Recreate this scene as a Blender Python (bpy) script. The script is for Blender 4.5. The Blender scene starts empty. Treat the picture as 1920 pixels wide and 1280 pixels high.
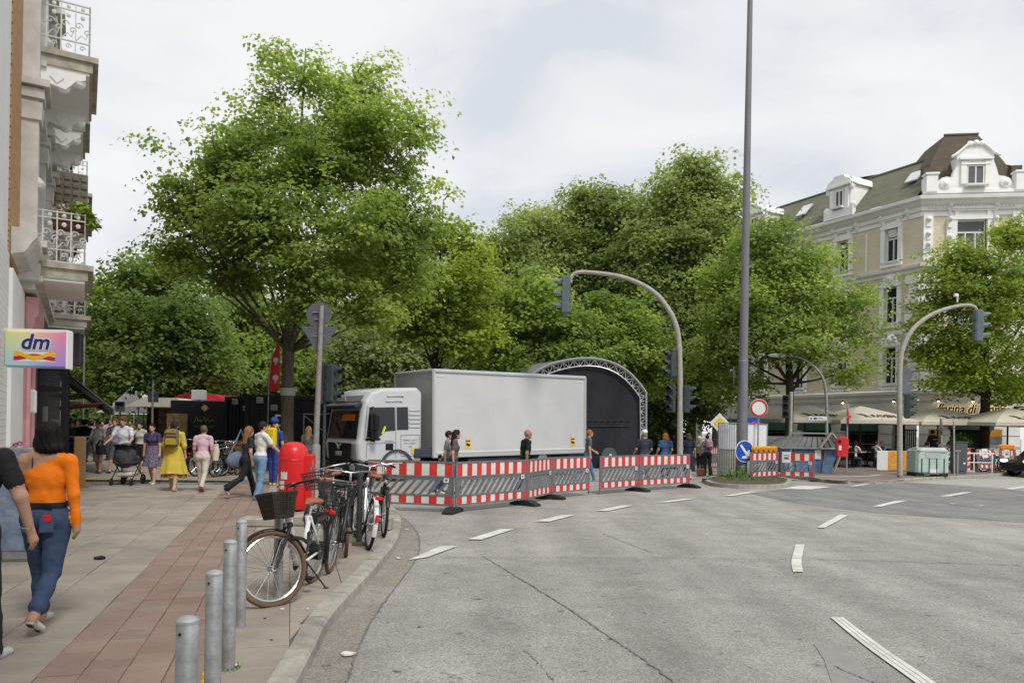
import bpy, math, random
import numpy as np
from mathutils import Vector, Matrix, Euler
R = math.radians
sc = bpy.context.scene
C = sc.collection

# ------------------------------------------------------------------ camera
F, HX, HY, ROLL, EYE = 1400.0, 960.0, 803.0, 0.0175, 1.7
cr_, sr_ = math.cos(ROLL), math.sin(ROLL)
cam_d = bpy.data.cameras.new('camera')
cam = bpy.data.objects.new('camera', cam_d)
C.objects.link(cam)
cam_d.sensor_width = 36.0
cam_d.lens = F / 1920 * 36
cam_d.shift_y = (HY - 640) / 1920
cam_d.clip_start = 0.05
cam_d.clip_end = 2000
m = Matrix(((cr_, -sr_, 0, 0), (0, 0, -1, 0), (sr_, cr_, 0, EYE), (0, 0, 0, 1)))
cam.matrix_world = m
sc.camera = cam

# ------------------------------------------------------------------ world: overcast sky
SUN_EL, SUN_AZ = R(52), R(150)
wd = bpy.data.worlds.new('World')
sc.world = wd
wd.use_nodes = True
nt = wd.node_tree
nt.nodes.clear()
def wn(t, **k):
    n = nt.nodes.new(t)
    for a, b in k.items():
        setattr(n, a, b)
    return n
wo = wn('ShaderNodeOutputWorld'); bg = wn('ShaderNodeBackground')
sky = wn('ShaderNodeTexSky'); sky.sky_type = 'NISHITA'; sky.sun_disc = False
sky.sun_elevation = SUN_EL; sky.sun_rotation = SUN_AZ; sky.air_density = 1.0; sky.dust_density = 1.5
tc = wn('ShaderNodeTexCoord'); mp = wn('ShaderNodeMapping'); mp.inputs['Scale'].default_value = (-1.0, 1.0, 2.3)
mp.inputs['Location'].default_value = (3.35, 0.6, 0.42)
n1 = wn('ShaderNodeTexNoise'); n1.inputs['Scale'].default_value = 2.6; n1.inputs['Detail'].default_value = 7; n1.inputs['Roughness'].default_value = .52
n1.inputs['Distortion'].default_value = .35
rp = wn('ShaderNodeValToRGB')
cs = rp.color_ramp
cs.elements[0].position = .38; cs.elements[0].color = (4.05, 4.25, 4.55, 1)
cs.elements[1].position = .62; cs.elements[1].color = (5.35, 5.35, 5.35, 1)
e = cs.elements.new(.46); e.color = (4.65, 4.78, 4.98, 1)
mx = wn('ShaderNodeMix'); mx.data_type = 'RGBA'; mx.inputs[0].default_value = .96
nt.links.new(tc.outputs['Generated'], mp.inputs['Vector'])
nt.links.new(mp.outputs[0], n1.inputs['Vector'])
nt.links.new(n1.outputs['Fac'], rp.inputs[0])
nt.links.new(sky.outputs[0], mx.inputs[6]); nt.links.new(rp.outputs[0], mx.inputs[7])
nt.links.new(mx.outputs[2], bg.inputs[0]); nt.links.new(bg.outputs[0], wo.inputs[0])
bg.inputs[1].default_value = .1

# ------------------------------------------------------------------ sun (weak, soft: overcast) and exposure
sd = bpy.data.lights.new('sun', 'SUN'); sd.energy = 1.5; sd.angle = R(16); sd.color = (1, .96, .9)
so = bpy.data.objects.new('sun', sd); C.objects.link(so)
so.rotation_euler = (math.pi/2 - SUN_EL, 0, math.pi - SUN_AZ)
so.location = (0, 0, 60)
vs = sc.view_settings
vs.view_transform = 'Standard'; vs.look = 'None'; vs.exposure = .82; vs.gamma = 1; vs.use_curve_mapping = False
sc.cycles.use_denoising = True
sc.cycles.max_bounces = 6; sc.cycles.diffuse_bounces = 4; sc.cycles.glossy_bounces = 3
sc.cycles.transmission_bounces = 4; sc.cycles.transparent_max_bounces = 8
sc.cycles.caustics_reflective = False; sc.cycles.caustics_refractive = False

# ------------------------------------------------------------------ helpers
def Wp(px, py, d):
    u, v = (px-HX)/F, (HY-py)/F
    return Vector(((u*cr_-v*sr_)*d, d, EYE+(u*sr_+v*cr_)*d))
def G(px, py, z=0.0):
    u, v = (px-HX)/F, (HY-py)/F
    zz = u*sr_+v*cr_
    d = (z-EYE)/zz
    return Vector(((u*cr_-v*sr_)*d, d, z))
def at(px, d, z=0.0):
    u = (px-HX)/F; b = (z-EYE)/d
    return Vector(((u-b*sr_)/cr_*d, d, z))

MATS = {}
def mat(name, col, rough=.7, metal=0.0, var=.1, scale=2.0, bump=0.0, bscale=30, spec=.3, col2=None, detail=5, coat=0, alpha=1, emis=None, world=False, stretch=None, bdist=.02):
    if name in MATS:
        return MATS[name]
    M = bpy.data.materials.new(name); M.use_nodes = True
    t = M.node_tree; b = t.nodes['Principled BSDF']
    b.inputs['Roughness'].default_value = rough; b.inputs['Metallic'].default_value = metal
    b.inputs['Specular IOR Level'].default_value = spec
    if coat:
        b.inputs['Coat Weight'].default_value = coat; b.inputs['Coat Roughness'].default_value = .1
    if alpha < 1: b.inputs['Alpha'].default_value = alpha
    if emis:
        b.inputs['Emission Color'].default_value = (*emis[0], 1); b.inputs['Emission Strength'].default_value = emis[1]
    if col2 is None:
        a = tuple(max(0, c*(1-var)) for c in col); c2 = tuple(min(1, c*(1+var)) for c in col)
    else:
        a, c2 = col, col2
    if world:
        g = t.nodes.new('ShaderNodeNewGeometry'); src = g.outputs['Position']
    else:
        g = t.nodes.new('ShaderNodeTexCoord'); src = g.outputs['Object']
    if stretch:
        q = t.nodes.new('ShaderNodeMapping'); q.inputs['Scale'].default_value = stretch
        t.links.new(src, q.inputs['Vector']); src = q.outputs[0]
    if var > 0 or col2:
        n = t.nodes.new('ShaderNodeTexNoise'); n.inputs['Scale'].default_value = scale; n.inputs['Detail'].default_value = detail
        n.inputs['Roughness'].default_value = .62
        r = t.nodes.new('ShaderNodeValToRGB')
        r.color_ramp.elements[0].position = .3; r.color_ramp.elements[0].color = (*a, 1)
        r.color_ramp.elements[1].position = .7; r.color_ramp.elements[1].color = (*c2, 1)
        t.links.new(src, n.inputs['Vector']); t.links.new(n.outputs['Fac'], r.inputs[0]); t.links.new(r.outputs[0], b.inputs['Base Color'])
    else:
        b.inputs['Base Color'].default_value = (*col, 1)
    if bump:
        n = t.nodes.new('ShaderNodeTexNoise'); n.inputs['Scale'].default_value = bscale; n.inputs['Detail'].default_value = 4
        bm = t.nodes.new('ShaderNodeBump'); bm.inputs['Strength'].default_value = bump; bm.inputs['Distance'].default_value = bdist
        t.links.new(src, n.inputs['Vector']); t.links.new(n.outputs['Fac'], bm.inputs['Height']); t.links.new(bm.outputs[0], b.inputs['Normal'])
    MATS[name] = M
    return M

def rotz(a): return Matrix.Rotation(a, 3, 'Z')
def basis(dirv, up=(0, 0, 1)):
    z = Vector(dirv).normalized(); u = Vector(up)
    if abs(z.dot(u)) > .99: u = Vector((1, 0, 0))
    x = u.cross(z).normalized(); y = z.cross(x)
    return x, y, z

class MB:
    def __init__(s): s.v = []; s.f = []; s.m = []
    def add(s, vs_, fs_, m=0):
        o = len(s.v); s.v += [tuple(p) for p in vs_]
        for f in fs_: s.f.append(tuple(i+o for i in f)); s.m.append(m)
        return s
    def box(s, c, d, rot=None, m=0, taper=1.0, ch=0.0):
        hx, hy, hz = d[0]/2, d[1]/2, d[2]/2; c = Vector(c)
        if ch:
            pts = []
            for z, k in ((-hz, ch), (-hz+ch, 0), (hz-ch, 0), (hz, ch)):
                a, b = hx-k, hy-k
                for (x, y) in ((-a, -b+ch), (-a+ch, -b), (a-ch, -b), (a, -b+ch), (a, b-ch), (a-ch, b), (-a+ch, b), (-a, b-ch)):
                    pts.append(Vector((x, y, z)))
            fs = [tuple(reversed(range(8))), tuple(range(24, 32))]
            for l in range(3):
                for i in range(8): fs.append((l*8+i, l*8+(i+1) % 8, l*8+8+(i+1) % 8, l*8+8+i))
        else:
            pts = [Vector((x, y, -hz)) for x, y in ((-hx, -hy), (hx, -hy), (hx, hy), (-hx, hy))]
            pts += [Vector((x*taper, y*taper, hz)) for x, y in ((-hx, -hy), (hx, -hy), (hx, hy), (-hx, hy))]
            fs = [(3, 2, 1, 0), (4, 5, 6, 7), (0, 1, 5, 4), (1, 2, 6, 5), (2, 3, 7, 6), (3, 0, 4, 7)]
        if rot is not None:
            if not isinstance(rot, Matrix): rot = rotz(rot)
            pts = [rot @ p for p in pts]
        return s.add([p+c for p in pts], fs, m)
    def bar(s, p0, p1, w, h=None, up=(0, 0, 1), m=0):
        h = w if h is None else h
        p0, p1 = Vector(p0), Vector(p1); x, y, z = basis(p1-p0, up)
        vs_ = []
        for p in (p0, p1):
            for a, b in ((-1, -1), (1, -1), (1, 1), (-1, 1)): vs_.append(p+x*(a*w/2)+y*(b*h/2))
        return s.add(vs_, [(3, 2, 1, 0), (4, 5, 6, 7), (0, 1, 5, 4), (1, 2, 6, 5), (2, 3, 7, 6), (3, 0, 4, 7)], m)
    def tube(s, pts, r, n=8, m=0, cap=True, closed=False):
        pts = [Vector(p) for p in pts]; k = len(pts)
        rs = r if isinstance(r, (list, tuple)) else [r]*k
        vs_ = []; px = None
        for i, p in enumerate(pts):
            if closed: t = pts[(i+1) % k]-pts[i-1]
            else: t = pts[min(i+1, k-1)]-pts[max(i-1, 0)]
            t = t.normalized() if t.length > 1e-9 else Vector((0, 0, 1))
            if px is None:
                x, y, z = basis(t)
            else:
                x = (px-t*px.dot(t))
                x = x.normalized() if x.length > 1e-6 else basis(t)[0]
                y = t.cross(x)
            px = x
            for j in range(n):
                a = 2*math.pi*j/n; vs_.append(p+(x*math.cos(a)+y*math.sin(a))*rs[i])
        fs = []
        for i in range(k if closed else k-1):
            o, q = i*n, ((i+1) % k)*n
            for j in range(n): fs.append((o+j, o+(j+1) % n, q+(j+1) % n, q+j))
        if cap and not closed:
            fs.append(tuple(reversed(range(n)))); fs.append(tuple(range((k-1)*n, k*n)))
        return s.add(vs_, fs, m)
    def cyl(s, p0, p1, r0, r1=None, n=12, m=0): return s.tube([p0, p1], [r0, r0 if r1 is None else r1], n, m)
    def lathe(s, prof, n=20, c=(0, 0, 0), sx=1, sy=1, m=0, cap=True):
        vs_ = []; c = Vector(c)
        for r, z in prof:
            for j in range(n):
                a = 2*math.pi*j/n; vs_.append(c+Vector((r*math.cos(a)*sx, r*math.sin(a)*sy, z)))
        fs = []
        for i in range(len(prof)-1):
            for j in range(n): fs.append((i*n+j, i*n+(j+1) % n, i*n+n+(j+1) % n, i*n+n+j))
        if cap: fs.append(tuple(reversed(range(n)))); fs.append(tuple(range((len(prof)-1)*n, len(prof)*n)))
        return s.add(vs_, fs, m)
    def ell(s, c, r, n=12, k=8, m=0, rot=None):
        c = Vector(c); vs_ = []
        for i in range(k+1):
            t = math.pi*i/k
            for j in range(n):
                a = 2*math.pi*j/n
                p = Vector((r[0]*math.sin(t)*math.cos(a), r[1]*math.sin(t)*math.sin(a), r[2]*math.cos(t)))
                if rot is not None: p = rot @ p
                vs_.append(c+p)
        fs = []
        for i in range(k):
            for j in range(n): fs.append((i*n+j, i*n+n+j, i*n+n+(j+1) % n, i*n+(j+1) % n))
        return s.add(vs_, fs, m)
    def prism(s, poly, o, ux, uy, depth, m=0):
        """polygon (list of 2D, ccw) in plane o+ux,uy extruded by depth along ux x uy"""
        o, ux, uy = Vector(o), Vector(ux), Vector(uy); nz = ux.cross(uy).normalized(); k = len(poly)
        a = [o+ux*p[0]+uy*p[1] for p in poly]; b = [p+nz*depth for p in a]
        fs = [tuple(reversed(range(k))), tuple(range(k, 2*k))]
        for i in range(k): fs.append((i, (i+1) % k, k+(i+1) % k, k+i))
        return s.add(a+b, fs, m)
    def sheet(s, pts, m=0): return s.add(pts, [tuple(range(len(pts)))], m)
    def build(s, name, mats, parent=None, smooth=False, loc=None, bevel=0):
        me = bpy.data.meshes.new(name); me.from_pydata(s.v, [], s.f)
        if not isinstance(mats, (list, tuple)): mats = [mats]
        for q in mats: me.materials.append(q)
        if len(mats) > 1: me.polygons.foreach_set('material_index', s.m)
        if smooth:
            me.polygons.foreach_set('use_smooth', [True]*len(me.polygons))
            if smooth == 'auto':
                me.set_sharp_from_angle(angle=R(40))
        me.update()
        return link(name, me, parent, loc, bevel)
def link(name, me, parent=None, loc=None, bevel=0):
    o = bpy.data.objects.new(name, me); C.objects.link(o)
    if parent is not None: o.parent = parent
    if loc is not None: o.location = loc
    if bevel:
        b = o.modifiers.new('bevel', 'BEVEL'); b.width = bevel; b.segments = 2; b.limit_method = 'ANGLE'; b.angle_limit = R(40)
    return o
def np_mesh(name, V, Fq, mats, tint=None, mi=None, smooth=False):
    V = np.asarray(V, np.float32); Fq = np.asarray(Fq, np.int32)
    me = bpy.data.meshes.new(name); n, k = Fq.shape
    me.vertices.add(len(V)); me.vertices.foreach_set('co', V.ravel())
    me.loops.add(n*k); me.loops.foreach_set('vertex_index', Fq.ravel())
    me.polygons.add(n); me.polygons.foreach_set('loop_start', np.arange(0, n*k, k, dtype=np.int32))
    me.polygons.foreach_set('loop_total', np.full(n, k, np.int32))
    if not isinstance(mats, (list, tuple)): mats = [mats]
    for q in mats: me.materials.append(q)
    if mi is not None: me.polygons.foreach_set('material_index', np.asarray(mi, np.int32))
    if smooth: me.polygons.foreach_set('use_smooth', np.ones(n, bool))
    me.update(calc_edges=True); me.validate()
    if tint is not None:
        a = me.attributes.new('tint', 'FLOAT', 'POINT'); a.data.foreach_set('value', np.asarray(tint, np.float32))
    return me
def tag(o, label=None, cat=None, group=None, kind=None):
    if label: o['label'] = label
    if cat: o['category'] = cat
    if group: o['group'] = group
    if kind: o['kind'] = kind
    return o
def thing(name, label, cat, loc=(0, 0, 0), rz=0.0, group=None):
    o = bpy.data.objects.new(name, None); o.empty_display_size = .1; C.objects.link(o)
    o.location = loc; o.rotation_euler = (0, 0, rz)
    return tag(o, label, cat, group)
def copy_tree(o, parent=None):
    c = o.copy(); C.objects.link(c)
    if parent is not None: c.parent = parent
    for ch in list(o.children): copy_tree(ch, c)
    return c
def dup(o, loc, rz, label, group=None):
    c = copy_tree(o); c.location = loc; c.rotation_euler = (o.rotation_euler[0], o.rotation_euler[1], rz); tag(c, label, None, group)
    return c
def struct(o): o['kind'] = 'structure'; return o
def catmull(pts, k=8):
    pts = [Vector(p) for p in pts]; out = []
    for i in range(len(pts)-1):
        p0, p1, p2, p3 = pts[max(i-1, 0)], pts[i], pts[i+1], pts[min(i+2, len(pts)-1)]
        for j in range(k):
            t = j/k
            out.append(.5*((2*p1)+(p2-p0)*t+(2*p0-5*p1+4*p2-p3)*t*t+(3*p1-p0-3*p2+p3)*t**3))
    out.append(pts[-1]); return out
def resample(pts, step):
    out = [pts[0]]; acc = 0
    for a, b in zip(pts, pts[1:]):
        L = (b-a).length; t = step-acc
        while t <= L:
            out.append(a.lerp(b, t/L)); t += step
        acc = (acc+L) % step
    return out
def strokes(name, m, parent, o, ux, uz, w, h, seed=1, words=2, th=.003):
    """a line of print too small to read: short upright marks"""
    rr = random.Random(seed); mb = MB(); o, ux, uz = Vector(o), Vector(ux), Vector(uz); x = -w/2
    while x < w/2:
        k = h*rr.uniform(.3, .55); hh = h*rr.uniform(.55, 1)
        if rr.random() > .14: mb.prism([(x, -h/2), (x+k*.5, -h/2), (x+k*.62, -h/2+hh), (x+k*.2, -h/2+hh)], o, ux, uz, th)
        x += k
    return mb.build(name, m, parent)
def text_mesh(name, s, size, m, parent=None, loc=(0, 0, 0), rot=(0, 0, 0), ext=.004, bold=0, shear=0, align='CENTER', sx=1):
    cu = bpy.data.curves.new(name, 'FONT'); cu.body = s; cu.size = size; cu.extrude = ext; cu.align_x = align; cu.align_y = 'CENTER'
    cu.offset = bold; cu.shear = shear; cu.resolution_u = 3
    o = bpy.data.objects.new(name, cu); C.objects.link(o)
    me = bpy.data.meshes.new_from_object(o); bpy.data.objects.remove(o)
    me.materials.clear(); me.materials.append(m)
    o = link(name, me, parent, loc); o.rotation_euler = rot; o.scale = (sx, 1, 1)
    return o
# ------------------------------------------------------------------ ground materials
def asphalt_mat(name, dark, light, speck=260.0, warm=(1, .97, .93)):
    M = bpy.data.materials.new(name); M.use_nodes = True
    t = M.node_tree; b = t.nodes['Principled BSDF']; b.inputs['Roughness'].default_value = .85; b.inputs['Specular IOR Level'].default_value = .25
    g = t.nodes.new('ShaderNodeNewGeometry')
    def noise(s, d=3, r=.6):
        n = t.nodes.new('ShaderNodeTexNoise'); n.inputs['Scale'].default_value = s; n.inputs['Detail'].default_value = d; n.inputs['Roughness'].default_value = r
        t.links.new(g.outputs['Position'], n.inputs['Vector']); return n.outputs['Fac']
    def ramp(src, a, b_, p0=.3, p1=.7):
        r = t.nodes.new('ShaderNodeValToRGB'); r.color_ramp.elements[0].position = p0; r.color_ramp.elements[1].position = p1
        r.color_ramp.elements[0].color = (*a, 1); r.color_ramp.elements[1].color = (*b_, 1); t.links.new(src, r.inputs[0]); return r.outputs[0]
    def mul(a, b_):
        x = t.nodes.new('ShaderNodeMix'); x.data_type = 'RGBA'; x.blend_type = 'MULTIPLY'; x.inputs[0].default_value = 1
        t.links.new(a, x.inputs[6]); t.links.new(b_, x.inputs[7]); return x.outputs[2]
    base = ramp(noise(.35, 6), tuple(dark*w for w in warm), tuple(light*w for w in warm))
    vo = t.nodes.new('ShaderNodeTexVoronoi'); vo.inputs['Scale'].default_value = 75; t.links.new(g.outputs['Position'], vo.inputs['Vector'])
    gr = ramp(vo.outputs['Color'], (.74, .73, .72), (1.26, 1.25, 1.23), .1, .95)
    gr2 = ramp(noise(38, 4, .75), (.84, .84, .84), (1.13, 1.13, 1.12), .34, .68)
    tw = t.nodes.new('ShaderNodeMapping'); tw.inputs['Scale'].default_value = (.9, .09, 1); tw.inputs['Rotation'].default_value = (0, 0, .35)
    t.links.new(g.outputs['Position'], tw.inputs['Vector']); tn_ = t.nodes.new('ShaderNodeTexNoise'); tn_.inputs['Scale'].default_value = 1.4; tn_.inputs['Detail'].default_value = 4; t.links.new(tw.outputs[0], tn_.inputs['Vector'])
    tyre = ramp(tn_.outputs['Fac'], (.86, .855, .85), (1.06, 1.06, 1.06), .36, .6)
    st = ramp(noise(1.3, 8, .7), (.8, .79, .78), (1.1, 1.1, 1.1), .3, .62)
    pit = ramp(noise(9, 3, .5), (.55, .55, .55), (1, 1, 1), .27, .34)
    c = mul(mul(mul(mul(mul(base, gr), gr2), st), pit), tyre)
    t.links.new(c, b.inputs['Base Color'])
    bm = t.nodes.new('ShaderNodeBump'); bm.inputs['Strength'].default_value = .3; bm.inputs['Distance'].default_value = .01
    t.links.new(vo.outputs['Distance'], bm.inputs['Height']); t.links.new(bm.outputs[0], b.inputs['Normal'])
    return M
M_asph = asphalt_mat('asphalt_worn', .29, .36)
M_asph2 = asphalt_mat('asphalt_grey', .26, .33, warm=(1, .975, .945))
M_asphd = asphalt_mat('asphalt_dark', .19, .25, warm=(1, 1, 1))
M_gut = asphalt_mat('gutter_concrete', .23, .31, warm=(1, .94, .85))
M_slab = mat('paving_slab', (0.240, 0.208, 0.173), .85, var=0, col2=(0.357, 0.316, 0.269), scale=1.1, bump=.25, bscale=90, detail=9, world=True)
M_slab2 = mat('paving_slab_light', (0.260, 0.227, 0.190), .85, var=0, col2=(0.377, 0.335, 0.285), scale=1.7, bump=.25, bscale=90, detail=9, world=True)
M_slab3 = mat('paving_slab_dark', (0.222, 0.194, 0.163), .85, var=0, col2=(0.336, 0.297, 0.254), scale=1.7, bump=.25, bscale=90, detail=9, world=True)
M_red = mat('red_paver', (0.205, 0.143, 0.118), .85, var=0, col2=(0.290, 0.212, 0.177), scale=1.5, bump=.25, bscale=80, detail=9, world=True)
M_red2 = mat('red_paver_pale', (0.227, 0.163, 0.135), .85, var=0, col2=(0.310, 0.233, 0.194), scale=1.5, bump=.25, bscale=80, detail=9, world=True)
M_red3 = mat('red_paver_worn', (0.194, 0.147, 0.122), .85, var=0, col2=(0.284, 0.223, 0.187), scale=2.2, bump=.25, bscale=80, detail=9, world=True)
M_joint = mat('joint_sand', (.10, .088, .07), .95, var=.4, scale=9, world=True)
M_kerb = mat('kerb_granite', (0.246, 0.228, 0.199), .85, var=0, col2=(0.421, 0.392, 0.345), scale=5, bump=.35, bscale=60, detail=10, world=True)
M_kerb2 = mat('kerb_granite_dark', (0.199, 0.185, 0.161), .85, var=0, col2=(0.339, 0.316, 0.281), scale=6, bump=.35, bscale=60, detail=10, world=True)
M_line = mat('road_paint', (.46, .445, .41), .7, var=0, col2=(.74, .73, .69), scale=3.2, bump=.25, bscale=90, detail=12, world=True)
M_crack = mat('tar_seam', (.175, .166, .155), .8, var=.4, scale=20, world=True)
M_soil = mat('soil', (.09, .075, .05), .95, var=.4, scale=8, bump=.6, bscale=40, world=True)
M_park = mat('park_ground', (.06, .07, .035), .95, var=.4, scale=1.5, world=True)

b = MB(); b.sheet([(-400, -60, 0), (400, -60, 0), (400, 700, 0), (-400, 700, 0)])
struct(b.build('road', M_asph))
PZ = .12
# kerb curve (road side edge), built from the street corner as it lies
kp = [(-.75, -1.0), (-.95, 1.0), (-1.12, 2.8)] + [tuple(G(x, y, 0).xy) for x, y in ((574, 1268), (622, 1172), (690, 1094), (741, 1028), (752, 988), (741, 962), (716, 936), (676, 914))] + [(-7.0, 24.4), (-10.5, 30), (-16, 39), (-30, 62), (-52, 98)]
kc = catmull([Vector((x, y, 0)) for x, y in kp], 10)
kc = resample(kc, .1)
def offset(curve, d):
    out = []
    for i, p in enumerate(curve):
        t = (curve[min(i+1, len(curve)-1)]-curve[max(i-1, 0)]).normalized()
        out.append(p+Vector((-t.y, t.x, 0))*d)
    return out
KW = .17
kin = offset(kc, KW)
# pavement bed
far = kin[-1]
b = MB(); b.sheet([(p.x, p.y, PZ-.012) for p in kin] + [(-120, far.y, PZ-.012), (-120, -1.0, PZ-.012)])
pav = struct(b.build('pavement', M_joint))
# kerb stones, each its own piece; dropped joints between
kerb = bpy.data.objects.new('kerb', None); C.objects.link(kerb); struct(kerb)
random.seed(4)
i = 0
while i < len(kc)-12 and kc[i].y < 45:
    n = 9
    o_, q_ = kc[i:i+n+1], kin[i:i+n+1]
    if o_[-1].y > 1.5:
        mb = MB(); k = len(o_); z = PZ+random.uniform(0, .006)
        sh = .012
        ga = (o_[1]-o_[0]).normalized()*.016
        oo = list(o_); qq = list(q_); oo[0] = oo[0]+ga; qq[0] = qq[0]+ga
        ring = []
        for p, r_ in zip(oo, qq):
            d = (r_-p).normalized()
            ring.append([(p.x, p.y, -.05), (p.x, p.y, z-.03), (p.x+d.x*.022, p.y+d.y*.022, z-.004), (p.x+d.x*.045, p.y+d.y*.045, z), (r_.x-d.x*.008, r_.y-d.y*.008, z), (r_.x-d.x*.004, r_.y-d.y*.004, z-.04)])
        vs_ = [v for rr in ring for v in rr]; fs = []
        for a in range(k-1):
            for j in range(5): fs.append((a*6+j, a*6+6+j, a*6+7+j, a*6+1+j))
        fs.append((0, 1, 2, 3, 4, 5)); fs.append(tuple((k-1)*6+j for j in (5, 4, 3, 2, 1, 0)))
        mb.add(vs_, fs); mb.build('kerb_stone', random.choice((M_kerb, M_kerb, M_kerb2)), kerb)
    i += n
# gutter strip along the kerb
gl = [G(x, y, .004) for x, y in ((640, 1330), (652, 1280), (672, 1215), (700, 1160), (737, 1108), (768, 1068), (784, 1040), (787, 1012), (775, 988), (757, 972), (733, 957))]
gl = catmull(gl, 6)
idx = [min(range(len(kc)), key=lambda j: (kc[j].xy-p.xy).length) for p in gl]
b = MB()
for a in range(len(gl)-1):
    p0, p1 = kc[idx[a]], kc[idx[a+1]]
    b.sheet([(p0.x, p0.y, .004), (gl[a].x, gl[a].y, .004), (gl[a+1].x, gl[a+1].y, .004), (p1.x, p1.y, .004)])
struct(b.build('gutter', M_gut))
b = MB(); rnd = random.Random(3)
def strip(mb, pts, w, z, jit=0.0):
    pts = [Vector(p) for p in pts]; L = []
    for i, p in enumerate(pts):
        t = (pts[min(i+1, len(pts)-1)]-pts[max(i-1, 0)]).normalized(); n = Vector((-t.y, t.x, 0))
        ww = w*(1+rnd.uniform(-jit, jit)); oo = rnd.uniform(-jit, jit)*w*.8
        L.append((p+n*(oo-ww/2), p+n*(oo+ww/2)))
    for (a, c), (d, e_) in zip(L, L[1:]):
        mb.sheet([(a.x, a.y, z), (c.x, c.y, z), (e_.x, e_.y, z), (d.x, d.y, z)])
# darker asphalt apron in front (newer surface) and the dark junction patch
def region(px, z): return [tuple(G(x, y, z)) for x, y in px]
b2 = MB(); pr = [(700, 1045), (1000, 1045), (1300, 1046), (1600, 1050), (1960, 1062), (1980, 1400), (640, 1400), (652, 1280), (672, 1215), (700, 1160), (737, 1108), (768, 1068), (784, 1047)]
b2.sheet(region(pr[1:], .004)); struct(b2.build('asphalt_apron', M_asph2))
b2 = MB(); b2.sheet(region([(1400, 924), (1470, 917), (1560, 910), (1700, 904), (1960, 922), (1960, 983), (1850, 974), (1650, 962), (1500, 944)], .004)); struct(b2.build('asphalt_patch', M_asphd))
b2 = MB(); b2.sheet(region([(1526, 1206), (1570, 1205), (1612, 1240), (1650, 1285), (1700, 1330), (1590, 1330), (1560, 1280), (1545, 1235)], .008)); struct(b2.build('asphalt_patch', M_asphd if False else mat('patch_mid', (.235, .228, .22), .85, var=0, col2=(.29, .28, .27), scale=6, bump=.2, bscale=120, detail=9, world=True)))
# seams and cracks
def jag(pts, k=14, a=.012):
    out = []
    for p, q in zip(pts, pts[1:]):
        for j in range(k):
            t = j/k; out.append(p.lerp(q, t)+Vector((rnd.uniform(-a, a), rnd.uniform(-a, a), 0)))
    out.append(pts[-1]); return out
seams = [([(907, 1044), (985, 1092), (1060, 1138), (1140, 1193), (1210, 1240), (1290, 1300)], .022, .5), ([(780, 1045), (960, 1045), (1180, 1045), (1300, 1046)], .018, .6), ([(1300, 1046), (1500, 1049), (1700, 1053), (1960, 1062)], .03, .7),
         ([(1130, 1000), (1180, 1020), (1228, 1038)], .02, .8), ([(984, 1220), (1005, 1240), (1040, 1280)], .012, .8), ([(1300, 958), (1400, 957), (1600, 958)], .03, .6), ([(1350, 966), (1440, 978), (1520, 990)], .02, .8),
         ([(1563, 1250), (1590, 1262), (1640, 1282)], .014, .9), ([(1190, 930), (1290, 945)], .02, .7)]
seams.append(([(652, 1280), (672, 1215), (700, 1160), (737, 1108), (768, 1068), (784, 1040), (787, 1012), (775, 988), (757, 972), (733, 957)], .02, .6))
for px, w, j in seams:
    strip(b, jag(catmull([G(x, y, 0) for x, y in px], 3), 8, .01), w*.62, .0125, j)
random.seed(8)
for k in range(26):
    x, y = random.uniform(700, 1250), random.uniform(1070, 1270); p = G(x, y, 0); a = random.uniform(-.4, .4)
    strip(b, jag([p, p+Vector((math.cos(a), math.sin(a), 0))*random.uniform(.04, .16)], 3, .006), random.uniform(.006, .016), .0125, .9)
tag(struct(b.build('road_cracks', M_crack)), kind='structure')
# lane markings, each dash a sheet of its own
def dash(px):
    mb = MB()
    mb.sheet(region(px, .0165)); return struct(mb.build('lane_marking', M_line))
dashes = [[(765, 1049), (826, 1023), (858, 1023), (800, 1044)], [(877, 1010), (939, 991), (964, 991), (902, 1011)], [(1002, 977), (1052, 965), (1078, 965), (1030, 977)],
          [(1117, 957), (1165, 947), (1187, 947), (1140, 957)], [(1232, 941), (1285, 934), (1307, 934), (1254, 941)], [(1355, 929), (1405, 921), (1422, 921), (1376, 929)],
          [(1462, 916), (1500, 910), (1560, 912), (1520, 917)], [(1590, 911), (1625, 906), (1640, 906), (1606, 911)],
          [(1531, 988), (1575, 964), (1591, 965), (1546, 989)], [(1634, 949), (1680, 938), (1702, 938), (1652, 949)], [(1760, 930), (1805, 922), (1825, 922), (1780, 930)],
          [(1880, 916), (1925, 910), (1940, 911), (1900, 917)], [(1222, 938), (1270, 932), (1292, 932), (1240, 939)]]
for d_ in dashes[:-1]: dash(d_)
def curve_dash(L, Rr, n=8):
    l = catmull([G(x, y, .0165) for x, y in L], 4); r_ = catmull([G(x, y, .0165) for x, y in Rr], 4); mb = MB()
    for a in range(len(l)-1): mb.sheet([l[a], r_[a], r_[a+1], l[a+1]])
    return struct(mb.build('lane_marking', M_line))
curve_dash([(1487, 1071), (1484, 1050), (1492, 1020)], [(1506, 1071), (1503, 1048), (1509, 1020)])
l3 = [(1557, 1156), (1620, 1208), (1700, 1266), (1760, 1310)]; r3 = [(1581, 1156), (1650, 1208), (1730, 1262), (1800, 1310)]
def lerp2(a, b_, t): return [(p[0]+(q[0]-p[0])*t, p[1]+(q[1]-p[1])*t) for p, q in zip(a, b_)]
for a_, b_ in ((0, .3), (.34, .64), (.68, 1)): curve_dash(lerp2(l3, r3, a_), lerp2(l3, r3, b_))
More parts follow.
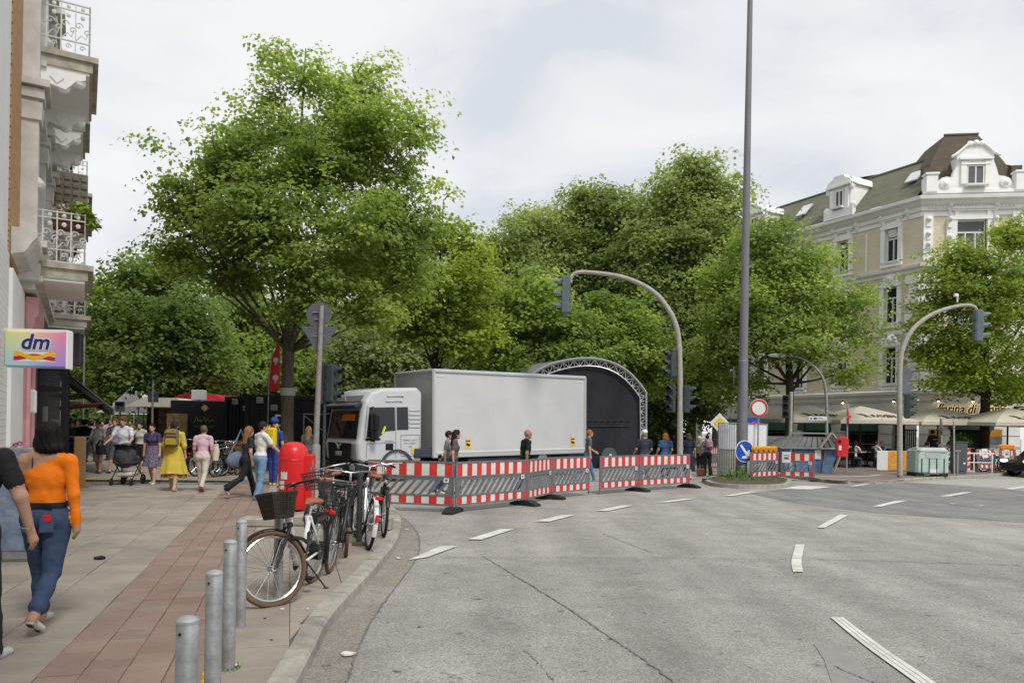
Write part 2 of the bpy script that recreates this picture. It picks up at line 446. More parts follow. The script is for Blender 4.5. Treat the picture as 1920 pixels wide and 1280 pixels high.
# white band along the crossing beyond the dark patch
b2 = MB(); b2.sheet(region([(1700, 904), (1780, 897), (1960, 897), (1960, 919)], .006)); struct(b2.build('concrete_lane', mat('lane_concrete', (.30, .29, .28), .85, var=0, col2=(.42, .41, .39), scale=3, detail=9, world=True)))

# ------------------------------------------------------------------ paving pieces
pd = Vector((-.285, .9585, 0)).normalized(); pn = Vector((pd.y, -pd.x, 0))      # along the cycle path / towards the kerb
P0 = G(55, 1280, PZ); P0.z = 0
hp = []                                                                         # half planes of the convex kerb corner
for j in range(0, len(kin)-4, 3):
    p, q = kin[j], kin[j+3]
    if 1.5 < p.y < 24: hp.append((p, Vector((-(q-p).y, (q-p).x, 0)).normalized()))
def clip(poly):
    cy = sum(p.y for p in poly)/len(poly)
    for p, n in hp:
        if abs(p.y-cy) > .55: continue
        p = p-n*.015
        out = []; k = len(poly)
        for a in range(k):
            A, B = poly[a], poly[(a+1) % k]; da, db = (A-p).dot(n), (B-p).dot(n)
            if da >= 0: out.append(A)
            if da*db < 0: out.append(A.lerp(B, da/(da-db)))
        poly = out
        if len(poly) < 3: return None
    return poly
def slab_piece(mb, poly, z, j=.004):
    c = sum(poly, Vector((0, 0, 0)))/len(poly); k = len(poly)
    def ins(p, d):
        v = c-p; L = v.length; return p+v*(d/L) if L > d else p
    a = [ins(p, j) for p in poly]; t_ = [ins(p, j+.009) for p in poly]
    tx, ty = rnd.uniform(-.004, .004), rnd.uniform(-.004, .004)
    A = [(p.x, p.y, PZ-.03) for p in a]; B = [(p.x, p.y, z-.005+(p.x-c.x)*tx+(p.y-c.y)*ty) for p in a]; T = [(p.x, p.y, z+(p.x-c.x)*tx+(p.y-c.y)*ty) for p in t_]
    fs = [tuple(range(2*k, 3*k))]
    for q in range(2):
        for i in range(k): fs.append((q*k+i, q*k+(i+1) % k, q*k+k+(i+1) % k, q*k+k+i))
    mb.add(A+B+T, fs)
def area(poly): return abs(sum(a.x*b_.y-b_.x*a.y for a, b_ in zip(poly, poly[1:]+poly[:1])))/2
def visible(c):
    if c.y < 1.2: return False
    px = HX+F*c.x/c.y
    return -1500 < px < 900
WP = 1.0                                                                         # width of the red path
def field(s0, s1, w, lens, t0, t1, mats, base, names, dmax, seed):
    rr = random.Random(seed); far_mb = [MB() for _ in mats]; cnt = 0
    s = s0; col = 0
    while s < s1-.02:
        ww = min(w, s1-s); t = t0+rr.uniform(0, .5)
        while t < t1:
            L = rr.choice(lens)
            poly = [P0+pn*s+pd*t, P0+pn*(s+ww)+pd*t, P0+pn*(s+ww)+pd*(t+L), P0+pn*s+pd*(t+L)]
            t += L; c = sum(poly, Vector((0, 0, 0)))/4
            if not visible(c): continue
            poly = clip(poly)
            if not poly or area(poly) < .004: continue
            k = rr.choices(range(len(mats)), weights=[5, 2, 1][:len(mats)])[0]
            z = PZ+rr.uniform(-.003, .003)
            if 3.2 < c.y < dmax and cnt < 300 and HX+F*c.x/c.y > -150:
                mb = MB(); slab_piece(mb, poly, z); mb.build(names, mats[k], base); cnt += 1
            else: slab_piece(far_mb[k], poly, z)
        s += ww; col += 1
    for k, q in enumerate(far_mb):
        if q.v: tag(q.build(names+'s_far', mats[k], base), kind='stuff')
    return cnt
n1_ = field(-9.0, 0, .5, [.5, .75, .5], -2, 15.2, [M_slab, M_slab2, M_slab3], pav, 'slab', 10.2, 1)
n2_ = field(WP, WP+4.6, .5, [.5, .5, .75], -2, 15.2, [M_slab, M_slab2, M_slab3], pav, 'slab', 10.5, 2)
b = MB(); q = [P0+pd*-3, P0+pn*WP+pd*-3, P0+pn*WP+pd*15, P0+pd*15]
b.sheet([(p.x, p.y, PZ-.008) for p in q]); cyc = struct(b.build('cycle_path', M_joint))
n3_ = field(0, WP, .25, [.25, .25, .5], -2, 15.2, [M_red, M_red2, M_red3], cyc, 'paver', 11.5, 3)
# setts band and the paving of the pedestrian street beyond it
def setts(name, t0, t1, s0, s1, w, l, mts, seed):
    rr = random.Random(seed); mbs = [MB() for _ in mts]; t = t0
    while t < t1:
        s = s0+rr.uniform(-w, 0)
        while s < s1:
            ww = w*rr.uniform(.8, 1.2); poly = [P0+pn*s+pd*t, P0+pn*(s+ww)+pd*t, P0+pn*(s+ww)+pd*(t+l), P0+pn*s+pd*(t+l)]; s += ww
            poly = clip(poly)
            if poly and area(poly) > .3*w*l: slab_piece(mbs[rr.randrange(len(mts))], poly, PZ+rr.uniform(-.002, .002), .006)
        t += l
    for q, m_ in zip(mbs, mts):
        tag(q.build(name, m_, pav), kind='stuff')
M_sett = mat('granite_sett', (.15, .14, .13), .8, var=.35, scale=7, bump=.3, world=True)
M_sett2 = mat('granite_sett_light', (.21, .2, .185), .8, var=.3, scale=7, bump=.3, world=True)
setts('setts', 15.3, 17.6, -6, 6, .2, .16, [M_sett, M_sett2], 5)
setts('far_paving', 17.7, 34, -12, 5.4, .6, .4, [M_slab, M_slab2, M_slab3], 6)

mh = thing('manhole_cover', 'pale round manhole cover in the dark junction patch', 'manhole', G(1812, 946, .006)); mb = MB(); mb.lathe([(.36, 0), (.36, .012), (.3, .014)], 28); mb.build('rim', mat('manhole_concrete', (.36, .35, .33), .8, var=.2, scale=8), mh); mb = MB(); mb.lathe([(.29, .0), (.29, .016)], 24); mb.build('lid', mat('cast_lid', (.22, .21, .2), .7, .3, var=.2, scale=20, bump=.6, bscale=60), mh)
# ------------------------------------------------------------------ trees
def foliage_mat(name, dark, mid, light, trans=.4):
    M = bpy.data.materials.new(name); M.use_nodes = True
    t = M.node_tree; b = t.nodes['Principled BSDF']; b.inputs['Roughness'].default_value = .55; b.inputs['Specular IOR Level'].default_value = .25
    a = t.nodes.new('ShaderNodeAttribute'); a.attribute_name = 'tint'
    r = t.nodes.new('ShaderNodeValToRGB'); e0, e1 = r.color_ramp.elements
    e0.position = 0; e0.color = (*dark, 1); e1.position = 1; e1.color = (*light, 1); e2 = r.color_ramp.elements.new(.5); e2.color = (*mid, 1)
    t.links.new(a.outputs['Fac'], r.inputs[0]); t.links.new(r.outputs[0], b.inputs['Base Color'])
    tr = t.nodes.new('ShaderNodeBsdfTranslucent'); x = t.nodes.new('ShaderNodeMixShader'); x.inputs[0].default_value = trans
    hs = t.nodes.new('ShaderNodeHueSaturation'); hs.inputs['Value'].default_value = 1.5; hs.inputs['Saturation'].default_value = 1.1
    t.links.new(r.outputs[0], hs.inputs['Color']); t.links.new(hs.outputs[0], tr.inputs['Color'])
    out = t.nodes['Material Output']; t.links.new(b.outputs[0], x.inputs[1]); t.links.new(tr.outputs[0], x.inputs[2]); t.links.new(x.outputs[0], out.inputs[0])
    return M
FOL = {
 'maple': foliage_mat('maple_leaf', (.15, .21, .053), (.25, .33, .082), (.38, .465, .135), .6),
 'maple_dark': foliage_mat('dark_maple_leaf', (.11, .165, .048), (.185, .26, .072), (.29, .37, .11), .55),
 'lime': foliage_mat('lime_leaf', (.165, .215, .07), (.27, .335, .108), (.395, .46, .168), .6),
 'bright': foliage_mat('bright_leaf', (.155, .215, .04), (.26, .335, .062), (.38, .46, .095), .6),
 'olive': foliage_mat('olive_leaf', (.16, .195, .08), (.25, .29, .12), (.34, .385, .17), .5),
 'deep': foliage_mat('deep_shade_leaf', (.085, .125, .038), (.145, .2, .058), (.23, .29, .09), .55)}
M_bark = mat('bark', (.045, .037, .028), .95, var=.45, scale=6, bump=1, bscale=14, stretch=(3, 3, .5))
M_bark2 = mat('bark_grey', (.12, .105, .08), .95, var=.4, scale=6, bump=1, bscale=14, stretch=(3, 3, .5))

def snoise(P, f, ph):
    x, y, z = P[:, 0]*f, P[:, 1]*f, P[:, 2]*f
    return (np.sin(x+ph+1.7*np.sin(y*.8+ph*2))+np.sin(y*1.1+ph*3+1.3*np.sin(z+ph))+np.sin(z*1.2+ph*5+1.5*np.sin(x*.9+ph)))/3
def crown_mesh(name, blobs, dens, leaf, seed, fol, droop=.3, spread=.5, flat=.36, gap=-.55, per=34, shell=.45, lobed=True):
    rg = np.random.default_rng(seed); cl = []; ow = []; ti = []
    B = np.array([b_[:6] for b_ in blobs], float)
    vol = B[:, 3]*B[:, 4]*B[:, 5]; 
    for bi, b_ in enumerate(B):
        area_ = (b_[3]*b_[4]+b_[3]*b_[5]+b_[4]*b_[5])/3*4*math.pi
        n = max(6, int(dens*area_))
        d = rg.normal(size=(n, 3)); d /= np.linalg.norm(d, axis=1)[:, None]
        rr = 1-shell*rg.random(n)**1.6
        rr *= 1+.2*snoise(d*3, 1.4, seed+bi)+.1*rg.normal(size=n)
        low = d[:, 2] < -.25
        rr[low] *= .8
        p = b_[:3]+d*b_[3:6]*rr[:, None]
        keep = snoise(p, 1.9/np.cbrt(vol[bi])**.5, seed*1.3+bi) > gap
        # drop clumps buried deep inside another blob
        for bj, c_ in enumerate(B):
            if bj != bi:
                q = ((p-c_[:3])/c_[3:6]); keep &= (q*q).sum(1) > .42
        cl.append(p[keep]); ow.append(d[keep]); ti.append(.5+.5*snoise(p[keep], .8, seed*2.1)*.8+.12*rg.normal(size=keep.sum()))
    c1 = np.concatenate(cl); o1 = np.concatenate(ow); t1_ = np.concatenate(ti)
    pick = rg.random(len(c1)) < 1/3.7; c1, o1, t1_ = c1[pick], o1[pick], t1_[pick]; q_ = 6; n1_ = len(c1)
    r1 = np.repeat(spread*(1.1+1.0*rg.random(n1_)), q_)[:, None]; o2 = np.repeat(o1, q_, 0); hor = o2*np.array([1, 1, .35])+np.array([0, 0, .12])
    al = rg.random((n1_*q_, 1))*1.4-.7; tn = np.clip(rg.normal(size=(n1_*q_, 3)), -1.6, 1.6)*np.array([.55, .55, .38])
    cl = np.repeat(c1, q_, 0)+hor*al*r1+tn*r1; ow = o2; ti = np.repeat(t1_, q_)+.10*rg.normal(size=n1_*q_)+.10*al[:, 0]; n = len(cl)
    k = per; N = n*k
    cc = np.repeat(cl, k, 0); oo = np.repeat(ow, k, 0)
    sp = np.repeat(spread*(.45+.5*rg.random(n)), k)[:, None]
    off = np.clip(rg.normal(size=(N, 3)), -1.7, 1.7)*sp*np.array([1, 1, flat])
    off += oo*np.array([1, 1, 0])*rg.normal(size=(N, 1))*sp*.6
    off[:, 2] -= droop*(off[:, 0]**2+off[:, 1]**2)/(sp[:, 0]+.2)
    P = cc+off
    nr = np.array([0, 0, 1.0])*.85+oo*.35+rg.normal(size=(N, 3))*.42+off*np.array([.9, .9, 0])/(sp+.1)*.4
    nr /= np.linalg.norm(nr, axis=1)[:, None]
    a = rg.normal(size=(N, 3)); a[:, 2] -= .4; a -= nr*(a*nr).sum(1)[:, None]; a /= np.linalg.norm(a, axis=1)[:, None]
    bvec = np.cross(nr, a)
    s = (leaf*(.6+.7*rg.random(N)))[:, None]
    w = s*.5
    V = np.empty((N, 4, 3))
    V[:, 0] = P-a*s*.5; V[:, 1] = P+bvec*w+a*s*.06+nr*s*.12; V[:, 2] = P+a*s*.55-nr*s*.1; V[:, 3] = P-bvec*w+a*s*.06+nr*s*.12
    Fq = np.arange(N*4).reshape(N, 4)
    tt = np.clip(np.repeat(ti, k)+rg.normal(size=N)*.16, 0, 1)
    return np_mesh(name, V.reshape(-1, 3), Fq, FOL[fol], np.repeat(tt, 4)), cl
def limb(mb, p0, p1, r0, r1, rr, sag=.12, n=6, sides=7):
    p0, p1 = Vector(p0), Vector(p1); L = (p1-p0).length; pts = []; j = Vector((rr.uniform(-1, 1), rr.uniform(-1, 1), rr.uniform(-.4, .4)))*L*.07
    for i in range(n+1):
        t = i/n; p = p0.lerp(p1, t)+j*math.sin(t*math.pi)+Vector((0, 0, L*sag*math.sin(t*math.pi)*(.6 if t < .5 else .6)))
        pts.append(p)
    mb.tube(pts, [r0+(r1-r0)*(i/n)**.8 for i in range(n+1)], sides)
    return pts
def tree(px, d, trunk_r, fork, blobs_px, dens, leaf, seed, fol, label, group, bark=None, name='tree', lean=0, twigs=90, depth=.8, cat='tree', base_z=PZ, lr=.4, shr=.93, **kw):
    """blobs_px: (px, py, rx_px, rz_px, depth offset m) lobes of the crown; they become ellipsoids at the tree's own distance"""
    rr = random.Random(seed); base = at(px, d, base_z); s = d/F
    t = thing(name, label, cat, base, 0, group)
    blobs = []
    for b_ in blobs_px:
        dd = d+b_[4]; c = Wp(b_[0], b_[1], dd)-base
        rx = max(.3, b_[2]*dd/F*shr-.12); rz = max(.3, b_[3]*dd/F*shr-.12)
        blobs.append((c.x, c.y, c.z, rx, max(rx, rz)*depth, rz))
    me, cl = crown_mesh('crown', blobs, dens, leaf, seed, fol, **kw)
    link('crown', me, t)
    mb = MB(); H = fork
    top = max(b_[2]+b_[5]*.5 for b_ in blobs)
    cx = np.average([b_[0] for b_ in blobs]); cy = np.average([b_[1] for b_ in blobs])
    tp = [Vector((0, 0, -.05)), Vector((0, 0, .15)), Vector((lean*.3, 0, H*.5)), Vector((lean, 0, H)), Vector((lean+(cx-lean)*.4, cy*.4, H+(top-H)*.45)), Vector((cx*.9, cy*.9, top))]
    tc_ = catmull(tp, 5)
    z0 = tc_[0].z
    def rad(z): 
        q = (z-H)/(top-H) if z > H else 0
        return trunk_r*(1.45-.45*min(1, max(0, z+.05)/.35)) if z < .3 else trunk_r*(1-.12*min(z/H, 1)) if z <= H else trunk_r*(.86*max(0, 1-q)**1.1+.03)
    mb.tube(tc_, [max(.02, rad(p.z)) for p in tc_], 12)
    limbs = []
    for b_ in blobs:
        zt = H*rr.uniform(.92, 1.1) if b_[2] < top*.75 else H+(b_[2]-H)*rr.uniform(.3, .5)
        src = min(tc_, key=lambda p: abs(p.z-zt))
        r0 = max(.035, rad(src.z)*lr)
        tgt = Vector(b_[:3])+Vector((0, 0, -b_[5]*.15))
        limbs.append(limb(mb, src, tgt, r0, r0*.3, rr, -.06 if b_[2] < H*1.35 else .04, 8))
    allp = [(p, i) for l in limbs for i, p in enumerate(l) if i > 2] + [(p, 4) for p in tc_ if p.z > H]
    if len(cl) and allp:
        A = np.array([tuple(p) for p, _ in allp])
        for q in rr.sample(range(len(cl)), min(twigs, len(cl))):
            c_ = cl[q]; j = int(np.argmin(((A-c_)**2).sum(1)+np.where(A[:, 2] > c_[2], 3, 0)))
            limb(mb, A[j], c_, .028*trunk_r/.22, .008, rr, .06, 4, 5)
    mb.build('trunk', bark or M_bark, t, smooth=True)
    return t
G1 = 'trees along the street and square'
# big maple in front
tree(537, 24, .215, 3.9, [(410, 545, 75, 40, -.6), (700, 585, 70, 42, -.9), (560, 565, 80, 40, -1.8), (790, 480, 60, 60, .2), (560, 165, 75, 75, 0), (655, 165, 85, 75, .5), (505, 235, 110, 75, .4), (690, 240, 110, 85, -.3), (420, 300, 120, 80, 0), (590, 300, 130, 90, -.8), (745, 310, 75, 85, .4),
      (360, 390, 85, 75, .2), (480, 400, 130, 90, -1.6), (640, 410, 140, 95, -1.8), (750, 420, 85, 85, 0), (345, 470, 75, 50, .4), (430, 500, 110, 60, .6), (600, 510, 120, 70, -1.9), (720, 520, 95, 70, .3), (470, 480, 100, 60, 1.6), (660, 480, 110, 60, 1.8), (520, 110, 38, 42, 0), (790, 250, 36, 30, 0), (310, 350, 40, 26, .2)],
     7.4, .128, 11, 'maple', 'large street maple with broad pyramidal crown towering over the black containers', G1, twigs=300, spread=.36, flat=.34, gap=-.24, per=24, shell=.75, lr=.33, shr=.93, bark=M_bark2, name='maple_tree')
# second maple right behind it
tree(812, 34, .18, 4.0, [(830, 400, 48, 52, 0), (800, 470, 90, 70, 0), (870, 470, 45, 60, .5), (760, 540, 85, 60, .3), (850, 560, 75, 65, -.8), (800, 610, 95, 45, -.5), (890, 640, 60, 40, 0), (840, 520, 60, 60, -1.2)],
     3.6, .19, 12, 'bright', 'light green maple standing behind the truck, right of the large street maple', G1, twigs=90, spread=.5, gap=-.5, per=26, shell=.55, name='maple_tree')
# dark trees at the left along the pedestrian street
tree(303, 39, .24, 2.6, [(290, 545, 95, 75, 0), (240, 620, 75, 70, -1), (350, 620, 95, 75, -.5), (290, 690, 115, 60, -1.5), (385, 690, 70, 55, 0), (205, 700, 50, 50, -1), (325, 500, 70, 38, 1), (300, 610, 80, 60, -2.5)],
     3.0, .21, 13, 'maple_dark', 'dark green tree beside the shop facade, above the crowd of pedestrians', G1, twigs=70, spread=.6, gap=-.7, per=26)
tree(225, 62, .3, 5, [(215, 560, 45, 40, 0), (200, 630, 42, 70, 0), (240, 640, 60, 70, 3), (190, 700, 40, 60, 0)], 2.2, .3, 14, 'bright', 'yellow green tree far down the street behind the dark tree', G1, twigs=20, spread=.8, per=26)
tree(455, 46, .24, 3.5, [(440, 580, 70, 60, 0), (500, 610, 60, 60, 0), (420, 650, 60, 60, 0), (470, 680, 80, 55, -1), (560, 650, 60, 70, 2), (520, 700, 70, 40, 0)], 2.6, .25, 15, 'maple', 'mid green tree behind the black site containers, half hidden by the large maple', G1, twigs=30, spread=.7, per=26)
tree(560, 52, .24, 3.5, [(560, 720, 70, 50, 0), (600, 640, 70, 70, 2), (640, 700, 60, 60, 0), (520, 740, 60, 40, 0)], 2.6, .25, 16, 'maple_dark', 'dark green tree behind the round sign at the containers', G1, twigs=30, spread=.7, per=26)
tree(690, 44, .16, 2.2, [(680, 640, 70, 45, 0), (740, 660, 75, 50, 0), (650, 690, 50, 45, -.5), (710, 710, 85, 40, -1), (790, 690, 60, 45, 0), (830, 660, 50, 50, 1)], 3.0, .2, 17, 'olive', 'pale olive shrubby tree right above the truck cab', G1, twigs=60, spread=.6, per=26)
# park trees behind the stage
tree(955, 46, .25, 4, [(960, 460, 70, 55, 0), (910, 520, 60, 60, 0), (990, 520, 70, 60, -1), (940, 590, 90, 60, -1), (930, 660, 80, 50, 0), (1000, 420, 40, 30, 0)], 4.2, .2, 18, 'lime', 'park tree with low rounded crown left of the signal arm', G1, twigs=50, spread=.65, gap=-.45, per=26)
tree(1045, 48, .25, 5, [(1030, 430, 70, 60, 0), (1090, 410, 60, 55, 0), (1050, 500, 90, 70, -1), (1010, 580, 80, 60, -1), (1090, 590, 80, 70, -1), (985, 445, 30, 42, 0)], 4.2, .2, 19, 'lime', 'park lime tree with pale crown behind the hanging traffic light', G1, twigs=50, spread=.65, gap=-.45, per=26)
tree(1165, 47, .27, 5, [(1150, 410, 70, 62, 0), (1205, 440, 60, 60, 0), (1140, 490, 90, 70, -1), (1190, 560, 90, 80, -1), (1130, 600, 80, 60, 0), (1110, 375, 38, 26, 0)], 4.2, .2, 20, 'lime', 'park lime tree right behind the curved signal mast arm', G1, twigs=50, spread=.65, gap=-.45, per=26)
tree(1295, 44, .3, 5, [(1300, 325, 48, 44, 0), (1270, 370, 72, 55, 0), (1335, 385, 62, 62, 0), (1270, 450, 95, 75, -1), (1350, 470, 62, 72, 0), (1230, 520, 80, 75, -1.5), (1310, 560, 90, 80, -1), (1265, 640, 85, 65, 0)], 4.2, .2, 21, 'lime', 'tallest park lime tree, with its crown left of the steel mast', G1, twigs=90, spread=.62, gap=-.4, per=26)
tree(1010, 37, .17, 2.4, [(1000, 560, 80, 50, 0), (960, 610, 80, 50, 0), (1050, 620, 80, 55, -.5), (920, 650, 60, 45, 0), (1000, 680, 100, 45, -1), (1120, 660, 70, 50, 0)], 3.6, .19, 22, 'maple', 'bright maple directly behind the truck box and stage roof', G1, twigs=50, spread=.5, gap=-.4, per=26)
tree(1150, 38, .17, 2.4, [(1140, 590, 70, 55, 0), (1190, 640, 75, 55, 0), (1110, 640, 70, 50, -.5), (1170, 690, 75, 45, -.5), (1080, 690, 60, 45, 0), (1230, 690, 50, 60, 0)], 3.4, .19, 23, 'maple', 'green maple directly behind the arched stage', G1, twigs=50, spread=.5, gap=-.4, per=26)
tree(1262, 41, .25, 3, [(1265, 700, 60, 60, 0), (1300, 740, 50, 60, 0), (1235, 760, 45, 60, 0), (1330, 690, 60, 45, 0), (1250, 620, 60, 50, 0)], 3.0, .2, 24, 'deep', 'deep shaded tree behind the traffic lights beside the stage', G1, twigs=30, spread=.55, per=26)
tree(1478, 35, .2, 3.9, [(1440, 440, 62, 50, 0), (1480, 490, 90, 62, 0), (1400, 500, 62, 60, .5), (1380, 570, 72, 60, 0), (1480, 570, 105, 66, -1), (1570, 560, 62, 52, 0), (1350, 640, 58, 52, .5), (1440, 645, 95, 50, -1), (1540, 640, 85, 56, -.8), (1605, 610, 42, 46, 0), (1590, 690, 50, 30, 0), (1375, 710, 60, 32, .4), (1330, 530, 40, 40, .8)],
     5.2, .155, 25, 'maple', 'maple between the steel mast and the corner house, above the street lamp', G1, twigs=150, spread=.48, gap=-.2, per=26, name='maple_tree', shell=.55)
tree(1845, 37, .23, 3.6, [(1895, 430, 44, 42, 0), (1800, 490, 58, 42, 0), (1880, 510, 78, 56, -.5), (1770, 540, 52, 38, 0), (1840, 570, 100, 56, -1), (1930, 580, 80, 62, 0), (1740, 600, 46, 36, 0), (1770, 650, 70, 46, -.5), (1870, 660, 100, 56, -1), (1790, 705, 76, 32, 0), (1900, 720, 66, 30, 0), (1950, 500, 60, 70, .3)],
     5.2, .155, 26, 'bright', 'maple in front of the restaurant with the script sign', G1, twigs=140, spread=.48, gap=-.2, per=26, name='maple_tree', shell=.55)
# distant trees that close the view
far_ = [(90, 90, 640, 90), (170, 100, 660, 80), (330, 85, 640, 110), (480, 80, 620, 110), (640, 75, 610, 110), (760, 75, 560, 110), (880, 80, 560, 110), (1000, 75, 560, 100), (1110, 78, 520, 110), (1230, 74, 520, 110), (1340, 72, 560, 90)]
far_lab = ['behind the shop signs', 'at the end of the pedestrian street', 'behind the blue street sign', 'behind the red banner', 'behind the truck cab', 'behind the front edge of the truck box', 'behind the middle of the truck box', 'behind the rear of the truck box', 'behind the stage roof', 'behind the signal mast', 'behind the white fence']
for k, (px, d, py, rx) in enumerate(far_):
    tree(px, d, .3, 4, [(px, py, rx*.6, 60, 0), (px-rx*.45, py+55, rx*.6, 60, 0), (px+rx*.45, py+60, rx*.6, 60, 0), (px, py+100, rx*.9, 50, 0)], 1.3, .42, 40+k, 'deep' if k % 2 else 'maple_dark', 'distant dark tree in the back row, '+far_lab[k], 'distant back row of trees', twigs=6, spread=1.0, per=22)
# ------------------------------------------------------------------ building kit
def facade(O, xd):
    xd = Vector((xd[0], xd[1], 0)).normalized(); return Vector((O[0], O[1], 0)), math.atan2(xd.y, xd.x), xd
def place(o, fr): o.location = fr[0]; o.rotation_euler = (0, 0, fr[1]); return o
def wall_mb(mb, x0, x1, z0, z1, ops, y=0.0, depth=.25, m=0, mr=1, mb_r=None):
    xs = sorted({x0, x1, *[v for o in ops for v in o[:2]]}); zs = sorted({z0, z1, *[v for o in ops for v in o[2:4]]})
    for a, b_ in zip(xs, xs[1:]):
        for c, d in zip(zs, zs[1:]):
            mx_, mz = (a+b_)/2, (c+d)/2
            if any(o[0] < mx_ < o[1] and o[2] < mz < o[3] for o in ops): continue
            mb.sheet([(b_, y, c), (a, y, c), (a, y, d), (b_, y, d)], m)
    for o in ops:
        a, b_, c, d = o[:4]
        mb.sheet([(a, y, c), (a, y-depth, c), (a, y-depth, d), (a, y, d)], mr); mb.sheet([(b_, y-depth, c), (b_, y, c), (b_, y, d), (b_, y-depth, d)], mr)
        mb.sheet([(a, y-depth, d), (b_, y-depth, d), (b_, y, d), (a, y, d)], mr); mb.sheet([(a, y, c), (b_, y, c), (b_, y-depth, c), (a, y-depth, c)], mr)
def sweep(mb, path, prof, m=0):
    """profile [(out, z)] swept along an outward-facing polyline [(x,y)] whose outward side is to the left"""
    P = [Vector((p[0], p[1])) for p in path]; n = len(P); rows = []
    for i in range(n):
        d0 = (P[i]-P[i-1]).normalized() if i else None; d1 = (P[i+1]-P[i]).normalized() if i < n-1 else None
        n0 = Vector((-d0.y, d0.x)) if d0 else None; n1 = Vector((-d1.y, d1.x)) if d1 else None
        if n0 and n1: nn = (n0+n1).normalized(); nn = nn/max(.3, nn.dot(n0))
        else: nn = n0 or n1
        rows.append([(P[i].x+nn.x*o, P[i].y+nn.y*o, z) for o, z in prof])
    k = len(prof); vs_ = [v for r_ in rows for v in r_]; fs = []
    for i in range(n-1):
        for j in range(k-1): fs.append((i*k+j, i*k+k+j, i*k+k+j+1, i*k+j+1))
    fs.append(tuple(range(k))); fs.append(tuple(reversed(range((n-1)*k, n*k))))
    mb.add(vs_, fs, m)
def brick_mat(name, c1, c2, mortar, sx=.25, sz=.075):
    M = bpy.data.materials.new(name); M.use_nodes = True; t = M.node_tree; b = t.nodes['Principled BSDF']; b.inputs['Roughness'].default_value = .85
    tc = t.nodes.new('ShaderNodeTexCoord'); sp = t.nodes.new('ShaderNodeSeparateXYZ'); cb = t.nodes.new('ShaderNodeCombineXYZ')
    t.links.new(tc.outputs['Object'], sp.inputs[0]); t.links.new(sp.outputs[0], cb.inputs[0]); t.links.new(sp.outputs[2], cb.inputs[1])
    br = t.nodes.new('ShaderNodeTexBrick'); br.inputs['Color1'].default_value = (*c1, 1); br.inputs['Color2'].default_value = (*c2, 1); br.inputs['Mortar'].default_value = (*mortar, 1)
    br.inputs['Scale'].default_value = 1; br.inputs['Brick Width'].default_value = sx; br.inputs['Row Height'].default_value = sz; br.inputs['Mortar Size'].default_value = .009
    t.links.new(cb.outputs[0], br.inputs['Vector'])
    n = t.nodes.new('ShaderNodeTexNoise'); n.inputs['Scale'].default_value = .9; n.inputs['Detail'].default_value = 8; t.links.new(tc.outputs['Object'], n.inputs['Vector'])
    r = t.nodes.new('ShaderNodeValToRGB'); r.color_ramp.elements[0].color = (.8, .79, .76, 1); r.color_ramp.elements[1].color = (1.1, 1.1, 1.1, 1); t.links.new(n.outputs['Fac'], r.inputs[0])
    x = t.nodes.new('ShaderNodeMix'); x.data_type = 'RGBA'; x.blend_type = 'MULTIPLY'; x.inputs[0].default_value = 1
    t.links.new(br.outputs['Color'], x.inputs[6]); t.links.new(r.outputs[0], x.inputs[7]); t.links.new(x.outputs[2], b.inputs['Base Color'])
    bm = t.nodes.new('ShaderNodeBump'); bm.inputs['Strength'].default_value = .5; bm.inputs['Distance'].default_value = .01; bm.invert = True
    t.links.new(br.outputs['Fac'], bm.inputs['Height']); t.links.new(bm.outputs[0], b.inputs['Normal']); return M
M_stucco = mat('white_stucco', (.76, .755, .74), .85, var=0, col2=(.88, .875, .86), scale=1.3, detail=9, bump=.1, bscale=30)
M_stucco_d = mat('weathered_stucco', (.48, .46, .42), .9, var=0, col2=(.72, .70, .67), scale=2.2, detail=10, bump=.2, bscale=20)
M_stucco_o = mat('grey_render', (.55, .54, .52), .85, var=0, col2=(.66, .65, .63), scale=1.0, detail=9)
M_cream = brick_mat('cream_brick', (.66, .58, .44), (.73, .65, .51), (.62, .56, .45))
M_glass = mat('window_glass', (.02, .023, .026), .06, var=.3, scale=.8, spec=.6)
M_glass_l = mat('window_glass_curtain', (.10, .105, .11), .08, var=.3, scale=.9, spec=.6)
M_wframe = mat('window_frame_white', (.72, .72, .71), .5, var=.05)
M_roofg = mat('green_roof_felt', (.11, .115, .08), .9, var=0, col2=(.18, .18, .13), scale=1.2, detail=9, bump=.4, bscale=25, stretch=(1, 1, 6))
M_roofb = mat('brown_roof_tile', (.075, .058, .042), .9, var=0, col2=(.13, .105, .08), scale=1.6, detail=9, bump=.5, bscale=25, stretch=(1, 1, 6))
M_dark = mat('dark_interior', (.012, .012, .013), .8, var=.3)
M_iron = mat('black_iron', (.02, .02, .022), .5, var=.2)
M_gold = mat('sign_gold_glow', (.75, .55, .22), .5, var=.05, emis=((1, .78, .35), .35))
M_black = mat('matte_black', (.012, .012, .013), .55, var=.2)
M_dgreen = mat('dark_green_board', (.015, .06, .045), .5, var=.15)

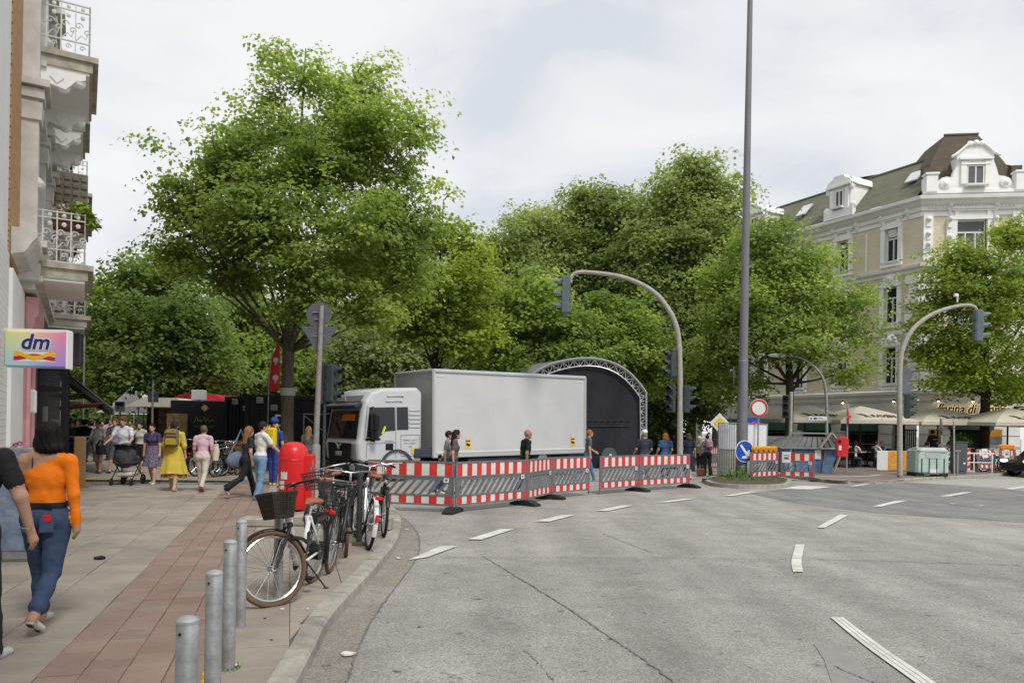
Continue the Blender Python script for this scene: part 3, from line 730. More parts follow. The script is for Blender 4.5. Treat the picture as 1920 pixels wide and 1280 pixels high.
def window(parent, fr, x0, x1, z0, z1, y=-.2, cols=2, transom=.3, glass=None, label=None, tilt=False, sill=True):
    f = MB(); w = .07
    f.box(((x0+x1)/2, y, z0+w/2), (x1-x0, .09, w)); f.box(((x0+x1)/2, y, z1-w/2), (x1-x0, .09, w))
    f.box((x0+w/2, y, (z0+z1)/2), (w, .09, z1-z0-2*w)); f.box((x1-w/2, y, (z0+z1)/2), (w, .09, z1-z0-2*w))
    zt = z1-(z1-z0)*transom if transom else z1-w
    if transom: f.box(((x0+x1)/2, y+.012, zt), (x1-x0-2*w, .1, .08))
    for k in range(1, cols): f.box((x0+(x1-x0)*k/cols, y+.01, (z0+w+zt-.04)/2), (.06, .09, zt-.04-z0-w))
    if sill: f.box(((x0+x1)/2, y+.2, z0-.05), (x1-x0+.2, .4, .1))
    o = place(f.build('window', M_wframe, parent), fr)
    def pane(a, b_, c, d):
        mb = MB(); mb.box(((a+b_)/2, y-.02, (c+d)/2), (b_-a, .02, d-c)); mb.build('pane', glass or M_glass, o)
    cw = (x1-x0)/cols
    for k in range(cols): pane(x0+cw*k+.05, x0+cw*(k+1)-.05, z0+w, zt-.04 if transom else z1-w)
    if transom: pane(x0+w, x1-w, zt+.04, z1-w)
    if tilt:
        mb = MB(); mb.box(((x0+x1)/2, y+.14, (zt+z1)/2+.03), (x1-x0-.3, .05, z1-zt-.12), rot=Matrix.Rotation(R(-18), 3, 'X')); mb.build('tilted_light', M_wframe, o)
    return o
def surround(mb, x0, x1, z0, z1, top='flat'):
    for x in (x0-.13, x1+.13): mb.box((x, .05, (z0+z1)/2), (.26, .12, z1-z0))
    mb.box(((x0+x1)/2, .06, z0-.2), (x1-x0+.5, .14, .22)); mb.box(((x0+x1)/2, .07, z1+.1), (x1-x0+.52, .16, .2))
    cx = (x0+x1)/2
    if top == 'flat':
        mb.box((cx, .12, z1+.62), (x1-x0+.7, .28, .1)); mb.box((cx, .09, z1+.52), (x1-x0+.6, .2, .1)); mb.box((cx, .03, z1+.33), (x1-x0+.3, .08, .26))
        for x in (x0-.05, x1+.05): mb.box((x, .07, z1+.34), (.16, .16, .3), taper=1.25)
    else:
        for k in range(7):
            a = math.pi*k/6; mb.ell((cx+.42*math.cos(a), .08, z1+.24+.42*math.sin(a)), (.13, .09, .13), 8, 5)
        mb.ell((cx, .1, z1+.42), (.24, .14, .26), 10, 6); mb.ell((cx, .16, z1+.45), (.11, .1, .15), 8, 5)
        mb.box((cx, .05, z1+.28), (.95, .1, .22))
def bracket(mb, x, z, h=.6, w=.22):
    mb.ell((x, .2, z-.12), (w/2, .16, .14), 8, 6); mb.ell((x, .1, z-h*.6), (w/2*.9, .1, .2), 8, 6); mb.box((x, .1, z-h*.4), (w*.8, .2, h*.7)); mb.ell((x, .07, z-h), (w*.35, .07, .1), 8, 5)
# ------------------------------------------------------------------ corner house on the right
A = at(1720, 42, 0); c_ = Vector((1, -.14, 0)).normalized(); Bp = A+c_*5.25
ra = Vector((-.47, .883, 0)).normalized(); rr_ = Vector((.75, .66, 0)).normalized()
house = thing('corner_house', 'cream brick corner house with white stucco trim and brown tower roof', 'building', (0, 0, -.27))
fa = facade(A, ra); fc = facade(Bp, -c_); fr_ = facade(Bp+rr_*12, -rr_)
LW = 24.0
cols_a = [1.8+3.3*k for k in range(7)]
Z = dict(gf=4.35, e=15.15, m=11.6)
def ops_wing(cols, w=.42, shops=True, L=24):
    o = []
    for x in cols:
        for z0, z1 in ((4.95, 7.1), (8.5, 10.6), (12.1, 14.0)): o.append((x-w, x+w, z0, z1))
    return o
up_a = ops_wing(cols_a); shop_a = [(.7, 1.5, .2, 2.75)] + [(2.4+3.3*k, 4.6+3.3*k, .15, 2.9) for k in range(6)]
mb = MB(); wall_mb(mb, 0, LW, Z['gf'], Z['e'], up_a, m=0, mr=1); place(mb.build('brick_wall', [M_cream, M_stucco], house), fa)
mb = MB(); wall_mb(mb, 0, LW, 0, Z['gf'], shop_a, y=.12, depth=.4, m=0, mr=0)
for k in range(5): mb.box((LW/2, .13, .8+.62*k), (LW, .02, .03), m=1)
place(mb.build('ground_floor_wall', [M_stucco_o, mat('groove_shadow_grey', (.25, .24, .23), .9, var=.1)], house), fa)
wc = 5.25
up_c = [(wc/2-.78, wc/2+.78, 4.95, 7.1), (wc/2-.78, wc/2+.78, 8.5, 10.6), (wc/2-.78, wc/2+.78, 12.0, 14.05)]
mb = MB(); wall_mb(mb, 0, wc, Z['gf'], Z['e'], up_c, m=0, mr=1); place(mb.build('brick_wall', [M_cream, M_stucco], house), fc)
mb = MB(); wall_mb(mb, 0, wc, 0, Z['gf'], [(1.6, 3.6, .15, 2.9)], y=.12, depth=.4, m=0, mr=0)
for k in range(5): mb.box((.8, .13, .8+.62*k), (1.55, .02, .03), m=1); mb.box((4.45, .13, .8+.62*k), (1.55, .02, .03), m=1)
place(mb.build('ground_floor_wall', [M_stucco, MATS['groove_shadow_grey']], house), fc)
cols_r = [1.6+3.2*k for k in range(3)]
mb = MB(); wall_mb(mb, 0, 12, Z['gf'], Z['e'], ops_wing(cols_r), m=0, mr=1); place(mb.build('brick_wall', [M_cream, M_stucco], house), fr_)
mb = MB(); wall_mb(mb, 0, 12, 0, Z['gf'], [(9, 11, .2, 2.9)], y=.12, m=0, mr=0); place(mb.build('ground_floor_wall', [M_stucco, M_stucco], house), fr_)
for fr, cols, w in ((fa, cols_a, .42), (fr_, cols_r, .42)):
    for ci, x in enumerate(cols):
        if fr is fa and ci > 4: continue
        for zi, (z0, z1) in enumerate(((4.95, 7.1), (8.5, 10.6), (12.1, 14.0))):
            window(house, fr, x-w, x+w, z0, z1, tilt=(zi == 2 and ci == 0 and fr is fa))
for i_, o in enumerate(up_c): window(house, fc, *o, cols=2 if i_ < 2 else 3, glass=M_glass_l, transom=.33)
mb = MB()
for fr, cols, w in ((fa, cols_a, .42),):
    for x in cols:
        surround(mb, x-w, x+w, 4.95, 7.1, 'shell'); surround(mb, x-w, x+w, 8.5, 10.6, 'shell'); surround(mb, x-w, x+w, 12.1, 14.0, 'flat')
    for k in range(14): bracket(mb, .75+1.66*k, 14.85, .45)
    for k in range(7): mb.box((3.45+3.3*k, .035, 12.9), (.1, .06, 2.3))
place(mb.build('window_surrounds', M_stucco, house, smooth='auto'), fa)
mb = MB()
for z0, z1, s_ in ((4.95, 7.1, 'shell'), (8.5, 10.6, 'shell'), (12.0, 14.05, 'flat')): surround(mb, wc/2-.78, wc/2+.78, z0, z1, s_)
for x in (wc/2-1.18, wc/2+1.18):
    bracket(mb, x, 14.95, .5, .3); bracket(mb, x, 14.2, .8, .26); bracket(mb, x, 13.2, .5, .24); mb.box((x, .05, 12.9), (.3, .12, 2.4))
for x in (.32, wc-.32):
    mb.box((x, .07, 13.1), (.5, .14, 2.6)); bracket(mb, x, 14.2, .7, .3); bracket(mb, x, 13.4, .6, .26); bracket(mb, x, 12.8, .5, .22)
for k in range(24): mb.box((.5+.19*k, .12, 14.75), (.1, .14, .12))
place(mb.build('window_surrounds', M_stucco, house, smooth='auto'), fc)
# quoins: each block a piece of its own
def quoins(fr, x, wid):
    for k in range(12):
        mb = MB(); w_ = wid*(1 if k % 2 else .72); mb.box((x(w_), .05, 4.75+.55*k), (w_, .13, .5), ch=.03); place(mb.build('quoin', M_stucco, house), fr)
quoins(fa, lambda w: w/2, .9); quoins(fc, lambda w: wc-w/2, .9); quoins(fc, lambda w: w/2, .9)
path = [tuple((Bp+rr_*12).xy), tuple(Bp.xy), tuple(A.xy), tuple((A+ra*LW).xy)]
for nm, prof in (('cornice', [(0, 14.55), (.1, 14.6), (.12, 14.8), (.3, 14.9), (.42, 15.02), (.62, 15.1), (.66, 15.26), (.45, 15.34), (0, 15.36)]),
                 ('string_course', [(0, 11.15), (.08, 11.2), (.1, 11.35), (.26, 11.45), (.3, 11.6), (.05, 11.66), (0, 11.68)]),
                 ('string_course', [(0, 4.0), (.16, 4.0), (.18, 4.2), (.42, 4.32), (.46, 4.48), (.2, 4.55), (0, 4.56)]),
                 ('string_course', [(0, 7.75), (.07, 7.78), (.1, 7.95), (.03, 8.0), (0, 8.0)]),
                 ('frieze', [(0, 14.28), (.05, 14.28), (.05, 14.5), (.09, 14.53), (0, 14.54)]),
                 ('fascia', [(.125, 2.95), (.17, 2.95), (.17, 3.85), (.22, 3.9), (.125, 3.95)])):
    mb = MB(); sweep(mb, path, prof); mb.build(nm, M_stucco_o if nm == 'fascia' else M_stucco, house)
# balusters under first floor windows
for x in cols_a[:5]:
    mb = MB()
    for k in range(6): mb.lathe([(.04, 4.56), (.07, 4.65), (.03, 4.78), (.05, 4.86)], 8, (x-.4+.16*k, .12, 0))
    mb.box((x, .12, 4.585+.29), (1.2, .2, .05)); place(mb.build('balustrade', M_stucco, house), fa)
# roofs
def roof_strip(fr, L, z0, z1, back, name, m):
    mb = MB(); mb.sheet([(L, .45, z0), (0, .45, z0), (0, -back, z1), (L, -back, z1)]); mb.sheet([(L, -back, z1), (0, -back, z1), (0, -9, z1+.5), (L, -9, z1+.5)])
    mb.box((L/2, -back+.02, z1+.02), (L, .14, .1)); return place(mb.build(name, m, house), fr)
roof_strip(fa, LW, 15.36, 18.25, 2.3, 'mansard_roof', M_roofg)
roof_strip(fr_, 12, 15.36, 18.0, 2.3, 'mansard_roof', M_roofb)
mb = MB(); q0 = [(-.1, .2, 15.5), (wc+.1, .2, 15.5), (wc+1.2, -4.5, 15.5), (-1.2, -4.5, 15.5)]; q1 = [(.75, -.75, 17.9), (wc-.75, -.75, 17.9), (wc-.3, -4.3, 17.9), (.3, -4.3, 17.9)]; q1 = [(x, y, 17.6) for x, y, _ in q1]; q2 = [(1.75, -1.5, 19.75), (wc-1.75, -1.5, 19.75), (wc-1.6, -4, 19.75), (1.6, -4, 19.75)]; q2 = [(x, y, 19.35) for x, y, _ in q2]
for a, b_ in ((q0, q1), (q1, q2)):
    for i in range(4): mb.sheet([a[i], a[(i+1) % 4], b_[(i+1) % 4], b_[i]])
mb.sheet(q2); mb.box((wc/2, -1.5, 19.38), (wc-3.4, .12, .1)); place(mb.build('tower_roof', M_roofb, house), fc)
# gable dormer of the tower
gp = [(1720, 365), (1718, 331), (1738, 329), (1738, 336), (1744, 336), (1750, 331), (1758, 329), (1768, 331), (1770, 321), (1775, 311), (1776, 294), (1768, 290), (1777, 282), (1787, 275), (1794, 268), (1799, 265.5), (1806, 267), (1814, 267), (1822, 265.5), (1828, 270), (1836, 279), (1848, 282), (1839, 292), (1839, 300), (1844, 315), (1848, 329), (1859, 331), (1868, 336), (1872, 343), (1877, 336), (1878, 327), (1898, 326), (1898, 361)]
gs = [(wc-(x-1720)*.0298, 15.36+(363-y)*.0298) for x, y in gp]
gs[0] = (wc+.05, 15.36); gs[-1] = (-.05, 15.36)
xg = wc/2+.02
mb = MB(); mb.prism([(x, z) for x, z in gs], (0, .35, 0), (1, 0, 0), (0, 0, 1), .3)
mb.box((xg-.62, .4, 16.55), (.28, .12, 1.25)); mb.box((xg+.62, .4, 16.55), (.28, .12, 1.25)); mb.box((xg, .45, 17.3), (1.75, .22, .12)); mb.box((xg, .42, 17.02), (1.5, .14, .1))
mb.box((xg, .42, 15.5), (wc+.1, .14, .16)); 
for sx in (-1, 1):
    mb.ell((xg+sx*.3, .4, 18.15), (.17, .1, .15), 10, 6); mb.ell((xg+sx*1.55, .4, 15.95), (.3, .1, .3), 12, 6); mb.ell((xg+sx*1.55, .48, 15.95), (.14, .1, .14), 10, 6)
    mb.box((xg+sx*2.3, .35, 16.0), (.6, .5, 1.0)); mb.box((xg+sx*2.3, .36, 16.5), (.72, .6, .1))
    mb.tube([(xg+sx*1.25, .42, 17.45), (xg+sx*.95, .42, 17.62), (xg+sx*.6, .42, 17.95), (xg+sx*.3, .42, 18.2), (xg, .42, 18.1)], .07, 6)
mb.ell((xg, .42, 18.2), (.16, .1, .14), 10, 6)
mb.box((xg, -.9, 16.6), (1.7, 2.0, 1.9))
gd = place(mb.build('gable_dormer', M_stucco, house), fc)
window(house, fc, xg-.45, xg+.45, 15.85, 16.95, y=.38, transom=0, glass=M_glass_l)
for sx in (-2.35, 2.25):
    mb = MB(); mb.box((xg+sx, -.3, 16.8), (.55, .4, .5)); place(mb.build('chimney_block', M_roofb, house), fc)
# dormers on the green roof
for k, x in enumerate((5.1, 12.1, 19)):
    mb = MB(); mb.box((x, -.55, 16.35), (1.5, 1.9, 1.95)); mb.box((x, .42, 15.6), (2.1, .3, .5)); mb.box((x, .48, 17.32), (1.75, .3, .12))
    mb.prism([(-.95, 0), (.95, 0), (.8, .25), (.45, .42), (.35, .6), (-.35, .6), (-.45, .42), (-.8, .25)], (x, .55, 17.36), (1, 0, 0), (0, 0, 1), .5)
    mb.prism([(-.9, 0), (.9, 0), (.5, .55), (-.5, .55)], (x, -.05, 17.34), (1, 0, 0), (0, 0, 1), 1.8)
    for sx in (-1, 1): mb.ell((x+sx*.95, .4, 15.95), (.24, .12, .24), 10, 6); mb.ell((x+sx*.85, .42, 17.1), (.16, .1, .2), 8, 6); mb.box((x+sx*.55, .44, 16.5), (.24, .12, 1.3))
    place(mb.build('dormer', M_stucco, house, smooth='auto'), fa); window(house, fa, x-.3, x+.3, 16.0, 17.05, y=.43, transom=0)
mb = MB(); mb.box((1.0, -.75, 16.95), (.75, .08, .9), rot=Matrix.Rotation(R(43), 3, 'X')); mb2 = mb
place(mb.build('skylight', mat('skylight_glass', (.6, .62, .65), .1, var=.05), house), fa)
mb = MB(); mb.box((8.8, -.75, 16.95), (.75, .08, 1.1), rot=Matrix.Rotation(R(43), 3, 'X')); place(mb.build('skylight', MATS['skylight_glass'], house), fa)
# shop fronts
for k, o in enumerate(shop_a[:5]):
    mb = MB(); x0, x1, z0, z1 = o; mb.box(((x0+x1)/2, -.25, (z0+z1)/2), (x1-x0, .04, z1-z0)); d_ = place(mb.build('shop_window', M_dark if k % 2 else M_glass, house), fa)
    f = MB()
    for x in np.linspace(x0+.04, x1-.04, 3 if x1-x0 > 1 else 2): f.box((x, -.2, (z0+z1)/2), (.07, .07, z1-z0))
    f.box(((x0+x1)/2, -.2, z1-.5), (x1-x0, .06, .06)); f.box(((x0+x1)/2, -.2, z0+.4), (x1-x0, .06, .08)); f.build('frame', M_iron, d_)
    if k: 
        g = MB(); g.box(((x0+x1)/2, .32, 2.55), (2.3, .5, .75), taper=.9); place(g.build('green_awning_box', M_dgreen, house), fa)
mb = MB(); mb.box((2.6, -.25, 1.5), (2.0, .04, 2.7)); place(mb.build('restaurant_door', M_dark, house), fc)
mb = MB(); mb.box((2.6, .3, 2.62), (2.2, .35, .55)); place(mb.build('green_awning_box', M_dgreen, house), fc)
# wall lamps that are lit
for fr, xs in ((fc, (.9, 2.6, 4.4)), (fa, (1.2, 4.6))):
    for x in xs:
        mb = MB(); mb.cyl((x, .18, 3.98), (x, .45, 4.02), .02, n=6); mb.ell((x, .45, 3.96), (.09, .09, .08), 8, 6)
        o = place(mb.build('wall_lamp', M_iron, house), fr); g = MB(); g.ell((x, .45, 3.91), (.06, .06, .05), 8, 6); g.build('bulb', mat('lamp_glow', (1, .85, .5), .5, var=0, emis=((1, .8, .45), 12)), o)
# restaurant lettering on the fascia (script letters with a lit gold rim)
scm = thing('restaurant_sign', 'cursive gold lettering Farina di Nonna on the white fascia', 'sign', (0, 0, 0))
nn_ = Vector((-c_.y*-1, -c_.x, 0)); nn_ = Vector((c_.y, -c_.x, 0))
pos = A+c_*(wc*.52)+nn_*.24; pos.z = 3.2
rz_c = math.atan2(c_.y, c_.x)
for s_, m_, off_, bo in (('letters_back', M_gold, 0, .024), ('letters', M_black, .045, .012)):
    o = text_mesh(s_, 'Farina di Nonna', .74, m_, scm, pos+nn_*off_, (R(90), 0, rz_c), .02, bo, .28, sx=.78)
# hand sign at the right
hs_ = thing('hand_sign', 'square black sign with white hand in ring at right edge', 'sign', at(1916, 40.2, 2.98), rz_c)
mb = MB(); mb.box((0, 0, 0), (.8, .1, .8), ch=.02); mb.box((-.5, 0, .2), (.3, .03, .03)); mb.box((-.5, 0, -.2), (.3, .03, .03)); mb.build('board', M_black, hs_)
mb = MB(); mb.tube([(.3*math.cos(a), -.06, .3*math.sin(a)) for a in np.linspace(0, 2*math.pi, 25)[:-1]], .02, 6, closed=True); mb.build('ring', M_wframe, hs_)
mb = MB(); mb.box((0, -.06, -.08), (.16, .02, .18), ch=.008)
for k, (dx, a, l) in enumerate(((-.07, 14, .16), (-.025, 5, .2), (.022, -4, .2), (.068, -12, .17), (.1, -45, .12))):
    p = Vector((dx, -.06, -.01 if k < 4 else -.1)); mb.bar(p, p+Vector((-math.sin(R(a)), 0, math.cos(R(a))))*l, .036, .02)
mb.build('hand', M_wframe, hs_)

# ------------------------------------------------------------------ left shop house with balconies
W0 = Vector((-8.74, 13.2, 0)); sx_ = Vector((.498, -.867, 0)).normalized()
LH = facade(W0, sx_); sL = -LH[2]; nL = Vector((-LH[2].y, LH[2].x, 0))
lh = thing('shop_house', 'white and tan brick town house with iron balconies above a pink shopfront', 'building', (0, 0, 0))
M_tanb = mat('tan_brick', (.52, .33, .18), .85, var=.2, scale=5, bump=.3, bscale=40)
M_mort = mat('mortar', (.2, .16, .12), .95, var=.2)
M_pink = mat('pink_render', (.66, .36, .38), .75, var=.12, scale=2)
M_tile = brick_mat('white_tile', (.82, .81, .79), (.86, .85, .83), (.68, .67, .66), .3, .1)
M_slabc = mat('balcony_concrete', (.28, .26, .2), .9, var=0, col2=(.52, .49, .41), scale=3.5, detail=10, bump=.3, bscale=20)
M_wiron = mat('white_iron', (.62, .61, .57), .6, var=.15, scale=9)
H_ = 16
# facade bays, local x = -t : +x towards the camera
win_t = [(-1.75, -.75), (-4.8, -3.8), (-7.9, -6.9), (-10.9, -9.9), (-14, -13), (-17, -16)]
ops = [(a, b_, z, z+2.4) for a, b_ in win_t for z in (4.7, 8.5, 12.3)]
mb = MB(); wall_mb(mb, -22, .1, 3.9, H_, ops, m=0, mr=0); place(mb.build('upper_wall', [M_stucco_d, M_stucco_d], lh), LH)
for o in ops[:12]: window(lh, LH, *o[:2], o[2], o[3], transom=.28)
mb = MB(); mb.sheet([(2.3, -.06, 4.2), (.1, -.06, 4.2), (.1, -.06, H_), (2.3, -.06, H_)]); place(mb.build('brick_backing', M_mort, lh), LH)
mb = MB()
for k in range(150):
    z = 4.24+k*.078; 
    if z > H_-.1: break
    x = .12-(.12 if k % 2 else 0)
    while x < 2.28:
        x1 = min(x+.24, 2.28); a = max(x, .12)
        if x1-a > .03: mb.box(((a+x1)/2, -.035, z+.033), (x1-a-.012, .06, .062))
        x += .252
tag(place(mb.build('bricks', M_tanb, lh), LH), kind='stuff')
mb = MB(); mb.box((14.4, -4.02, 10.1), (24.2, 8, 11.8)); place(mb.build('white_pier', M_stucco, lh), LH)
mb = MB(); mb.box((14.35, -4.0, 2.1), (24.3, 8, 4.2)); place(mb.build('tiled_wall', [M_tile, M_tile], lh), LH)
mb = MB()   # pilasters and capitals
for x in (.05, -2.5, -5.5, -8.6):
    mb.box((x, .12, 10.2), (.42, .26, 11.4)); 
    for z in (4.6, 7.4, 11.3): mb.box((x, .16, z), (.56, .34, .16)); mb.box((x, .2, z+.18), (.7, .42, .12)); mb.box((x, .14, z-.3), (.5, .3, .3), taper=1.1)
    for z in (6.0, 9.6): bracket(mb, x, z, .5, .4)
for o in ops:
    for x in (o[0]-.16, o[1]+.16): mb.box((x, .06, (o[2]+o[3])/2), (.24, .14, 2.5))
    mb.box(((o[0]+o[1])/2, .14, o[3]+.3), (1.6, .3, .14)); mb.box(((o[0]+o[1])/2, .08, o[3]+.15), (1.4, .18, .18))
for z in (4.1, 7.95, 11.8): mb.box((-11, .1, z), (22, .24, .16)); mb.box((-11, .16, z+.13), (22, .36, .1))
place(mb.build('mouldings', M_stucco_d, lh), LH)
mb = MB(); mb.prism([(0, 0), (.18, .05), (.28, .22), (.34, .3), (.34, .42), (0, .42)], (.3, .0, 4.25), (0, 1, 0), (0, 0, 1), 1.7); place(mb.build('drip_moulding', M_stucco_d, lh), LH)
# ground floor: white pier, pink shopfront, red brick pier
mb = MB(); mb.box((.9, -.1, 2.0), (2.6, .3, 4.0)); place(mb.build('ground_floor_pier', M_stucco, lh), LH)
mb = MB(); mb.box((-1.4, -.08, 1.95), (1.9, .3, 3.9)); 
for x in (-.55, -.75, -2.2): mb.cyl((x, .1, .2), (x, .1, 3.2), .05, n=8)
mb.prism([(0, 0), (.1, .1), (.14, .35), (.2, .45), (.2, .75), (0, .75)], (-.45, .06, 3.2), (0, 1, 0), (0, 0, 1), -2.3); place(mb.build('pink_shopfront', M_pink, lh), LH)
mb = MB(); mb.box((-3.0, -.08, 1.9), (1.2, .4, 3.8)); place(mb.build('brick_pier', brick_mat('dark_red_brick', (.12, .045, .035), (.16, .06, .045), (.08, .06, .05)), lh), LH)
mb = MB(); mb.box((-12, .0, 1.9), (16.5, .3, 3.9)); place(mb.build('ground_floor_wall', M_iron, lh), LH)
mb = MB(); mb.box((-1.05, .16, 2.05), (.3, .14, .45), ch=.03); place(mb.build('meter_box', M_stucco, lh), LH)
# balconies
def scroll(mb, x, y, z, s, m=0, along='x'):
    pts = []
    for k in range(14):
        a = k*.55; r_ = s*(1-k/15)
        v = (r_*math.cos(a), r_*math.sin(a)); pts.append((x+v[0], y, z+v[1]) if along == 'x' else (x, y+v[0], z+v[1]))
    mb.tube(pts, .012, 5, m)
def balcony(xc, w, z, proj=1.25, corb=True, style='iron', pots=True):
    bal = MB(); bal.box((xc, proj/2+.03, z+.02), (w+.1, proj+.12, .1)); bal.box((xc, proj/2, z-.12), (w, proj, .18))
    o = place(bal.build('balcony_slab', M_slabc, lh), LH)
    sf = MB(); sf.box((xc, proj/2-.02, z-.235), (w-.06, proj-.06, .05))
    if corb:
        for dx in (w/2-.15, -w/2+.3):
            sf.prism([(0, 0), (proj*.85, 0), (proj*.85, -.1), (proj*.7, -.16), (proj*.55, -.34), (proj*.25, -.26), (0, -.5)], (xc+dx-.12, .05, z-.255), (0, 1, 0), (0, 0, 1), .24)
            sf.ell((xc+dx, proj*.78, z-.38), (.13, .13, .12), 8, 6); sf.ell((xc+dx, proj*.56, z-.52), (.11, .12, .12), 8, 6); sf.box((xc+dx, .5, z-.4), (.28, .16, .16), rot=Matrix.Rotation(R(45), 3, 'X'))
    sf.build('soffit', M_stucco, o)
    r_ = MB(); h = 1.0; y1 = proj-.06; xs = (xc+w/2-.06, xc-w/2+.06)
    if style == 'iron':
        for x in xs:                                                       # two end panels, across the facade
            for zz in (.1, .32, .88, 1.0): r_.bar((x, .08, z+zz), (x, y1, z+zz), .03, .02)
            for k in range(5):
                y = .1+(y1-.1)*k/4; r_.bar((x, y, z+.06), (x, y, z+1.02), .022)
                if k < 4:
                    ym = y+(y1-.1)/8
                    scroll(r_, x, ym-.06, z+.62, .07, along='y'); scroll(r_, x, ym+.07, z+.52, .06, along='y'); scroll(r_, x, ym, z+.22, .05, along='y')
                    r_.tube([(x, ym-.1, z+.35), (x, ym-.02, z+.46), (x, ym+.05, z+.4), (x, ym+.08, z+.5)], .011, 5); r_.ell((x, ym, z+.78), (.02, .045, .045), 6, 5); r_.ell((x, ym, z+.94), (.02, .04, .04), 6, 5)
        for zz in (.1, .32, .88, 1.0): r_.bar((xs[0], y1, z+zz), (xs[1], y1, z+zz), .03, .02)
        n = int(w/.25)
        for k in range(n+1):
            x = xs[0]+(xs[1]-xs[0])*k/n; r_.bar((x, y1, z+.06), (x, y1, z+1.02), .022)
            if k < n: xm = x+(xs[1]-xs[0])/n/2; scroll(r_, xm, y1, z+.6, .07); scroll(r_, xm, y1, z+.22, .06)
        r_.build('railing', M_wiron, o)
    else:
        for x in xs: r_.box((x, proj/2, z+.55), (.06, proj-.1, 1.0))
        r_.box((xc, y1, z+.55), (w-.16, .06, 1.0))
        for x in (xs[0]+.04,):
            for i in range(5):
                for j in range(5): r_.box((x, .18+i*(proj-.3)/4, z+.15+j*.19), (.05, .14, .12), ch=.015)
        r_.build('parapet', mat('old_cast_panel', (.13, .115, .09), .9, var=0, col2=(.25, .22, .18), scale=6, detail=9), o)
    return o
b1 = balcony(-1.3, 2.55, 8.3, 1.06); b2_ = balcony(-1.3, 2.55, 4.48, 1.04, corb=False)
balcony(-4.3, 2.0, 8.3, .95); balcony(-7.6, 2.3, 7.0, 1.05, style='panel'); balcony(-7.4, 2.4, 4.3, 1.05, False); balcony(-10.6, 2.3, 8.3, 1.05)
mb = MB(); rg_ = random.Random(5)
def leaf_bush(mb, c, r, n, s, rg_, m=0, zsq=.8):
    for k in range(n):
        v = Vector((rg_.gauss(0, 1), rg_.gauss(0, 1), rg_.gauss(0, 1))).normalized()*rg_.uniform(.55, 1); p = Vector(c)+Vector((v.x*r, v.y*r, v.z*r*zsq))
        a = Vector((rg_.gauss(0, 1), rg_.gauss(0, 1), rg_.gauss(0, .5)-.3)).normalized(); b_ = a.cross(Vector((rg_.gauss(0, .5), rg_.gauss(0, .5), 1))).normalized(); q = s*rg_.uniform(.7, 1.3)
        mb.sheet([p-a*q*.5, p+b_*q*.32, p+a*q*.5, p-b_*q*.32], m)
def world_of(fr, x, y, z): return fr[0]+fr[2]*x+Vector((-fr[2].y, fr[2].x, 0))*y+Vector((0, 0, z))
M_leafg = mat('plant_leaf', (.10, .2, .03), .6, var=.5, scale=20); M_leafy = mat('plant_leaf_yellow', (.26, .36, .05), .6, var=.3, scale=20)
M_hyd = mat('hydrangea_pink', (.5, .12, .2), .7, var=.3, scale=30); M_hydw = mat('hydrangea_cream', (.55, .5, .42), .7, var=.2, scale=30)
pt = thing('balcony_planter', 'cream hydrangea with trailing yellow green leaves on the lower balcony rail', 'plant', world_of(LH, -.3, .72, 5.3))
mb = MB(); mb.box((0, 0, .0), (.5, .22, .18), rot=LH[1]+math.pi/2, taper=1.1); mb.build('trough', mat('terracotta_dark', (.13, .06, .04), .8), pt)
mb = MB(); leaf_bush(mb, (-.1, 0, .25), .22, 160, .07, rg_, 0); leaf_bush(mb, (.2, .05, .25), .24, 160, .14, rg_, 1); leaf_bush(mb, (.38, .1, .08), .16, 60, .13, rg_, 1); mb.build('foliage', [M_hydw, M_leafy], pt)
# shop sign box: rainbow gradient, blue script letters, red and yellow wave
def rainbow():
    M = bpy.data.materials.new('rainbow_sign'); M.use_nodes = True; t = M.node_tree; b = t.nodes['Principled BSDF']; b.inputs['Roughness'].default_value = .3
    tc = t.nodes.new('ShaderNodeTexCoord'); sp = t.nodes.new('ShaderNodeSeparateXYZ'); t.links.new(tc.outputs['Object'], sp.inputs[0])
    def ramp(cols):
        r = t.nodes.new('ShaderNodeValToRGB'); e = r.color_ramp.elements
        e[0].color = (*cols[0], 1); e[1].color = (*cols[-1], 1)
        for k, c in enumerate(cols[1:-1]): q = e.new((k+1)/(len(cols)-1)); q.color = (*c, 1)
        return r
    mr = t.nodes.new('ShaderNodeMapRange'); mr.inputs[1].default_value = -.46; mr.inputs[2].default_value = .46; t.links.new(sp.outputs[0], mr.inputs[0])
    mz = t.nodes.new('ShaderNodeMapRange'); mz.inputs[1].default_value = -.3; mz.inputs[2].default_value = .3; t.links.new(sp.outputs[2], mz.inputs[0])
    r1 = ramp([(.75, .75, .25), (.85, .75, .3), (.85, .45, .35), (.8, .2, .35)]); r2 = ramp([(.35, .7, .75), (.35, .6, .85), (.3, .35, .75), (.35, .25, .7)])
    t.links.new(mr.outputs[0], r1.inputs[0]); t.links.new(mr.outputs[0], r2.inputs[0])
    x = t.nodes.new('ShaderNodeMix'); x.data_type = 'RGBA'; t.links.new(mz.outputs[0], x.inputs[0]); t.links.new(r2.outputs[0], x.inputs[6]); t.links.new(r1.outputs[0], x.inputs[7])
    t.links.new(x.outputs[2], b.inputs['Base Color']); return M
sp_ = at(64, 10.1, 0); zs_ = Wp(63, 655, 10.1).z
sg = thing('shop_sign', 'rainbow coloured dm box sign projecting from the facade', 'sign', (sp_.x, sp_.y, zs_), R(8))
mb = MB(); mb.box((0, 0, 0), (.91, .18, .575), ch=.03); mb.build('box', rainbow(), sg)
mb = MB(); mb.box((.462, .01, 0), (.03, .2, .59), ch=.008); mb.box((0, .02, .295), (.93, .17, .03)); mb.box((-.4, .12, .1), (.2, .06, .06)); mb.build('rim', M_stucco, sg)
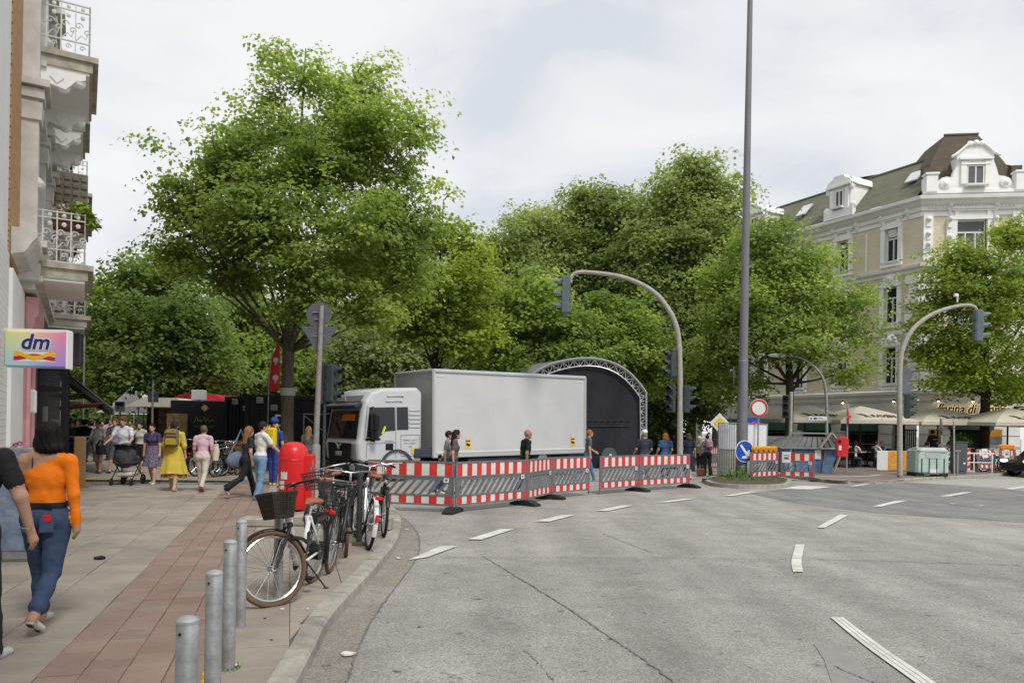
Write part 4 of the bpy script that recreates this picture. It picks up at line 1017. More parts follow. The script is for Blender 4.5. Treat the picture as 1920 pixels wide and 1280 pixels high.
navy = mat('sign_navy', (.018, .025, .16), .4, var=0)
for m_, bo, y in ((M_wframe, .022, -.094), (navy, .007, -.1)):
    text_mesh('letters', 'dm', .33, m_, sg, (.0, y, .1), (R(90), 0, 0), .003, bo, .22)
for cols_, y, k in ((M_wframe, -.092, 1), (mat('sign_red', (.5, .02, .03), .4, var=0), -.097, 0), (mat('sign_yellow', (.85, .45, .02), .4, var=0), -.098, 2)):
    mb = MB(); up_ = []; lo_ = []
    for i in range(17):
        t_ = i/16; x = -.3+.6*t_; zc = -.115+.035*math.cos(t_*2*math.pi)*(1 if k == 2 else -.6)
        hh = {1: .075, 0: .03, 2: .03}[k]; zc = -.12 if k == 1 else zc+(.015 if k == 2 else -.012)
        up_.append((x, y, zc+hh)); lo_.append((x, y, zc-hh))
    for i in range(16): mb.sheet([lo_[i], lo_[i+1], up_[i+1], up_[i]])
    mb.build('wave', cols_, sg)
sg.scale = (.86, .86, .87)
# dark box sign behind it
o = thing('box_sign', 'plain dark grey box sign behind the rainbow sign', 'sign', (at(128, 14.5, 0).x, 14.5, Wp(128, 655, 14.5).z), R(8))
mb = MB(); mb.box((0, 0, 0), (.4, .14, .64), ch=.02); mb.box((-.35, .03, .2), (.5, .04, .04)); mb.box((-.35, .03, -.2), (.5, .04, .04)); mb.build('panel', mat('dark_grey_panel', (.03, .032, .035), .5), o)
# glazed terrace box, awning and scaffold further down the facade
gz = thing('glazed_terrace', 'black framed glass terrace enclosure of the shop under the balconies', 'terrace', (0, 0, 0))
fr2 = LH
y1 = .62
mb = MB()
for x in (-3.7, -5.3, -6.9, -8.5): mb.box((x, y1, 1.45), (.1, .1, 2.9)); mb.box((x, .1, 1.45), (.1, .1, 2.9))
for z in (2.85, 2.4, .15):
    mb.box((-6.1, y1, z), (4.7, .08, .1))
    for x in (-3.7, -8.5): mb.box((x, y1/2+.05, z), (.08, y1, .1))
place(mb.build('frame', M_iron, gz), fr2)
mb = MB(); mb.box((-6.1, y1/2, 2.95), (5.0, y1+.15, .08)); place(mb.build('roof', M_iron, gz), fr2)
def tglass():
    M = bpy.data.materials.new('clear_glass'); M.use_nodes = True; b = M.node_tree.nodes['Principled BSDF']
    b.inputs['Base Color'].default_value = (.1, .11, .115, 1); b.inputs['Roughness'].default_value = .04; b.inputs['Alpha'].default_value = .28; b.inputs['Specular IOR Level'].default_value = .7; return M
M_cglass = tglass()
for x in (-4.5, -6.1, -7.7): 
    mb = MB(); mb.box((x, y1, 1.3), (1.5, .02, 2.2)); place(mb.build('pane', M_cglass, gz), fr2)
for z0, z1 in ((.2, 2.34), (2.46, 2.8)):
    mb = MB(); mb.box((-3.7, y1/2+.05, (z0+z1)/2), (.02, y1-.1, z1-z0)); place(mb.build('pane', M_cglass, gz), fr2)
for k, (x, y, z, c, m_) in enumerate(((-4.4, .5, .9, (.5, .3, 1.6), M_stucco_d), (-4.6, .95, .7, (.25, .25, 1.2), mat('display_wood', (.3, .18, .08), .7)), (-4.2, .25, 1.1, (.3, .1, 1.9), M_stucco))):
    t_ = thing('display_figure', ['pale display stand inside the glass terrace', 'wooden display stand inside the glass terrace', 'white banner panel inside the glass terrace'][k], 'display', world_of(LH, x, y, .12), LH[1])
    mb = MB(); mb.box((0, 0, c[2]/2), (c[0], c[1], c[2]), taper=.8, ch=.02); mb.box((0, 0, .03), (c[0]*1.3, c[1]*1.6, .06)); mb.build('stand', m_, t_)
aw = thing('folding_awning', 'grey brown slanted awning reaching over the pavement beside the glass terrace', 'awning', (0, 0, 0))
mb = MB(); M_aw = mat('awning_cloth', (.12, .105, .09), .8, var=.2, scale=3)
for x0, x1 in ((-9.0, -10.4), (-10.7, -12.0), (-12.4, -14)):
    vs_ = [(x0, .35, 3.3), (x1, .35, 3.3), (x1, 1.75, 2.1), (x0, 1.75, 2.1)]
    mb.add(vs_+[(a, b_, c-.05) for a, b_, c in vs_], [(3, 2, 1, 0), (4, 5, 6, 7), (0, 1, 5, 4), (1, 2, 6, 5), (2, 3, 7, 6), (3, 0, 4, 7)])
    mb.box(((x0+x1)/2, 1.77, 2.02), (abs(x1-x0), .04, .2))
place(mb.build('cloth', M_aw, aw), fr2)
mb = MB()
for x in (-9.0, -10.55, -12.2, -14): mb.bar((x, .2, 3.2), (x, 1.72, 2.02), .07, .1); mb.bar((x, .2, 2.4), (x, 1.1, 2.5), .04)
mb.box((-11.5, .25, 3.4), (5.4, .22, .22)); place(mb.build('arms', M_iron, aw), fr2)
mb = MB(); mb.box((-11.5, .9, 2.15), (5.2, 1.3, .05), rot=Matrix.Rotation(R(8), 3, 'X')); place(mb.build('lining', mat('red_lining', (.12, .02, .02), .8), aw), fr2)
sf = thing('scaffold', 'metal pipe scaffold standing in front of the far end of the facade', 'scaffold', (0, 0, 0)); mb = MB()
for x in (-17, -19, -21, -23):
    for y in (.4, 1.0): mb.cyl((x, y, .1), (x, y, 7.6), .035, n=6)
    for z in (2.4, 4.4, 6.4, 7.4): mb.cyl((x, .4, z), (x, 1.0, z), .03, n=5)
for z in (2.4, 3.4, 4.4, 5.4, 6.4, 7.4): mb.cyl((-17, 1.0, z), (-23, 1.0, z), .03, n=5)
for k in range(2): mb.cyl((-17-2*(k % 3), 1.0, 2.4+2*k), (-19-2*(k % 3), 1.0, 4.4+2*k), .03, n=5)
place(mb.build('pipes', mat('galvanised', (.34, .35, .36), .45, .7, var=.25, scale=5), sf), fr2)
for z in (2.4, 4.4, 6.4):
    mb = MB(); mb.box((-20, .7, z+.05), (6.2, .55, .05)); place(mb.build('deck_board', mat('scaffold_board', (.25, .19, .12), .9), sf), fr2)
# next houses down the pedestrian street
for k, (x0, x1, h_, m_, lab) in enumerate(((-22.05, -36, 13.5, brick_mat('red_brick_far', (.2, .08, .05), (.25, .1, .07), (.2, .16, .13)), 'red brick house behind the scaffold'), (-36.1, -55, 15, M_stucco_o, 'pale rendered house far down the pedestrian street'))):
    t_ = thing('street_house', lab, 'building', (0, 0, 0)); mb = MB(); L_ = x0-x1
    oo = [(x1+1.2+3*j, x1+2.3+3*j, 4.3+3.4*i, 6.3+3.4*i) for j in range(int(L_/3)) for i in range(3)]
    wall_mb(mb, x1, x0, 0, h_, oo, y=-.2); mb.sheet([(x0, -.2, 0), (x0, -8, 0), (x0, -8, h_), (x0, -.2, h_)], 0); place(mb.build('wall', [m_, M_stucco_o], t_), LH)
    for o in oo[:9]: window(t_, LH, *o, y=-.4)
    mb = MB(); mb.prism([(.4, 0), (-3, 3), (-8, 3), (-8, 0)], (x0, 0, h_), (0, 1, 0), (0, 0, 1), -L_); place(mb.build('roof', M_roofb, t_), LH)
# ------------------------------------------------------------------ street furniture
M_galv = mat('galvanised_steel', (.22, .225, .23), .5, .5, var=0, col2=(.42, .43, .44), scale=11, detail=8, bump=.08, bscale=40)
M_mast = mat('mast_paint', (.15, .15, .165), .6, .1, var=0, col2=(.20, .20, .22), scale=2.5, detail=9, stretch=(3, 3, .4))
M_grey = mat('grey_plastic', (.15, .155, .165), .6, var=.2, scale=3)
M_sig = mat('signal_green', (.045, .06, .062), .5, var=.15, scale=4)
M_sigl = mat('signal_grey', (.12, .15, .16), .5, var=.12, scale=4)
M_lens = mat('dark_lens', (.03, .028, .025), .2, var=.2)
M_beige = mat('concrete_pole', (.30, .29, .25), .8, var=0, col2=(.41, .40, .355), scale=6, detail=9, bump=.1)
M_signb = mat('sign_back', (.13, .135, .155), .55, .25, var=.12, scale=4)
M_white = mat('white_paint', (.70, .70, .69), .5, var=.06, scale=6)
M_redp = mat('red_plastic', (.62, .018, .02), .35, var=.12, scale=3, coat=.2)
M_redr = mat('red_reflective', (.48, .03, .025), .5, var=0, col2=(.64, .05, .04), scale=4, detail=10)
M_whr = mat('white_reflective', (.52, .51, .49), .5, var=0, col2=(.72, .72, .71), scale=4, detail=10)
M_blue = mat('sign_blue', (.012, .07, .45), .4, var=.06)
M_yel = mat('lamp_yellow', (.75, .40, .01), .4, var=.1)
M_org = mat('lamp_orange', (.65, .16, .01), .3, var=.1)
M_rub = mat('recycled_rubber', (.025, .025, .027), .8, var=.3, scale=6)

# bollards
def bollard(p, h, label, r=.042):
    t = thing('bollard', label, 'bollard', p, 0, 'steel bollards along the kerb'); mb = MB()
    mb.lathe([(r, -.02), (r, h-.012), (r-.004, h-.006)], 24); mb.build('tube', M_galv, t, smooth='auto')
    mb = MB(); mb.lathe([(r+.0015, h-.014), (r+.0015, h-.004), (r*.8, h+.006), (r*.4, h+.011), (.003, h+.013)], 24); mb.build('cap', mat('zinc_cap', (.42, .43, .44), .45, .5, var=.15, scale=20), t, smooth='auto')
    mb = MB(); mb.cyl((-.012, -r-.001, h-.05), (-.012, -r+.006, h-.05), .006, n=8); mb.build('screw_hole', M_black, t)
    return t
bl = [(345, 2.9, 'nearest steel bollard, cut off by the bottom edge'), (397, 3.82, 'second nearest steel bollard, beside the red cycle path'), (428, 4.83, 'third steel bollard from the front, with grass at its foot'), (450, 5.84, 'steel bollard just left of the white bicycle wheel'), (521, 6.85, 'steel bollard standing behind the spokes of the white bicycle')]
for px, d, lab in bl: bollard(at(px, d, PZ), .82, lab)
b6 = thing('bicycle_post', 'slim dark steel post the black bicycles lean on', 'post', at(673, 9.9, PZ)); mb = MB(); mb.lathe([(.038, 0), (.038, .95), (.02, .97)], 14); mb.build('tube', mat('dark_steel', (.07, .075, .08), .5, .5, var=.2), b6, smooth='auto')
mb = MB(); mb.lathe([(.10, -.01), (.09, .03), (.05, .05)], 12); mb.build('moss_collar', M_soil, b6)
# weeds at bollard feet
w_ = MB(); rg = random.Random(2)
for px, d, n in ((428, 4.83, 70), (673, 9.9, 30)):
    c = at(px, d, PZ)
    for k in range(n):
        a = rg.uniform(0, 6.28); p = c+Vector((math.cos(a), math.sin(a), 0))*rg.uniform(.04, .075); q = p+Vector((rg.uniform(-.02, .02), rg.uniform(-.02, .02), rg.uniform(.01, .035))); s_ = Vector((.004, 0, 0)); w_.sheet([p-s_, p+s_, q])
tag(w_.build('weed_tufts', M_leafg), 'small green weeds growing round the bollard foot', 'weeds', kind='stuff')
# litter on the pavement
def lit(name, px, py, lab, m_, z=PZ, s=.02, n=6, cat='litter'):
    p = G(px, py, z+.004); mb = MB(); rg2 = random.Random(px); k = n
    top = [(s*rg2.uniform(.6, 1.3)*math.cos(2*math.pi*i/k), s*rg2.uniform(.5, 1)*math.sin(2*math.pi*i/k), s*rg2.uniform(.12, .35)) for i in range(k)]
    bot = [(x, y, 0) for x, y, _ in top]; fs = [tuple(range(k, 2*k)), tuple(reversed(range(k)))]+[(i, (i+1) % k, k+(i+1) % k, k+i) for i in range(k)]
    mb.add(bot+top, fs); tag(mb.build(name, m_, loc=p), lab, cat)
M_paper = mat('paper_white', (.65, .64, .6), .8, var=.1); M_ocap = mat('orange_plastic', (.7, .22, .02), .5); M_ycap = mat('yellow_plastic', (.8, .65, .02), .5)
lit('bottle_cap', 583, 1226, 'orange bottle cap lying in the gutter', M_ocap, 0, .035); lit('paper_scrap', 652, 1226, 'crumpled white paper strip at the gutter edge', M_paper, .01, .06, 9)
lit('paper_scrap', 445, 1246, 'white paper scrap beside the third bollard', M_paper, PZ, .022); lit('paper_scrap', 528, 1141, 'white paper scrap on slab below the white bicycle', M_paper, PZ, .022)
lit('paper_scrap', 577, 1141, 'small white paper scrap nearer the kerb', M_paper, PZ, .016); lit('paper_scrap', 746, 1046, 'white paper scrap in the gutter by the kerb bend', M_paper, .01, .035); lit('paper_scrap', 762, 992, 'white paper scrap in the gutter near the barrier', M_paper, .01, .035)
lit('cigarette_butt', 497, 1158, 'dark butt on the slab beside the bollards', M_black, PZ, .014); lit('cigarette_butt', 509, 1199, 'second dark butt on the slab nearer the camera', M_black, PZ, .014); lit('paper_scrap', 187, 1047, 'dark drain scrap on the pavement behind the orange top woman', M_black, PZ, .08, 7)
t = thing('yellow_marker', 'small yellow capped marker at the foot of the second bollard', 'marker', at(383, 4.3, PZ)); mb = MB(); mb.lathe([(.02, 0), (.02, .1), (.013, .11), (.013, .12)], 12); mb.build('stem', M_ycap, t); mb = MB(); mb.lathe([(.015, .12), (.016, .14), (.01, .145)], 12); mb.build('cap', mat('marker_cap', (.75, .6, .05), .4), t)

# red litter bin on the corner
t = thing('litter_bin', 'tall red rounded litter bin with torn white stickers behind the bicycles', 'litter bin', at(549, 13.7, PZ+.04)); mb = MB()
mb.lathe([(.24, .0), (.255, .02), (.258, .2), (.27, .9), (.268, .98), (.245, 1.08), (.2, 1.16), (.13, 1.21), (.05, 1.228), (.004, 1.23)], 32); mb.build('shell', M_redp, t, smooth='auto')
mb = MB(); mb.tube([(.271*math.cos(a), .271*math.sin(a), .905) for a in np.linspace(0, 2*math.pi, 33)[:-1]], .008, 6, closed=True); mb.build('seam', M_redp, t)
mb = MB(); mb.box((.3, .02, .55), (.14, .26, .9), ch=.02); mb.box((.36, -.06, .5), (.03, .05, .8), m=1); mb.build('side_box', [M_redp, M_galv], t)
for k, (a, z, w, h) in enumerate(((-112, .62, .14, .13), (-122, .45, .12, .15))):
    mb = MB(); a = R(a); n = 7; r_ = .2715
    for i in range(n-1):
        a0, a1 = a+w/.27*(i/(n-1)-.5), a+w/.27*((i+1)/(n-1)-.5); z0, z1 = z-h/2+.015*math.sin(i*3.1+k), z+h/2+.02*math.sin(i*2.3+k*2); z2, z3 = z-h/2+.015*math.sin((i+1)*3.1+k), z+h/2+.02*math.sin((i+1)*2.3+k*2)
        mb.sheet([(r_*math.cos(a0), r_*math.sin(a0), z0), (r_*math.cos(a1), r_*math.sin(a1), z2), (r_*math.cos(a1), r_*math.sin(a1), z3), (r_*math.cos(a0), r_*math.sin(a0), z1)])
    mb.build('sticker', M_paper, t)
mb = MB(); mb.cyl((.12, .35, -.04), (.12, .35, .9), .03, n=8); mb.build('post', M_galv, t)
# stone tree grate wall behind the bicycles
for k, (px, py, sz, lab) in enumerate(((625, 985, (1.2, .3, .16), 'low concrete kerb block behind the brown bicycle wheel'), (705, 992, (.5, .3, .2), 'low concrete kerb block behind the leaning black bicycle'), (500, 985, (.8, .35, .13), 'low concrete kerb block at the foot of the red bin'))):
    p = G(px, py, PZ); t = tag(MB().box((0, 0, sz[2]/2), sz, ch=.02).build('stone_block', M_kerb, loc=p), lab, 'block')
t = thing('wood_post', 'weathered wooden tree stake beside the red bin', 'post', at(610, 13.2, PZ)); mb = MB(); mb.lathe([(.085, 0), (.08, .7), (.075, .72)], 10); mb.build('stake', mat('old_wood', (.13, .11, .075), .9, var=.4, scale=8, bump=.5, stretch=(4, 4, .5)), t)

# traffic signal head ---------------------------------------------------
def signal(parent, loc, rz, m_=None, s=1.0):
    m_ = m_ or M_sig; M_ = Matrix.Translation(loc) @ Matrix.Rotation(rz, 4, 'Z')
    def fin(mb, nm, mt, par): o = mb.build(nm, mt, par); o.matrix_local = M_ if par is parent else Matrix.Identity(4); return o
    mb = MB(); mb.box((0, 0, 0), (.3*s, .2*s, .98*s), ch=.025); 
    for k in (-1, 0, 1): mb.box((0, .11*s, k*.32*s), (.26*s, .03, .28*s))
    h = fin(mb, 'signal_head', m_, parent)
    for k in (-1, 0, 1):
        mb = MB(); n = 14; vs_ = []; z = k*.32*s
        for i in range(n+1):
            a = R(-30)+R(240)*i/n
            for y, r_ in ((-.1*s, .115*s), (-.32*s, .115*s*(1.0 if 2 < i < n-2 else .9)), (-.32*s, .107*s), (-.1*s, .107*s)): vs_.append((r_*math.cos(a), y if abs(i-n/2) < n*.35 or y > -.2 else y+.1, z+r_*math.sin(a)))
        fs = [(i*4+j, i*4+4+j, i*4+4+(j+1) % 4, i*4+(j+1) % 4) for i in range(n) for j in range(4)]
        mb.add(vs_, fs); o = fin(mb, 'visor', m_, h)
        mb = MB(); mb.lathe([(.1*s, 0), (.09*s, .02), (.05*s, .035), (.002, .04)], 16); o = mb.build('lens', M_lens, h); o.matrix_local = Matrix.Translation((0, -.1*s, z)) @ Matrix.Rotation(R(90), 4, 'X')
    return h
def arc_pole(name, label, px, d, pts_px, r0, r1, base_z, m_):
    b = at(px, d, base_z); t = thing(name, label, 'traffic light', b); mb = MB()
    P = catmull([Vector((0, 0, -.02))]+[Wp(x, y, d)-b for x, y in pts_px], 8)
    mb.tube(P, [r0+(r1-r0)*i/(len(P)-1) for i in range(len(P))], 16); mb.build('pole', m_, t, smooth=True)
    return t, b
t1, b1_ = arc_pole('signal_mast', 'curved concrete signal mast arching left over the truck and stage', 1275, 24.5, [(1275, 800), (1275, 700), (1270, 620), (1248, 572), (1215, 540), (1165, 519), (1110, 511), (1082, 511), (1071, 520), (1070, 530)], .098, .055, 0, M_beige)
signal(t1, Wp(1061, 553, 24.5)-b1_, R(-100), M_sigl, 1.22); signal(t1, Wp(1259, 681, 24.5)-b1_, R(-70), M_sig, .95); signal(t1, Wp(1258, 747, 24.4)-b1_, R(-35), M_sig, .93); signal(t1, Wp(1288, 748, 24.5)-b1_, R(75), M_sig, .92)
mb = MB()
for x, y in ((1070, 545), (1268, 665), (1268, 735), (1282, 735)): p = Wp(x, y, 24.5)-b1_; mb.bar(p+Vector((-.12, 0, 0)), p+Vector((.12, 0, 0)), .04)
mb.build('bracket', M_sig, t1)
t2, b2q = arc_pole('signal_mast', 'curved concrete signal mast arching right in front of the restaurant', 1687, 28, [(1687, 800), (1687, 705), (1691, 660), (1708, 622), (1735, 597), (1765, 582), (1795, 574), (1815, 572), (1828, 576), (1831, 584)], .1, .055, PZ, M_beige)
signal(t2, Wp(1834, 611, 28)-b2q, R(80), M_sigl, 1.2); signal(t2, Wp(1702, 761, 28)-b2q, R(60), M_sig, .95)
mb = MB(); p = Wp(1795, 566, 28)-b2q; mb.cyl(p, p+Vector((0, 0, .22)), .03, n=8); mb.box(p+Vector((-.05, 0, .25)), (.16, .1, .12), ch=.02); mb.build('camera_sensor', M_white, t2)
mb = MB(); p = Wp(1696, 702, 28.15)-b2q; mb.cyl(p+Vector((0, 0, 0)), p+Vector((0, .02, 0)), .3, n=28); mb.build('round_sign_back', M_signb, t2)
mb = MB(); mb.box(Wp(1698, 727, 28.15)-b2q, (.42, .03, .42), rot=Matrix.Rotation(R(45), 3, 'Y')); mb.build('diamond_sign_back', M_sigl, t2)
# small signal posts
t3 = thing('signal_post', 'pedestrian signal post with dark head before the parasols', 'traffic light', at(1481, 30, PZ)); mb = MB(); mb.cyl((0, 0, -.02), (0, 0, 3.25), .065, n=12); mb.build('post', M_beige, t3)
signal(t3, Vector((-.2, -.02, 2.65)), R(-25), M_sig, .95)
t4 = thing('signal_post', 'dark signal head on the post beside the round sign back', 'traffic light', at(606, 19.6, PZ)); mb = MB(); mb.cyl((0, 0, -.02), (0, 0, 3.2), .04, n=10); mb.build('post', M_sig, t4)
signal(t4, Vector((.18, 0, 2.68)), R(75), M_sig, 1.0)
mb = MB(); mb.box((-.12, 0, 2.7), (.05, .34, 1.1)); mb.build('backboard', M_sig, t4)
# sign pole seen from behind
t5 = thing('sign_pole', 'grey steel pole carrying a round and a triangular sign seen from behind', 'sign', at(591, 19, PZ)); mb = MB()
mb.tube([(0, 0, -.02), (0, 0, 1.05), (.0, 0, 1.1)], [.11, .11, .08], 14); mb.tube([(0, 0, 1.1), (.085, 0, 4.62)], [.075, .06], 14); mb.build('pole', mat('stickered_pole', (.2, .19, .175), .7, .2, var=0, col2=(.34, .33, .31), scale=9, detail=10), t5, smooth='auto')
p = Wp(598, 590, 19.12)-Vector(t5.location)
mb = MB(); mb.cyl(p+Vector((0, -.01, 0)), p+Vector((0, .02, 0)), .32, n=36); mb.build('round_plate', M_signb, t5); mb = MB(); mb.box(p+Vector((0, -.035, .06)), (.3, .03, .03)); mb.box(p+Vector((0, -.035, -.12)), (.2, .03, .03)); mb.build('clamp', M_galv, t5)
p = Wp(599, 634, 19.12)-Vector(t5.location); mb = MB(); mb.prism([(-.43, .3), (-.45, .27), (-.03, -.42), (.03, -.42), (.45, .27), (.43, .3)], p+Vector((0, -.012, 0)), (1, 0, 0), (0, 0, 1), .025); mb.build('triangle_plate', M_signb, t5)
for dx, dz, c in ((-.25, .12, (.6, .6, .5)), (.2, .14, (.5, .35, .25))):
    mb = MB(); mb.box(p+Vector((dx, -.015, dz)), (.07, .005, .06)); mb.build('sticker', mat('sticker%g' % dx, c, .7), t5)
mb = MB(); mb.box(p+Vector((0, -.04, .05)), (.3, .03, .03)); mb.build('clamp', M_galv, t5)
# tall tapered mast on the island
t6 = thing('lighting_mast', 'tall tapered grey steel mast rising out of the frame on the island', 'mast', at(1390, 26.6, PZ)); mb = MB()
mb.tube([(0, 0, -.05), (0, 0, 4.1), (.0, 0, 4.11), (.02, 0, 20)], [.19, .165, .155, .075], 24); mb.build('tube', M_mast, t6, smooth='auto')
mb = MB()
for z in (.35, .72, 1.0, 4.1): mb.lathe([(.195-.006*z, z), (.2-.006*z, z+.02), (.195-.006*z, z+.04)], 20)
mb.build('band', M_galv, t6)
s_ = thing('keep_right_sign', 'round blue sign with white arrow pointing down right on the mast', 'sign', at(1396, 26.35, 1.04), R(18)); mb = MB(); mb.cyl((0, -.012, 0), (0, .012, 0), .385, n=40); mb.build('rim', M_white, s_)
mb = MB(); mb.cyl((0, -.016, 0), (0, -.012, 0), .36, n=40); mb.build('disc', M_blue, s_)
mb = MB(); mb.bar((-.17, -.02, .22), (.1, -.02, -.12), .09, .006, up=(0, 1, 0)); mb.prism([(.2, -.26), (.19, .06), (.1, .0), (.1, -.15), (-.08, -.16), (-.14, -.25)], (0, -.023, 0), (1, 0, 0), (0, 0, 1), .006); mb.build('arrow', M_white, s_)
s_ = thing('warning_sign', 'narrow grey triangular sign edge fixed high on the mast', 'sign', Wp(1375, 706, 26.5), R(70)); mb = MB(); mb.prism([(-.45, .36), (.0, -.42), (.45, .36)], (0, 0, 0), (1, 0, 0), (0, 0, 1), .02); mb.build('plate', M_signb, s_)
# traffic island
isl = bpy.data.objects.new('traffic_island', None); C.objects.link(isl); struct(isl)
ip = [(1316, 903), (1335, 911), (1375, 915), (1425, 916), (1477, 913), (1480, 903), (1440, 897), (1350, 896)]
ic = catmull([G(x, y, 0) for x, y in ip]+[G(1316, 903, 0)], 5)[:-1]; cen = sum(ic, Vector((0, 0, 0)))/len(ic)
mb = MB(); mb.sheet([(p.x+(cen.x-p.x)*.05, p.y+(cen.y-p.y)*.05, .115) for p in ic]); mb.build('soil_bed', M_soil, isl)
for k in range(0, len(ic), 3):
    q = [ic[(k+j) % len(ic)] for j in range(4)]; mb = MB()
    for a, b_ in zip(q, q[1:]):
        ia, ib = a+(cen-a).normalized()*.16, b_+(cen-b_).normalized()*.16
        mb.add([(a.x, a.y, -.02), (b_.x, b_.y, -.02), (b_.x, b_.y, .12), (a.x, a.y, .12), (ia.x, ia.y, .12), (ib.x, ib.y, .12), (ib.x, ib.y, 0), (ia.x, ia.y, 0)], [(0, 1, 2, 3), (3, 2, 5, 4), (4, 5, 6, 7)])
    mb.build('kerb_stone', M_kerb, isl)
gm = MB(); rg = random.Random(9)
for k in range(430):
    p = cen+Vector((rg.gauss(0, .8), rg.gauss(0, .35), 0)); p.z = .115
    if k < 80: p = at(1384, 26.2, .115)+Vector((rg.gauss(0, .22), rg.gauss(0, .15), 0))
    h = rg.uniform(.03, .12) if k > 80 else rg.uniform(.08, .42); a = rg.uniform(0, 6.28); s = Vector((math.cos(a), math.sin(a), 0))*(.012 if k > 80 else .03); q = p+Vector((rg.gauss(0, .4)*h, rg.gauss(0, .4)*h, h)); m_ = p.lerp(q, .6)
    gm.sheet([p-s*.4, m_-s, q, m_+s])
tag(gm.build('island_weeds', M_leafg), 'green weeds growing at the foot of the mast on the island', 'weeds', kind='stuff')
# far pavement on the right with its kerb
fp = [(1450, 915), (1528, 904), (1560, 907), (1620, 908), (1690, 906), (1725, 902), (1850, 896), (1890, 889), (2100, 889)]
fpw = [G(x, y, 0) for x, y in fp[2:]]; fk = [G(1420, 893, 0), G(1500, 899, 0), G(1530, 903, 0)]+fpw[1:]
fk = catmull([G(1290, 884, 0), G(1420, 890, 0), G(1500, 898, 0), G(1560, 906, 0), G(1625, 908, 0), G(1690, 906, 0), G(1720, 902, 0), G(1850, 895, 0), G(1920, 890, 0), G(2150, 888, 0)], 6)
mb = MB(); mb.sheet([(p.x, p.y, .12) for p in fk]+[(70, 60, .12), (60, 90, .12), (0, 90, .12), (4, 60, .12)]); struct(mb.build('far_pavement', mat('far_paving', (.16, .13, .11), .9, var=0, col2=(.24, .20, .175), scale=1.6, detail=9, world=True)))
fkerb = bpy.data.objects.new('far_kerb', None); C.objects.link(fkerb); struct(fkerb)
rs = resample(fk, 1.0)
for a, b_ in zip(rs, rs[1:]):
    t_ = (b_-a).normalized(); n_ = Vector((-t_.y, t_.x, 0)); mb = MB(); c = (a+b_)/2+n_*.08; mb.box((c.x, c.y, .055), ((b_-a).length-.015, .18, .14), rot=math.atan2(t_.y, t_.x), ch=.015); mb.build('kerb_stone', M_kerb, fkerb)
mb = MB(); strip(mb, [Vector((p.x, p.y+2.3, 0)) for p in fk[8:36]], .35, .126); struct(mb.build('pavement_edge_line', mat('pale_edge_stone', (.4, .39, .37), .8, var=.15, world=True)))
# street lamp
t7 = thing('street_lamp', 'curved grey street lamp with white head before the corner house', 'street lamp', at(1550, 33, PZ)); b7 = Vector(t7.location); mb = MB()
P = catmull([Vector((0, 0, -.02))]+[Wp(x, y, 33)-b7 for x, y in ((1550, 800), (1549, 740), (1541, 705), (1520, 682), (1495, 669), (1470, 666))], 8); mb.tube(P, [.075-.04*i/(len(P)-1) for i in range(len(P))], 12); mb.build('pole', M_galv, t7, smooth=True)
mb = MB(); p = Wp(1457, 666, 33)-b7; mb.ell(p, (.42, .14, .1), 16, 8); mb.build('lamp_head', M_white, t7, smooth=True)
# signs on the right
def sign_post(px, d, h, label, z=PZ, r=.03, m_=None):
    t = thing('road_sign', label, 'sign', at(px, d, z)); mb = MB(); mb.cyl((0, 0, -.01), (0, 0, h), r, n=10); mb.build('post', m_ or M_galv, t); return t
t = sign_post(1420, 27.6, 2.75, 'round white prohibition sign with red ring above the white fence')
mb = MB(); mb.cyl((0, -.05, 2.5), (0, -.03, 2.5), .33, n=40); mb.build('disc', M_white, t); mb = MB(); mb.tube([(.285*math.cos(a), -.052, 2.5+.285*math.sin(a)) for a in np.linspace(0, 2*math.pi, 41)[:-1]], .036, 6, closed=True); mb.build('ring', M_redr, t)
t = sign_post(1412, 29, 2.1, 'square blue dead end sign with white and red T'); mb = MB(); mb.box((0, -.04, 1.85), (.5, .02, .62)); mb.build('plate', M_blue, t); mb = MB(); mb.box((.06, -.055, 1.75), (.1, .01, .36)); mb.build('stem', M_white, t); mb = MB(); mb.box((.06, -.055, 1.97), (.28, .012, .1)); mb.build('bar', M_redr, t)
t = sign_post(1347, 30, 2.35, 'white diamond priority sign with yellow centre behind the fence'); mb = MB(); mb.box((0, -.04, 1.95), (.56, .02, .56), rot=Matrix.Rotation(R(45), 3, 'Y')); mb.build('plate', M_white, t); mb = MB(); mb.box((0, -.055, 1.95), (.36, .012, .36), rot=Matrix.Rotation(R(45), 3, 'Y')); mb.build('centre', mat('pale_yellow', (.7, .5, .1), .5), t)
t = thing('direction_sign', 'small white WC arrow sign on the street lamp post', 'sign', Wp(1533, 784, 32.7), R(4)); mb = MB(); mb.box((0, 0, 0), (.82, .03, .17), ch=.005); mb.build('plate', M_white, t); text_mesh('letters', '& WC', .11, navy, t, (.07, -.02, 0), (R(90), 0, 0), .002, .002); mb = MB(); mb.box((-.13, -.018, 0), (.1, .006, .1)); mb.build('pictogram', M_blue, t); strokes('print', mat('pale_print', (.4, .42, .5), .6), t, (.28, -.02, 0), (1, 0, 0), (0, 0, 1), .18, .06, 2)
mb = MB(); mb.bar((-.3, -.02, 0), (-.2, -.02, 0), .03, .004); mb.prism([(-.37, 0), (-.28, -.05), (-.28, .05)], (0, -.021, 0), (1, 0, 0), (0, 0, 1), .004); mb.build('arrow', navy, t)
t = sign_post(1587, 29.3, 2.75, 'thin post with a no entry sign seen almost edge on'); mb = MB(); mb.cyl((-.01, -.02, 2.25), (.03, -.035, 2.25), .3, n=30); mb.build('disc', M_redr, t); mb = MB(); mb.box((-.016, -.1, 2.25), (.012, .35, .1), rot=R(20)); mb.build('bar', M_white, t)
